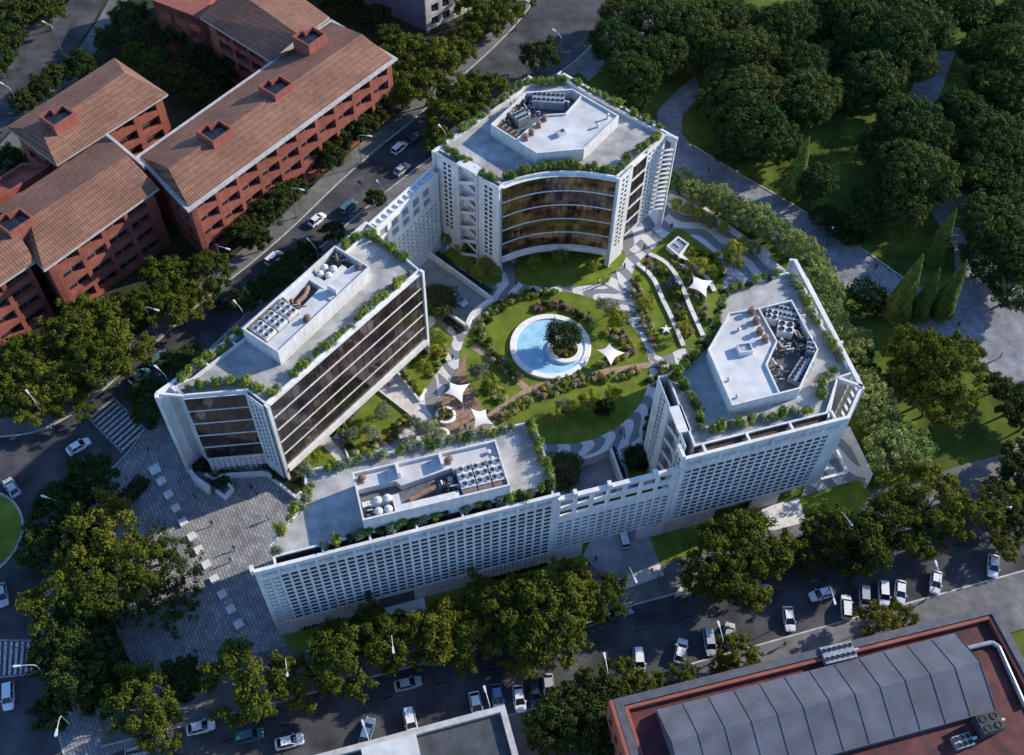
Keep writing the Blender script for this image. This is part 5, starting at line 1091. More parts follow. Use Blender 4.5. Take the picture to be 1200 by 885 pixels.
# hedges
hedge([(222, 540), (236, 549), (262, 549), (300, 545), (318, 545), (328, 555)], 1.8, 1.6, 'dark clipped hedge at the foot of the left block')
hedge([(254, 560), (262, 574)], 3.2, 1.3, 'dark hedge filling the kite-shaped planter')
hedge([(322, 560), (335, 566), (350, 578)], 1.4, 1.3, 'narrow dark hedge between plaza and corner garden')
hedge([(118, 612), (140, 592), (160, 577), (170, 563)], 2.6, 1.5, 'dark hedge running diagonally at the plaza upper left')
hedge([(108, 715), (118, 755), (132, 785), (152, 812), (165, 822)], 5.5, 1.6, 'broad dark curved hedge along the plaza lower left')
hedge([(513, 300), (540, 322), (575, 345)], 1.0, 1.1, 'thin dark hedge along the upper ramp wall')
hedge([(522, 375), (541, 390)], 1.2, 1.0, 'short dark hedge under the lower ramp wall')
hedge([(716, 528), (729, 562)], 1.2, 1.2, 'dark hedge beside the sunken yard wall')
hedge([(640, 660), (560, 682)], 1.2, 1.0, 'low dark hedge at the foot of the slotted screen')
hedge([(352, 736), (400, 724)], 1.0, 0.8, 'low dark hedge at the left foot of the slotted screen')
# roof planting
def roofrow(px, z, pitch, kinds, label, group, zr, skip=0.05, s=(0.85, 1.35), cat='shrub'):
    shrubs(kinds, along(GL(px, z), pitch, skip), zr, label, group, s, cat)
roofrow([(517, 170), (540, 190), (565, 207), (585, 213)], 24.5, 1.25, ['roof', 'roofgrey', 'roof'], 'leafy green shrub on the top block roof, stair-wall side', 'shrubs on the top block roof, stair wall side', 24.33)
roofrow([(592, 210), (612, 203), (640, 198), (668, 196.5), (695, 198.5), (718, 202)], 24.5, 1.15, ['roof', 'roof', 'green'], 'leafy shrub above the concave amber glass front', 'shrubs above the amber glass front', 24.33, 0.0, (0.9, 1.3))
roofrow([(722, 200), (745, 181), (775, 157)], 24.5, 1.3, ['roof', 'roofgrey', 'roof'], 'leafy shrub on the top block roof, right-hand side', 'shrubs on the top block roof, right side', 24.33)
roofrow([(772, 152), (735, 132), (700, 112), (668, 94)], 24.5, 1.6, ['roof', 'roofgrey'], 'leafy shrub on the top block roof, park side', 'shrubs on the top block roof, park side', 24.33)
roofrow([(660, 97), (640, 98), (615, 100)], 24.5, 1.4, ['roof'], 'leafy shrub at the upper tip of the top block roof', 'shrubs at the tip of the top roof', 24.33)
roofrow([(608, 102), (580, 125), (555, 145), (530, 163)], 24.5, 1.5, ['roof', 'roofgrey'], 'leafy shrub on the top block roof, street side', 'shrubs on the top block roof, street side', 24.33)
roofrow([(318, 463), (345, 440), (375, 413), (410, 384), (445, 352), (485, 318)], 23.6, 1.7, ['roof', 'roofgrey', 'roof'], 'leafy shrub along the bronze glass edge of the left roof', 'shrubs above the bronze glass', 23.33, 0.12)
roofrow([(222, 456), (240, 452), (262, 450), (290, 449), (308, 460)], 23.6, 1.4, ['roofgrey', 'roof'], 'leafy shrub above the west glass of the left block', 'shrubs above the west glass', 23.33)
roofrow([(212, 445), (240, 424), (262, 408), (280, 392)], 23.6, 2.0, ['roof'], 'leafy shrub at the street edge of the left roof', 'shrubs at the street edge of left roof', 23.33, 0.1)
roofrow([(405, 289), (420, 278), (435, 274), (445, 285), (462, 297), (480, 305)], 23.6, 1.3, ['roof', 'roofgrey', 'roof'], 'leafy shrub on the far end of the left roof', 'shrubs on the far end of left roof', 23.33, 0.0, (0.9, 1.3))
roofrow([(362, 552), (400, 545), (440, 536), (480, 526), (520, 517), (560, 509), (612, 499)], 23.2, 1.6, ['roofgrey', 'green', 'roofgrey'], 'grey-green shrub on the garden edge of the low block roof', 'shrubs on the garden edge of low roof', 22.93, 0.1)
roofrow([(622, 498), (632, 525), (640, 548), (648, 568)], 23.2, 1.3, ['roof', 'roof', 'roofgrey'], 'bright leafy shrub at the right end of the low roof', 'shrubs at the right end of low roof', 22.93, 0.05, (0.9, 1.25))
roofrow([(646, 570), (610, 582), (570, 591), (530, 601), (490, 611), (450, 621), (410, 632), (372, 641)], 23.2, 1.7, ['dark', 'roof', 'roofgrey'], 'leafy shrub between low penthouse and roof beam', 'shrubs between low penthouse and beam', 22.93, 0.1)
roofrow([(324, 645), (328, 622), (345, 603), (360, 585), (366, 562)], 23.2, 1.3, ['roofgrey', 'roof', 'roofgrey'], 'pale leafy shrub on the left tip of the low roof', 'shrubs on the left tip of low roof', 22.93, 0.1)
roofrow([(788, 443), (797, 433), (815, 415), (830, 398), (840, 375), (847, 350), (852, 340), (885, 330), (915, 322)], 24.4, 1.4, ['dark', 'roof', 'roof'], 'leafy shrub along the concave garden side of the right roof', 'shrubs on the garden side of right roof', 24.13, 0.1)
roofrow([(800, 448), (808, 465), (820, 480), (820, 505)], 24.4, 1.25, ['roof', 'dark', 'roofgrey'], 'leafy shrub above the right block stair wall', 'shrubs above right block stair wall', 24.13)
roofrow([(832, 505), (862, 498), (895, 490), (930, 484), (950, 482)], 24.4, 1.7, ['roof', 'roof', 'roofgrey'], 'leafy shrub on the avenue edge of the right roof', 'shrubs on the avenue edge of right roof', 24.13, 0.1)
roofrow([(928, 325), (942, 352), (958, 380), (975, 405), (992, 432)], 24.4, 1.4, ['roofgrey', 'roofgrey', 'roof'], 'grey-green shrub on the park edge of the right roof', 'shrubs on the park edge of right roof', 24.13, 0.1)
roofrow([(975, 436), (965, 450), (960, 470)], 24.4, 1.2, ['roof', 'roofgrey'], 'leafy shrub by the notch screen of the right roof', 'shrubs by the notch screen', 24.13)
# flower beds
def bed(px, pitch, kinds, label, group, s=(0.65, 1.05), w=1.0, rows=2, closed=False, cat='shrub'):
    P = GL(smooth(px, 4), 0.2)
    for r in range(rows):
        o = (r-(rows-1)/2)*w; L = band(P, o, o)[:len(P)]; pitch_ = pitch*0.8
        shrubs(random.sample(kinds, len(kinds)), along(L, pitch_, 0.06), 0.17, label, group, s, cat, 0.3)
mix = ['green', 'pale', 'yellow', 'pink', 'green', 'pale', 'yellow']
bed([(560, 400), (566, 378), (582, 362), (605, 350), (630, 345), (652, 343)], 1.3, ['green', 'dark', 'pale', 'green'], 'low shrub in the bed along the upper left rim of the round lawn', 'upper left rim bed', rows=2, w=1.1)
bed([(566, 395), (574, 412), (585, 424), (600, 440), (612, 448)], 1.3, ['pale', 'dark', 'pink', 'green'], 'low shrub in the bed beside the diagonal terracotta path', 'bed beside the diagonal path')
bed([(628, 362), (645, 358), (662, 360), (678, 369), (686, 377)], 1.1, ['pink', 'dark', 'purple', 'pink'], 'rosy or dark shrub behind the upper rim of the pool', 'bed behind the pool rim', rows=2, w=0.9)
bed([(712, 390), (725, 393), (735, 404), (738, 412), (722, 420), (708, 425), (702, 424)], 1.2, ['pink', 'yellow', 'yellow', 'pale', 'purple'], 'mixed flower shrub around the white sail on the round lawn', 'bed around the sail on round lawn', rows=2, w=1.2)
bed([(585, 492), (605, 478), (628, 465), (660, 455), (690, 446), (720, 441), (748, 434)], 1.25, mix+['purple'], 'mixed flower shrub in the long bed under the terracotta path', 'long bed under the terracotta path', rows=2, w=1.2)
bed([(640, 450), (670, 442), (700, 434)], 1.8, ['green', 'pale'], 'low shrub above the terracotta path', 'strip above the terracotta path', rows=1)
bed([(572, 452), (582, 458), (590, 465), (580, 472)], 1.3, ['green', 'yellow', 'pale'], 'low shrub in the left lobe of the round lawn', 'bed in the left lobe', rows=2)
bed([(745, 330), (747, 350), (753, 368), (762, 388), (768, 405)], 1.5, ['yellow', 'pink', 'green', 'pale'], 'flower shrub along the left edge of the bench-wall lawn', 'bed at the left edge of bench lawn', rows=2, w=1.2)
bed([(762, 307), (775, 318), (786, 336), (796, 362), (806, 395)], 1.6, ['pink', 'green', 'yellow', 'dark', 'purple'], 'flower shrub between the two long bench walls', 'bed between the long bench walls', rows=2, w=1.3)
bed([(790, 305), (802, 316), (812, 330), (818, 352), (828, 380)], 1.7, ['pink', 'dark', 'green', 'purple'], 'flower shrub between the middle and short bench walls', 'bed between middle and short bench walls', rows=2, w=1.5)
bed([(808, 296), (822, 300), (838, 312), (845, 330)], 1.6, ['green', 'dark', 'yellow'], 'leafy shrub on the pavilion lawn beside the wavy path', 'bed on the pavilion lawn', rows=2)
bed([(468, 435), (476, 442), (486, 455), (495, 462)], 1.2, ['purple', 'green', 'yellow'], 'shrub in the bed at the lower corner of the bronze-side lawn', 'bed at the bronze side lawn', rows=1)
bed([(475, 425), (490, 415), (505, 400), (515, 388)], 1.4, ['green', 'purple', 'pale', 'green'], 'low shrub at the foot of the bronze glass block', 'bed at the foot of bronze glass', rows=2)
bed([(505, 440), (515, 425), (524, 408)], 1.2, ['pale', 'yellow', 'dark'], 'low shrub on the path side of the bronze-side lawn', 'bed on the path side', rows=2)
bed([(408, 525), (404, 508), (410, 488), (425, 470), (434, 458)], 1.2, ['purple', 'dark', 'green', 'purple', 'pink'], 'purple and green shrub along the left of the corner lawn', 'bed left of the corner lawn', rows=2)
bed([(420, 532), (440, 522), (458, 512), (470, 500), (480, 490)], 1.2, ['pink', 'green', 'yellow', 'pale', 'dark'], 'mixed shrub along the lower edge of the corner lawn', 'bed below the corner lawn', rows=2)
bed([(518, 478), (512, 490), (508, 505)], 1.3, ['pale', 'green'], 'leafy shrub beside the stone ring planters', 'shrubs beside the ring planters', rows=2)
bed([(765, 450), (772, 436), (785, 430)], 1.3, ['purple', 'yellow', 'green', 'dark'], 'leafy shrub under the stair wall of the right block', 'bed under the stair wall', rows=2)
bed([(760, 515), (764, 495), (768, 478)], 1.3, ['dark', 'green'], 'dark shrub on the sliver lawn beside the right stair wall', 'bed on the sliver lawn', rows=2)
bed([(560, 300), (575, 315), (583, 325)], 1.3, ['green', 'yellow'], 'leafy shrub on the lawn under the top stair wall', 'bed under the top stair wall', rows=1)
bed([(335, 548), (345, 535), (352, 555), (350, 572)], 1.2, ['green', 'pale', 'dark', 'pink'], 'leafy shrub in the plaza corner garden', 'bed in the plaza corner garden', rows=2)
bed([(640, 288), (655, 294), (670, 290)], 1.4, ['dark', 'green'], 'leafy shrub before the amber glass front', 'bed before the amber glass', rows=1)
# ------------------------------------------------------------------ pool, sails, pavilion
pA, pB, pC2, pD2 = G(596, 404, 0.7), G(694, 404, 0.7), G(645, 365.4, 0.7), G(645, 446.4, 0.7)
pcx, pcy = (pA.x+pB.x)/2, (pC2.y+pD2.y)/2; PR = 7.95
pool = empty('pool', (pcx, pcy, 0.17), 0, 'round blue pool with pale stone rim and planted island', 'pool')
b = MB(); b.lathe((0, 0, 0), [(PR, 0), (PR, 0.5), (PR-0.08, 0.56), (PR-1.15, 0.56), (PR-1.2, 0.5), (PR-1.2, -0.02)], 72); b.build('rim', M['poolring'], pool, smoothf=False)
b = MB(); b.face([((PR-1.15)*math.cos(t*math.pi/36), (PR-1.15)*math.sin(t*math.pi/36), 0.30) for t in range(72)]); b.build('water', M['pool'], pool)
isl = G(662, 409, 0.8); ix, iy = isl.x-pcx, isl.y-pcy
b = MB(); b.lathe((ix, iy, 0), [(3.45, 0.1), (3.45, 0.8), (3.38, 0.85), (2.5, 0.85), (2.45, 0.8), (2.45, 0.5)], 48); b.build('island_ring', M['poolring'], pool)
b = MB(); b.face([(ix+2.5*math.cos(t*math.pi/20), iy+2.5*math.sin(t*math.pi/20), 0.7) for t in range(40)]); b.build('island_soil', M['soil'], pool)
shrubs(['yellow', 'green', 'dark'], [Vector((isl.x+1.9*math.cos(a), isl.y+1.9*math.sin(a), 0)) for a in (3.4, 3.9, 4.4, 4.9, 5.4, 5.9, 0.2)], 0.86, 'small yellow or green plant under the pool island tree', 'plants on the pool island', (0.5, 0.7))
def sail(px, zs, label, th=0.05):
    C4 = [G(x, y, z) for (x, y), z in zip(px, zs)]; c = sum(C4, Vector())/4; root = empty('shade_sail', (c.x, c.y, 0), 0, label, 'shade sail', 'white shade sails'); b = MB(); n = 8
    V = {}
    for i in range(n+1):
        for j in range(n+1):
            u, v = i/n, j/n; p = C4[0]*(1-u)*(1-v)+C4[1]*u*(1-v)+C4[2]*u*v+C4[3]*(1-u)*v
            e = max(abs(u-.5), abs(v-.5))*2; k = 0.28*(e**2)*(4*u*(1-u) if abs(v-.5) > abs(u-.5) else 4*v*(1-v)); p = p.lerp(Vector((c.x, c.y, c.z)), k); V[i, j] = len(b.v); b.v.append((p.x-c.x, p.y-c.y, p.z))
    for i in range(n):
        for j in range(n): b.f.append((V[i, j], V[i+1, j], V[i+1, j+1], V[i, j+1])); b.m.append(0)
    o = b.build('sail_cloth', M['sail'], root, smoothf=True)
    for p in C4:
        d = Vector((p.x-c.x, p.y-c.y, 0)).normalized()*0.5; k = MB(); k.tube((p.x-c.x+d.x, p.y-c.y+d.y, 0.1), (p.x-c.x+d.x*0.3, p.y-c.y+d.y*0.3, p.z+0.1), 0.06, 0.05, 6); k.build('pole', M['lamphead'], root)
sail([(811.5, 322), (835, 329), (828, 348.5), (807, 337)], (3.2, 2.6, 3.2, 2.6), 'white four-point sail over the bench-wall lawn')
sail([(714, 402.5), (732, 413.5), (716, 428), (699.5, 410)], (3.2, 2.6, 3.2, 2.6), 'white four-point sail on the round lawn right of the pool')
sail([(527, 448), (550, 450), (542, 472.5), (521, 461)], (3.2, 2.6, 3.2, 2.6), 'white sail beside the upper end of the timber deck')
sail([(552, 479), (569, 480), (578, 497), (556, 502)], (3.2, 2.6, 3.2, 2.6), 'white sail over the timber deck nearest the low block roof')
def ring_planter(px, r, label):
    c = G(px[0], px[1], 0.7); root = empty('ring_planter', (c.x, c.y, 0.18), 0, label, 'planter'); b = MB(); b.lathe((0, 0, 0), [(r, 0), (r, 0.5), (r-.05, .55), (r-.5, .55), (r-.55, .5), (r-.55, .2)], 32); b.build('planter_rim', M['poolring'], root)
    b = MB(); b.face([((r-.5)*math.cos(t*.314), (r-.5)*math.sin(t*.314), .42) for t in range(20)]); b.build('soil', M['soil'], root)
    shrubs(['yellow', 'yellow', 'green'], [Vector((c.x+(r-1.0)*math.cos(a), c.y+(r-1.0)*math.sin(a), 0)) for a in (0, 2.1, 4.2)], 0.6, 'yellow-flowering plant inside the '+label.split(' on ')[0], 'plants in the '+label.split(' on ')[0], (0.5, 0.75))
ring_planter((522, 486), 1.95, 'larger stone ring planter on the timber deck'); ring_planter((519, 508), 1.25, 'smaller stone ring planter on the deck edge')
pv = GL([(794.6, 276.5), (807.7, 285.6), (795.8, 300.3), (781, 288)], 1.3); pc_ = sum(pv, Vector())/4; root = empty('pavilion', (pc_.x, pc_.y, 0.1), 0, 'square white skylight box on the pavilion lawn', 'pavilion')
pv = [Vector((p.x-pc_.x, p.y-pc_.y, 0)) for p in pv]; b = MB(); b.ring(pv, 0.35, 0, 1.2); b.build('frame', W, root); b = MB(); P = inset([Vector(p[:2]) for p in (pv if area(pv) > 0 else pv[::-1])], 0.4); b.face([(p.x, p.y, 0.9) for p in P]); b.build('glazing', M['duct'], root)
b = MB(); b.wall(pv[0].lerp(pv[3], .5)*0.6, pv[1].lerp(pv[2], .5)*0.2, 0.2, 0.91, 1.15); b.build('skylight_bar', W, root)
def star(px, label, m):
    c = G(px[0], px[1], 0.5); b = MB(); P = [(r*math.cos(a), r*math.sin(a)) for k in range(10) for r, a in [((1.15 if k % 2 == 0 else 0.4), k*math.pi/5+0.3)]]; b.prism(P, 0.0, 0.5, bottom=True); o = b.build('star_bench', M[m]); o.location = (c.x, c.y, 0.17); tag(o, label, 'bench', 'star-shaped benches')
star((780.6, 386), 'bright white star-shaped bench on the lowest bench-wall lawn', 'sail'); star((789, 331), 'bluish star-shaped bench near the middle bench wall', 'white2'); star((802.5, 311.6), 'white star-shaped bench below the square pavilion', 'white')
cubes = [(181.4, 550, 2.1), (188.8, 563.7, 1.7), (197.3, 579.3, 1.7), (205.8, 595, 1.6), (214.6, 611.4, 1.6), (224.85, 628.4, 1.6), (232.9, 644.3, 1.6), (241.7, 661.3, 1.6), (251.2, 678.6, 1.6), (260.3, 696.2, 1.6), (270.2, 713.8, 1.6), (279.7, 731.4, 1.6)]
for i, (x, y, s) in enumerate(cubes):
    c = G(x, y, 0.5); b = MB(); s *= .9; h = s/2-.04
    b.prism([(-h, -h), (h, -h), (h, h), (-h, h)], 0.0, 0.06); b.prism([(-s/2, -s/2), (s/2, -s/2), (s/2, s/2), (-s/2, s/2)], 0.061, 0.46, bottom=True); b.prism([(-h, -h), (h, -h), (h, h), (-h, h)], 0.461, 0.5)
    o = b.build('stone_seat', M['white']); o.location = (c.x, c.y, 0.1); o.rotation_euler = (0, 0, math.atan2(*(G(270, 713.8)-G(206, 595)).yx)); tag(o, f'{ORD[i]} square white stone seat from the top of the plaza row', 'stone seat', 'white stone seats across the plaza')
# ------------------------------------------------------------------ roof plant
def chiller(cx, rz, label, z, w=3.0, l=4.4, grp='fan chillers on the roofs'):
    root = empty('chiller', (cx.x, cx.y, z), rz, label, 'chiller', grp); b = MB(); b.box((0, 0), l, w, 0, 1.9); b.build('casing', M['chiller'], root)
    for i in range(3):
        for j in range(2):
            f = MB(); x, y = (i-1)*l/3.1, (j-.5)*w*0.48; f.lathe((x, y, 1.9), [(0.5, 0), (0.5, 0.2), (0.4, 0.2), (0.4, 0.06)], 14); f.build('fan_ring', M['steel'], root)
            f = MB(); f.lathe((x, y, 1.92), [(0.39, 0.0), (0.1, 0.02), (0.1, 0.08), (0.0, 0.09)], 14)
            o = f.build('fan', M['fan'], root)
            k = MB()
            for q in range(4):
                a = q*math.pi/2+i; k.face([(x+.1*math.cos(a), y+.1*math.sin(a), 2.02), (x+0.37*math.cos(a-.3), y+0.37*math.sin(a-.3), 1.98), (x+0.37*math.cos(a+.3), y+0.37*math.sin(a+.3), 2.03)])
            k.build('blades', M['duct'], o)
    g = MB(); g.box((-l/2-0.62, 0), 1.2, w, 0.0, 1.7); g.build('grille', M['louvre'], root); return root
def loc2(f, s, t): return f(s, t)
angC = math.atan2((pc[1]-pc[0]).y, (pc[1]-pc[0]).x); angB = math.atan2((pb[3]-pb[0]).y, (pb[3]-pb[0]).x)
for i, s in enumerate((0.735, 0.838, 0.94)): chiller(lc(s, 0.60), angC+math.pi/2, f'{("left", "middle", "right")[i]} one of three six-fan chillers on the low block penthouse', 24.85, w=2.5, l=4.0)
for i, s in enumerate((0.085, 0.2, 0.315)): chiller(lb(s, 0.36), angB-math.pi/2, f'{("lower", "middle", "upper")[i]} one of three six-fan chillers on the left block penthouse', 24.85, w=2.4, l=3.8)
def tank(c, z, label, grp, r=0.66): 
    b = MB(); b.lathe((0, 0, 0), [(r, 0), (r, 1.6), (r*.92, 1.72), (r*.5, 1.85), (0.12, 1.9), (0.12, 2.0), (0, 2.0)], 20); o = b.build('water_tank', M['tank'], smoothf=False); o.location = (c.x, c.y, z); tag(o, label, 'tank', grp)
nm = ('upper left', 'upper right', 'lower left', 'lower right')
for i, (s, t) in enumerate(((0.125, 0.50+.14), (0.19, 0.64), (0.115, 0.86), (0.18, 0.86))): tank(lc(s, t), 24.85, nm[i]+' of the four round tanks on the low block', 'round tanks on low block')
for i, (s, t) in enumerate(((0.735, 0.24), (0.80, 0.20), (0.76, 0.42), (0.83, 0.38))): tank(lb(s, t), 24.85, nm[i]+' of the four round tanks on the left block', 'round tanks on left block')
def duct(P, z, r, label, m='copper', name='roof_duct'):
    b = MB(); 
    for u, v in zip(P[:-1], P[1:]): b.tube((u.x, u.y, z), (v.x, v.y, z), r, n=8, m=0)
    tag(b.build(name, M[m]), label, 'duct')
duct([lc(0.33, 0.74), lc(0.40, 0.68), lc(0.52, 0.60)], 25.7, 0.42, 'rusty brown duct in the low block plant well'); duct([lb(0.43, 0.36), lb(0.53, 0.34), lb(0.60, 0.24)], 25.7, 0.42, 'rusty brown duct in the left block plant well')
def machine(c, rz, w, l, h, z, label, m='duct', k=4, name='air_handler'):
    root = empty(name, (c.x, c.y, z), rz, label, 'roof machine'); b = MB(); b.box((0, 0), l, w, 0.15, h); b.build('casing', M[m], root); b = MB()
    for i in range(k):
        for j in (-.25, .25): b.lathe((-l/2+l*(i+.5)/k, j*w, h), [(min(l/k*.38, w*.2), .003), (min(l/k*.38, w*.2), .14), (min(l/k*.30, w*.16), .14), (min(l/k*.30, w*.16), .04), (0, .05)], 10)
    b.build('fan_row', M['fan'], root); b = MB()
    for sx in (-1, 1): b.box((sx*l*.4, 0), .15, w*.95, 0, .149)
    b.build('feet', M['steel'], root); b = MB(); b.tube((l/2, 0, h*.6), (l/2+.8, 0, h*.6), .22, n=8); b.tube((l/2+.8, 0, h*.6), (l/2+.8, 0, 0), .22, n=8); b.build('pipe_elbow', M['tank'], root)
def piping(poly_pts, z, n, label, seed):
    """bundle of looping pipes and valves in a plant well"""
    rr = random.Random(seed); b = MB(); c0 = sum(poly_pts, Vector())/len(poly_pts)
    root = empty('pipework', (c0.x, c0.y, z), 0, label, 'pipework'); b = MB(); b2 = MB(); b3 = MB()
    for i in range(n):
        u, v = rr.random(), rr.random(); p = poly_pts[0].lerp(poly_pts[1], u).lerp(poly_pts[3].lerp(poly_pts[2], u), v)-c0; a = rr.choice((BASEANG, BASEANG+math.pi/2)); L = rr.uniform(.6, 1.8); h = rr.uniform(.5, 1.5); q = p+Vector((math.cos(a)*L, math.sin(a)*L, 0)); r = rr.uniform(.09, .18)
        t = rr.choice((b, b, b2)); t.tube((p.x, p.y, 0), (p.x, p.y, h), r, n=6); t.tube((p.x, p.y, h), (q.x, q.y, h), r, n=6); t.tube((q.x, q.y, h), (q.x, q.y, 0), r, n=6)
        b3.lathe((p.x, p.y, h), [(r*2.2, -.12), (r*2.2, .12), (0, .14)], 8)
    b.build('pipes', M['tank'], root); b2.build('rusty_pipes', M['copper'], root); b3.build('valves', M['fan'], root)
def GQ(pts, z): return GL(pts, z)
z4 = lambda x, y: (500+x/4, 80+y/4)
piping(GQ([z4(345, 265), z4(420, 180), z4(470, 200), z4(400, 290)], 25), 25.05, 22, 'pipes and valves along the left wall of the top penthouse well', 3)
piping(GQ([z4(440, 160), z4(480, 170), z4(520, 240), z4(480, 250)], 25), 25.05, 16, 'pipes and valves in the middle of the top penthouse well', 4)
machine(G(*z4(440, 245), 25.5), BASEANG+.35, 2.6, 2.8, 1.9, 25.05, 'square grey machine in the middle of the top penthouse well')
machine(G(*z4(570, 165), 25.5), -0.05, 3.0, 6.4, 2.0, 25.05, 'long machine with a row of fans in the top penthouse well', k=7)
machine(G(*z4(385, 300), 25.5), -0.75, 1.2, 4.6, 1.3, 25.05, 'narrow tan machine by the near wall of the top penthouse well', m='louvre')
for i, (x, y) in enumerate(((465, 330), (492, 305), (525, 270), (552, 240))):
    c = G(*z4(x, y), 27); b = MB(); b.box((0, 0), .9, .9, 0, .5); b.tube((0, 0, .5), (0, 0, .95), .4, n=10); b.lathe((0, 0, .9), [(.55, 0), (.4, .35), (0, .45)], 10); o = b.build('roof_fan', M['copper']); o.location = (c.x, c.y, 26.8); tag(o, f'{ORD[i]} from the left of the rusty roof fans on the top penthouse', 'roof fan', 'rusty roof fans on top penthouse')
def vent(px, z, label, s=(1.8, 1.3, .8), rz=0.4, m='deck2', kind='roof_hatch'):
    c = G(px[0], px[1], z+s[2]); root = empty(kind, (c.x, c.y, z), rz, label, 'roof hatch'); b = MB(); b.ring([Vector((-s[0]/2, -s[1]/2)), Vector((s[0]/2, -s[1]/2)), Vector((s[0]/2, s[1]/2)), Vector((-s[0]/2, s[1]/2))], .18, 0, s[2]); b.build('kerb_wall', M[m], root); b = MB(); b.box((0, 0), s[0]-.4, s[1]-.4, 0, s[2]*.6); b.build('hatch_lid', M['steel'], root)
def chim(px, z, label, h=1.3, r=.22):
    c = G(px[0], px[1], z+h); b = MB(); b.tube((0, 0, 0), (0, 0, h-.2), r, n=10); b.lathe((0, 0, h-.25), [(r*1.5, 0), (r*1.5, .12), (r*.4, .3), (0, .3)], 10); o = b.build('flue', M['tank']); o.location = (c.x, c.y, z); tag(o, label, 'flue', 'white flues on the penthouse roofs')
vent(z4(630, 295), 26.8, 'square hatch on the top penthouse roof', rz=.6); chim(z4(850, 212), 26.8, 'right-hand flue on the top penthouse roof'); chim(z4(803, 258), 26.8, 'left-hand flue on the top penthouse roof', 1.0)
z6 = lambda x, y: (760+x/4.022, 300+y/4.022)
vent(z6(455, 430), 26.5, 'square skylight hatch on the right penthouse roof', (2.4, 1.9, 1.0), rz=.2, m='white')
chim(z6(380, 575), 26.5, 'upper small flue on the right penthouse roof', .8, .2); chim(z6(420, 655), 26.5, 'lower small flue on the right penthouse roof', .8, .2); chim(z6(428, 340), 26.5, 'grey flue above the hatch on right penthouse roof', .7, .25)
for i, (x, y) in enumerate(((487, 262), (508, 305), (525, 355), (550, 392))):
    c = G(*z6(x, y), 27); b = MB(); b.box((0, 0), 1.0, 1.0, 0, .6); b.tube((0, 0, .6), (0, 0, 1.1), .42, n=10); b.lathe((0, 0, 1.05), [(.6, 0), (.45, .35), (0, .5)], 10); o = b.build('roof_fan', M['copper']); o.location = (c.x, c.y, 26.5); tag(o, f'{ORD[i]} from the top of the rusty roof fans on the right penthouse', 'roof fan', 'rusty roof fans on right penthouse')
machine(G(*z6(640, 275), 25.9), -.25, 2.6, 5.0, 1.6, 24.97, 'long grey machine at the top of the right penthouse well', k=7)
machine(G(*z6(580, 285), 26.3), -.25, 2.0, 2.0, 1.9, 24.98, 'tan cabinet beside the long machine in the right well', m='chiller', k=2)
machine(G(*z6(640, 355), 25.5), -.2, 2.4, 2.6, 1.8, 24.97, 'square pale machine in the middle of the right well', m='chiller', k=2)
machine(G(*z6(715, 555), 25.3), 1.0, 2.4, 5.2, 1.3, 24.97, 'slanted grey machine at the bottom of the right well', k=6)
machine(G(*z6(758, 440), 25.5), 1.35, 1.3, 3.0, 1.8, 24.97, 'narrow grey unit along the outer wall of the right well', k=3)
piping(GQ([z6(620, 420), z6(600, 470), z6(640, 490), z6(660, 440)], 25), 24.95, 14, 'pipework by the inner corner of the right well', 5)
piping(GQ([z6(690, 290), z6(670, 310), z6(700, 360), z6(720, 345)], 25), 24.95, 14, 'pipework against the upper right wall of right well', 6)
piping(GQ([z6(585, 530), z6(600, 600), z6(640, 590), z6(620, 540)], 25), 24.95, 10, 'rusty pipes at the lower left of the right well', 7)
piping(GQ([z6(680, 400), z6(680, 460), z6(730, 470), z6(730, 400)], 25), 24.95, 14, 'valves in the centre of the right well', 8)
piping([lc(.02, .55), lc(.09, .55), lc(.09, .95), lc(.02, .95)], 24.82, 16, 'pipework beside the round tanks on the low block', 9)
piping([lc(.55, .58), lc(.64, .58), lc(.64, .72), lc(.55, .72)], 24.82, 12, 'pipework beside the chillers on the low block', 10)
piping([lb(.90, .05), lb(.99, .05), lb(.99, .45), lb(.90, .45)], 24.82, 18, 'pipework at the far end of the left penthouse', 11)
piping([lb(.34, .2), lb(.42, .2), lb(.42, .5), lb(.34, .5)], 24.82, 12, 'pipework beside the chillers on the left penthouse', 12)
def vent2(c, z, label, rz): 
    root = empty('roof_hatch', (c.x, c.y, z), rz, label, 'roof hatch'); b = MB(); b.box((0, 0), 0.5, 2.0, 0, 1.4); b.build('hatch_wall', M['white'], root); b = MB(); b.box((-1.0, 0), 1.4, 1.7, 0, .25); b.build('hatch_lid', M['deck2'], root)
vent2(lc(.30, .17), 26.2, 'upright hatch on the left of the low penthouse roof', angC); vent2(lc(.60, .18), 26.2, 'upright hatch in the middle of the low penthouse roof', angC); vent2(lb(.66, .80), 26.2, 'upright hatch on the left block penthouse roof', angB)
for i, (c, l) in enumerate(((lc(.05, .15), 'rusty fan at the left end of the low penthouse roof'), (lc(.645, .18), 'rusty fan beside the middle hatch of low penthouse'), (lb(.35, .85), 'rusty fan in the middle of the left penthouse roof'), (lb(.95, .78), 'rusty fan at the far end of the left penthouse roof'))):
    b = MB(); b.box((0, 0), 1.0, 1.0, 0, .5); b.tube((0, 0, .5), (0, 0, .9), .4, n=10); b.lathe((.3, 0, .85), [(.55, 0), (.4, .35), (0, .45)], 10); o = b.build('roof_fan', M['copper']); o.location = (c.x, c.y, 26.2); tag(o, l, 'roof fan')
chim((640, 0), 0, '') if False else None
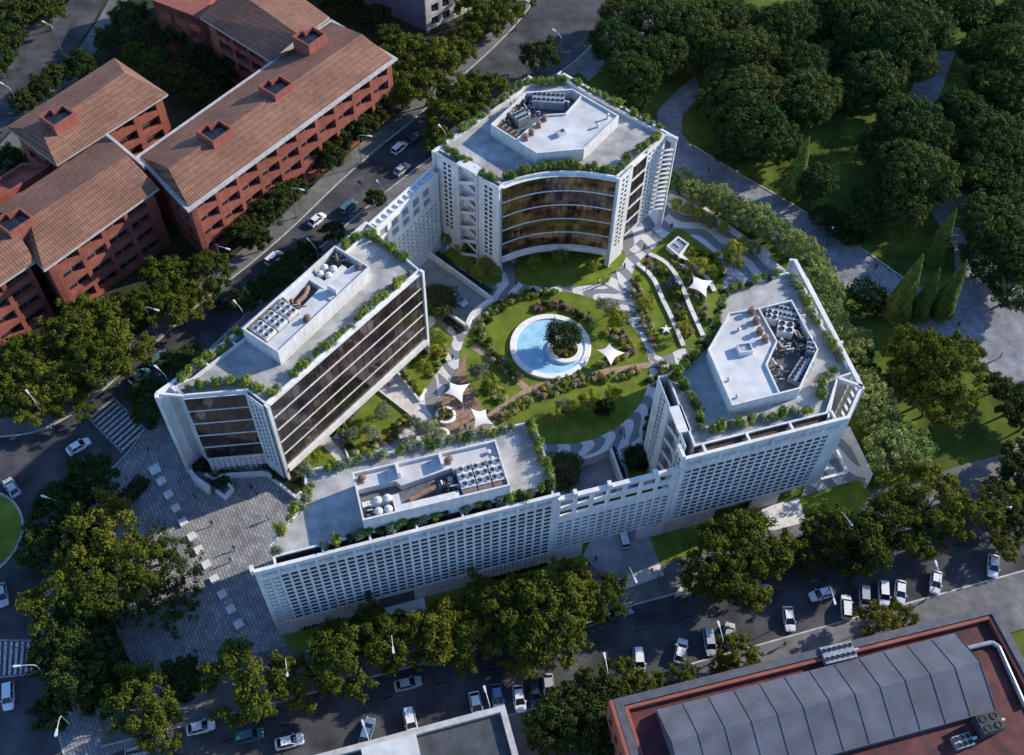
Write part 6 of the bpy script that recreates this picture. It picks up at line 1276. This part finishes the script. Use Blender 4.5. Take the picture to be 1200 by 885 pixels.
for i, t in enumerate(((.93, .2), (.94, .36))): 
    c = lc(*t); b = MB(); b.tube((0, 0, 0), (0, 0, .5), .3, n=10); b.lathe((0, 0, .45), [(.38, 0), (.38, .1), (0, .2)], 10); o = b.build('flue', M['tank']); o.location = (c.x, c.y, 26.2); tag(o, ('upper', 'lower')[i]+' short flue near the right end of low penthouse', 'flue')
z8 = lambda x, y: (800+x/2.95, 585+y/2.95)
machine(G(*z8(535, 535), 14.6), BASEANG-.05, 2.6, 5.0, 1.5, 13.82, 'fan unit on the rim of the zinc roof building', m='duct', k=6)
machine(G(*z8(1060, 775), 15.6), BASEANG, 2.6, 3.4, 2.4, 13.82, 'dark weathered cabinet near the zinc roof right end', m='greydeck', k=2)
machine(G(*z8(970, 835), 14.8), BASEANG, 1.8, 2.8, 1.0, 13.82, 'small glazed box below the zinc ridge roof', m='duct', k=3)
# ------------------------------------------------------------------ cars
def make_car(key, body_m, L=4.4, Wd=1.82, H=1.46, van=False):
    root = empty('parked_car', (0, 0, 0)); h = L/2; b = MB()
    # stations along x: (x, half width, z bottom, z shoulder)
    st = [(-h, .72, .38, .72), (-h+.12, .84, .24, .86), (-h+.7, .90, .22, .93), (-.4, .91, .20, .94), (.75, .91, .20, .95), (h-.75, .90, .22, .84), (h-.2, .80, .26, .70), (h, .60, .36, .56)]
    ring = []
    for x, w_, zb, zs in st:
        w_ *= Wd/1.82; ring.append([(x, -w_, zb), (x, -w_-.02, (zb+zs)/2+.05), (x, -w_*.93, zs), (x, 0, zs+.05), (x, w_*.93, zs), (x, w_+.02, (zb+zs)/2+.05), (x, w_, zb)])
    for r0_, r1_ in zip(ring[:-1], ring[1:]):
        for k in range(6): b.face([r0_[k], r1_[k], r1_[k+1], r0_[k+1]])
        b.face([r0_[6], r1_[6], r1_[0], r0_[0]])
    b.face(ring[0][::-1]); b.face(ring[-1])
    bo_ = b.build('body', body_m, root, smoothf=True)
    x0, x1, x2, x3 = (-h+.15, -h+.35, .55, 1.25) if van else (-h+.35, -h+1.05, .25, 1.15)
    zs, zt, wb, wt = .93, H, .82*Wd/1.82, .62*Wd/1.82
    g = MB(); g.face([(x0, -wb, zs), (x0, wb, zs), (x1, wt, zt-.04), (x1, -wt, zt-.04)]); g.face([(x3, wb, zs), (x3, -wb, zs), (x2, -wt, zt-.04), (x2, wt, zt-.04)])
    for s in (-1, 1): g.face([(x0, s*wb, zs), (x3, s*wb, zs), (x2, s*wt, zt-.04), (x1, s*wt, zt-.04)])
    g.build('windows', M['carglass'], root)
    r = MB(); r.prism([(x1-.06, -wt-.03), (x2+.06, -wt-.03), (x2+.06, wt+.03), (x1-.06, wt+.03)], zt-.05, zt)
    for s in (-1, 1):
        for (xa, xb) in ((x1, x0), (x2, x3), ((x1+x2)/2, (x0+x3)/2-.1)): r.tube((xa, s*wt, zt-.04), (xb, s*wb, zs), .045, n=5)
    r.build('roof', body_m, root)
    for sx in (-1.32, 1.30):
        for sy in (-1, 1):
            w_ = MB(); w_.tube((sx, sy*(Wd/2-.20), .32), (sx, sy*(Wd/2+.012), .32), .32, n=16); o = w_.build('wheel', M['tyre'], root); w_ = MB(); w_.tube((sx, sy*(Wd/2+.013), .32), (sx, sy*(Wd/2+.03), .32), .2, n=12); w_.build('rim', M['rim'], o)
    for s in (-1, 1):
        k = MB(); k.box((h-.14, s*.56), .22, .3, .52, .66); k.build('headlight', M['lens'], root); k = MB(); k.box((-h+.06, s*.62), .12, .28, .62, .80); k.build('tail_light', M['tail'], root); k = MB(); k.box((.72, s*(Wd/2+.07)), .16, .2, .95, 1.08); k.build('mirror', body_m, root)
    return to_proto(root)
CARS = {}
def car(px, d, col, label, group, van=False, z=0.02, s=1.0):
    key = (col, van)
    if key not in CARS: CARS[key] = make_car(key, M[col], 4.4, 1.82, 1.62 if van else 1.46, van)
    p = G(px[0], px[1], 0.7); a, b = G(px[0], px[1], .7), G(px[0]+d[0], px[1]+d[1], .7); place(CARS[key], (p.x, p.y, z), math.atan2(b.y-a.y, b.x-a.x), s, label, group, 'car')
g1 = 'cars parked nose to the lower kerb of the avenue'
for x, y, d, c, v, l in ((430, 857, (6, -20), 'car_blue', 0, 'pale blue car half hidden above the bottom grey roof'), (481, 845, (4, 20), 'car_white', 1, 'white car peeking over the bottom grey roof edge'), (558, 826, (4, 20), 'car_white', 0, 'white car behind the right corner of the bottom grey roof'), (583, 817, (3, 20), 'car_blue', 0, 'light blue car left of the white one near the grey roof corner'),
    (608.5, 818.5, (3, 20), 'car_white', 0, 'white car beside the grey roof corner, right of a light blue car'), (626, 811, (3, 20), 'car_dark', 1, 'dark car between a white and a silver one, lower avenue kerb'), (643, 805, (2, 20), 'car_silver', 0, 'silver car right of the dark one near the grey roof corner'),
    (749, 774, (2, 20), 'car_white', 1, 'white car alone at the kerb left of the zinc building'), (798, 763, (4, -20), 'car_white', 0, 'white car left of the silver car by the lower lamp'), (832, 753, (3, 20), 'car_silver', 1, 'silver car with glass roof beside the lamp at the lower kerb'), (854, 744, (3, -20), 'car_silver', 1, 'grey car right behind the lamp and small kerb tree'),
    (924.7, 725, (3, 20), 'car_white', 0, 'white car parked alone above the zinc building fan unit'), (992, 711, (-1, -20), 'car_white', 1, 'white car first from left in the group of four'), (1013.6, 701, (1, 20), 'car_silver', 1, 'silver estate second in the group of four'), (1036, 695.5, (1, 20), 'car_white', 1, 'tall white car third in the group of four'), (1055, 693.5, (-1, 20), 'car_white', 0, 'white car last in the group of four'),
    (1096.6, 682, (-2, 20), 'car_white', 0, 'white car under the street lamp right of the group of four'), (1164, 663, (-1, 20), 'car_white', 0, 'white car at the kerb nearest the right edge')):
    car((x, y), d, c, l, g1, bool(v))
g2 = 'cars driving or parked along the avenue'
for x, y, d, c, v, l in ((889, 693, (20, -6), 'car_silver', 0, 'silver car driving below the big olive trees'), (963, 696, (-20, 6), 'car_white', 0, 'white car beneath the curved lamp in the middle of the avenue'), (478, 801, (20, -5), 'car_silver', 0, 'silver car on the avenue below the tree row'), (1178, 601, (20, -6), 'car_silver', 0, 'pale green-grey car at the right edge under the trees'), (1083, 624, (20, -6), 'car_teal', 0, 'dark teal car hidden under the right avenue trees'),
    (692, 727, (20, -6), 'car_green', 0, 'green-grey car at the right tip of the tree row'), (727, 718, (20, -6), 'car_teal', 0, 'dark teal car near the main driveway mouth'), (339, 869, (20, -5), 'car_white', 0, 'white car above the left end of the bottom roof'), (235, 852, (20, -5), 'car_white', 0, 'white car beside the lower crosswalk under the trees'), (292, 862, (20, -5), 'car_teal', 1, 'dark teal van under the tree left of the white car')):
    car((x, y), d, c, l, g2, bool(v))
g3 = 'cars on the left street and junction'
for x, y, d, c, v, l in ((371.5, 257, (12, -10), 'car_white', 0, 'white car left of the teal car on the left street'), (408, 242, (12, -11), 'car_teal', 1, 'bright teal car near the link wall on the left street'), (468, 173, (12, -10), 'car_white', 1, 'white car behind a dark car near the street top'), (485, 162, (12, -10), 'car_dark', 0, 'dark car in front of a white one near the street top'), (471, 198, (12, -10), 'car_silver', 0, 'silver-blue car on the right lane near the link wall'),
    (321, 302, (12, -10), 'car_white', 1, 'white car in mid street beside the left block penthouse'), (265, 352, (12, -9), 'car_dark', 0, 'dark car on the street left of the left block roof'), (186.5, 420, (12, -9), 'car_teal', 1, 'dark teal van parked in front of a pale car'), (163.5, 440.5, (12, -9), 'car_green', 0, 'pale green car behind the dark teal van'), (214, 416, (10, -8), 'car_white', 1, 'white car parked under the left block street corner'),
    (92, 522.7, (14, -8), 'car_white', 0, 'white car at the junction below the upper crosswalk'), (13.5, 571, (-9, -14), 'car_silver', 0, 'silver car above the roundabout'), (2, 697, (4, 20), 'car_silver', 0, 'grey car cut by the left edge under the roundabout'), (9.5, 816, (0, 20), 'car_white', 1, 'white car just below the left crosswalk')):
    car((x, y), d, c, l, g3, bool(v))
car((730, 630), (-6, -20), 'car_silver', 'silver car on the main driveway under the screen', 'cars inside the complex', True, z=0.17)
car((537, 351), (11, 8), 'car_silver', 'silver car going down the parking ramp in the garden', 'cars inside the complex', False, z=0.15)
# ------------------------------------------------------------------ lamps
def make_lamp(h=9.0, arm=2.2):
    root = empty('street_lamp', (0, 0, 0)); b = MB(); b.lathe((0, 0, 0), [(.17, 0), (.17, .5), (.10, .6)], 10); b.tube((0, 0, .5), (0, 0, h-.6), .10, .06, 8, cap=False); b.build('pole', M['lampsteel'], root)
    b = MB(); P = [Vector((0, 0, h-.6)), Vector((.3, 0, h-.2)), Vector((1.0, 0, h)), Vector((arm, 0, h+.05))]
    for u, v in zip(P[:-1], P[1:]): b.tube(u, v, .055, n=7)
    b.build('arm', M['lamphead'], root); b = MB(); b.prism([(arm-.1, -.12), (arm+.9, -.2), (arm+1.1, 0), (arm+.9, .2), (arm-.1, .12)], h-.06, h+.14, bottom=True); b.build('lamp_head', M['lamphead'], root); return to_proto(root)
LP = make_lamp()
def lamp(px, d, label, s=1.0):
    p = G(px[0], px[1], 9.0*s); q = G(px[0]+d[0], px[1]+d[1], 9.0*s); a = math.atan2(q.y-p.y, q.x-p.x); place(LP, (p.x-math.cos(a)*2.8*s, p.y-math.sin(a)*2.8*s, 0.05), a, s, label, 'curved-arm street lamps', 'street lamp')
for x, y, d, l in ((66, 860, (-2, 10), 'street lamp at the lower left corner of the plaza'), (51, 582, (-10, -3), 'street lamp above the roundabout, beside the dark trees'), (32, 459, (-8, -10), 'street lamp on the left street far left, under the red block'), (184.7, 364, (6, 2), 'street lamp before the red block step'), (183, 430, (-10, -9), 'street lamp by the left block street corner'), (275, 353.6, (-8, -9), 'street lamp behind the left block, below a dark car'), (360.8, 280.5, (-9, -9), 'street lamp behind the far part of the left block roof'), (268, 292.5, (9, 3), 'street lamp in front of the red block corner'),
    (442.4, 213, (-8, -9), 'street lamp behind the link wall'), (515, 147.5, (-7, -8), 'street lamp left of the top block street corner'), (434, 160, (8, 1), 'street lamp before the long red block right end'), (619, 2, (9, 2), 'street lamp at the top edge above the top block'), (649, 35.6, (-9, -7), 'street lamp on the top street right of the lone tree'), (51, 26, (-9, -4), 'street lamp on the far road at the upper left'), (2, 98, (-9, -5), 'street lamp at the left edge by the far road'),
    (355, 223, (8, 2), 'street lamp before the middle of the long red block'), (708.5, 768, (-2, -10), 'street lamp at the lower kerb, left of the lone white car'), (568, 807, (-3, -10), 'street lamp above the bottom grey roof corner'), (425.4, 847, (-3, -9), 'street lamp above the left part of the bottom roof'), (745, 681, (4, 9), 'street lamp on the pavement at the main driveway'), (997, 614, (6, 8), 'street lamp in the right avenue trees'), (875, 645, (3, 8), 'street lamp in the big olive trees right of the driveway'),
    (978, 706, (3, 11), 'street lamp leaning over the avenue by a white car'), (1096.6, 660, (-3, -9), 'street lamp over the white car right of the group of four'), (842, 731, (-3, -10), 'street lamp by the silver and grey cars at the lower kerb'), (336.6, 790, (1, 8), 'street lamp in the tree at the plaza lower corner'), (461, 763, (1, 8), 'street lamp inside the avenue tree row'), (19, 781, (-10, 1), 'street lamp over the left crosswalk')):
    lamp((x, y), d, l)
def glob(px, label):
    c = G(px[0], px[1], 3.2); root = empty('park_lamp', (c.x, c.y, 0), 0, label, 'park lamp', 'globe lamps along the promenade'); b = MB(); b.tube((0, 0, 0), (0, 0, 3.0), .06, n=6); b.build('pole', M['lampsteel'], root); b = MB(); b.lathe((0, 0, 2.95), [(.1, 0), (.28, .15), (.3, .3), (.2, .48), (0, .55)], 10); b.build('globe', M['lamphead'], root, smoothf=True)
for i, p in enumerate(((809.5, 170), (864, 201), (918.6, 233.5), (976, 267))): glob(p, f'{ORD[i]} from the left of the globe lamps on the park side of promenade')
glob((935, 273), 'globe lamp on the garden side of the promenade'); glob((1097, 338), 'globe lamp between the cypresses')
# ------------------------------------------------------------------ people
def make_person(name, shirt, stride):
    root = empty(name, (0, 0, 0)); me = bpy.data.meshes.new('body')
    V = [(0, 0, .95), (0, 0, 1.15), (0, 0, 1.38), (0.01, 0, 1.50), (.02, 0, 1.62), (.03, 0, 1.72), (0, .10, .90), (.10*stride, .10, .50), (-.12*stride, .10, .09), (.06-.10*stride, .11, .05), (0, -.10, .90), (.14*stride, -.10, .50), (.20*stride, -.10, .09), (.34*stride*.8+.1, -.10, .05),
         (0, .19, 1.40), (-.04, .25, 1.12), (.10*stride, .25, .88), (.16*stride, .24, .80), (0, -.19, 1.40), (.0, -.25, 1.12), (-.12*stride, -.25, .90), (-.13*stride, -.24, .82)]
    E_ = [(0, 1), (1, 2), (2, 3), (3, 4), (4, 5), (0, 6), (6, 7), (7, 8), (8, 9), (0, 10), (10, 11), (11, 12), (12, 13), (2, 14), (14, 15), (15, 16), (16, 17), (2, 18), (18, 19), (19, 20), (20, 21)]
    Rr = [.15, .14, .16, .06, .10, .08, .10, .07, .045, .04, .10, .07, .045, .04, .07, .05, .038, .035, .07, .05, .038, .035]
    me.from_pydata(V, E_, []); o = bpy.data.objects.new('body', me); COL.objects.link(o)
    o.modifiers.new('skin', 'SKIN'); 
    for v, r in zip(me.skin_vertices[0].data, Rr): v.radius = (r, r)
    me.skin_vertices[0].data[0].use_root = True
    o.modifiers.new('sub', 'SUBSURF').levels = 1; dg = bpy.context.evaluated_depsgraph_get(); m2 = bpy.data.meshes.new_from_object(o.evaluated_get(dg)); o.modifiers.clear(); o.data = m2; m2.name = 'body'
    for mm in (M['skin'], shirt, M['trouser'], M['fan']): m2.materials.append(mm)
    for p in m2.polygons:
        z = p.center.z; y = abs(p.center.y); p.material_index = 3 if z < .09 else 2 if z < .93 and y < .2 else 0 if (z > 1.49 or (z < .9 and y >= .2)) else 1; p.use_smooth = True
    o.parent = root; KIDS.setdefault(root.name, []).append(o); h = MB(); h.lathe((0.015, 0, 1.62), [(.112, 0), (.118, .07), (.09, .14), (.04, .175), (0, .18)], 12); h.build('hair', M['hair'], root, smoothf=True); return to_proto(root)
PP = {k: make_person('person', M['shirt_'+k], s) for k, s in (('dark', 1.0), ('white', 0.8), ('blue', 0.4), ('red', 0.9))}
ppl = [((566, 370), 'dark', 'beside the end of the ramp wall'), ((530.5, 419), 'dark', 'on the wavy path left of the round lawn'), ((456, 451), 'dark', 'near the edge wall under the bronze glass'), ((708, 331), 'dark', 'in the group above the round lawn, right of another'), ((702, 330), 'white', 'in pale top in the group above the round lawn'), ((712, 329), 'dark', 'at the right of the group above the round lawn'),
  ((727, 507), 'dark', 'left of two near the stair wall of the right block'), ((732, 512), 'blue', 'right of two near the stair wall of the right block'), ((603, 312), 'dark', 'on the path leading to the amber glass'), ((605, 331), 'dark', 'at the top left of the ring path'), ((624.85, 457), 'red', 'where the two terracotta paths meet'), ((732, 312), 'blue', 'left of the bench-wall lawns at their upper end'), ((690, 368), 'dark', 'on the grass behind the pool rim'), ((571, 483), 'dark', 'standing beside the lower white sail'),
  ((539, 476), 'red', 'on the deck left of the lower sail'), ((545, 500), 'dark', 'on the deck below the lower sail'), ((551, 503), 'dark', 'second one on the deck below the lower sail'), ((597, 415), 'blue', 'by the left rim of the pool'), ((757, 318), 'dark', 'sitting spot on the first bench wall top'), ((771, 341), 'blue', 'beside the first bench wall middle'), ((798, 337), 'dark', 'beside the middle bench wall'), ((791, 391), 'blue', 'near the bottom of the first bench wall'), ((755, 290), 'dark', 'under the right side of the top block'), ((787, 265), 'dark', 'on the wavy path by the top block corner'),
  ((228, 582), 'dark', 'on the plaza below the kite planter'), ((295, 571), 'dark', 'upper of two by the sunny patch on the plaza'), ((301, 578), 'dark', 'lower of two by the sunny patch on the plaza'), ((174, 528), 'dark', 'between the crosswalk and first stone seat'), ((137, 440), 'dark', 'on the pavement left of the pale green car'), ((237, 363), 'dark', 'on the left street beside the dark car'),
  ((248, 613), 'dark', 'right of the fifth stone seat'), ((274, 642), 'dark', 'upper of two on the plaza right of the seats'), ((270, 656), 'blue', 'lower of two on the plaza right of the seats'), ((313, 607), 'dark', 'alone on the plaza near the low block tip'), ((186, 612), 'dark', 'left one of the pair in the upper plaza'), ((194, 613), 'blue', 'right one of the pair in the upper plaza'), ((178, 690), 'dark', 'under the open plaza trees, upper'), ((183, 702), 'white', 'under the open plaza trees in pale top'),
  ((161, 774), 'dark', 'left one of the pair in the lower plaza'), ((171, 773), 'blue', 'right one of the pair in the lower plaza'), ((229.5, 764), 'dark', 'alone in the lower plaza right of the pair'), ((763.4, 669), 'dark', 'left one on the pavement by the main driveway'), ((772, 674), 'white', 'pale-topped one on the pavement by the main driveway'), ((698, 655), 'dark', 'on the left of the main driveway'), ((919.7, 755), 'dark', 'on the lower pavement above the zinc building'),
  ((830.5, 198), 'dark', 'on the promenade near its upper end'), ((969.5, 285), 'dark', 'on the promenade behind the laurel row'), ((1027, 312), 'dark', 'on the promenade left of the cypresses'), ((1067, 344), 'dark', 'between the cypress trunks'), ((1124, 380), 'dark', 'on the paving right of the cypresses'), ((1173, 417), 'blue', 'on the paving near the right edge')]
for i, (p, k, l) in enumerate(ppl):
    c = G(p[0], p[1], 0.9); place(PP[k], (c.x, c.y, 0.13 if i not in (45, 46, 47, 48, 49, 50, 29) else 0.0), random.random()*6.28, 1.0, ('person in '+{'dark': 'dark', 'white': 'pale', 'blue': 'blue', 'red': 'red'}[k]+' top '+l.replace(' in pale top', '').replace('pale-topped one ', '')), 'people walking about', 'person')
for o in list(PROTO.objects): bpy.data.objects.remove(o)
bpy.data.collections.remove(PROTO)
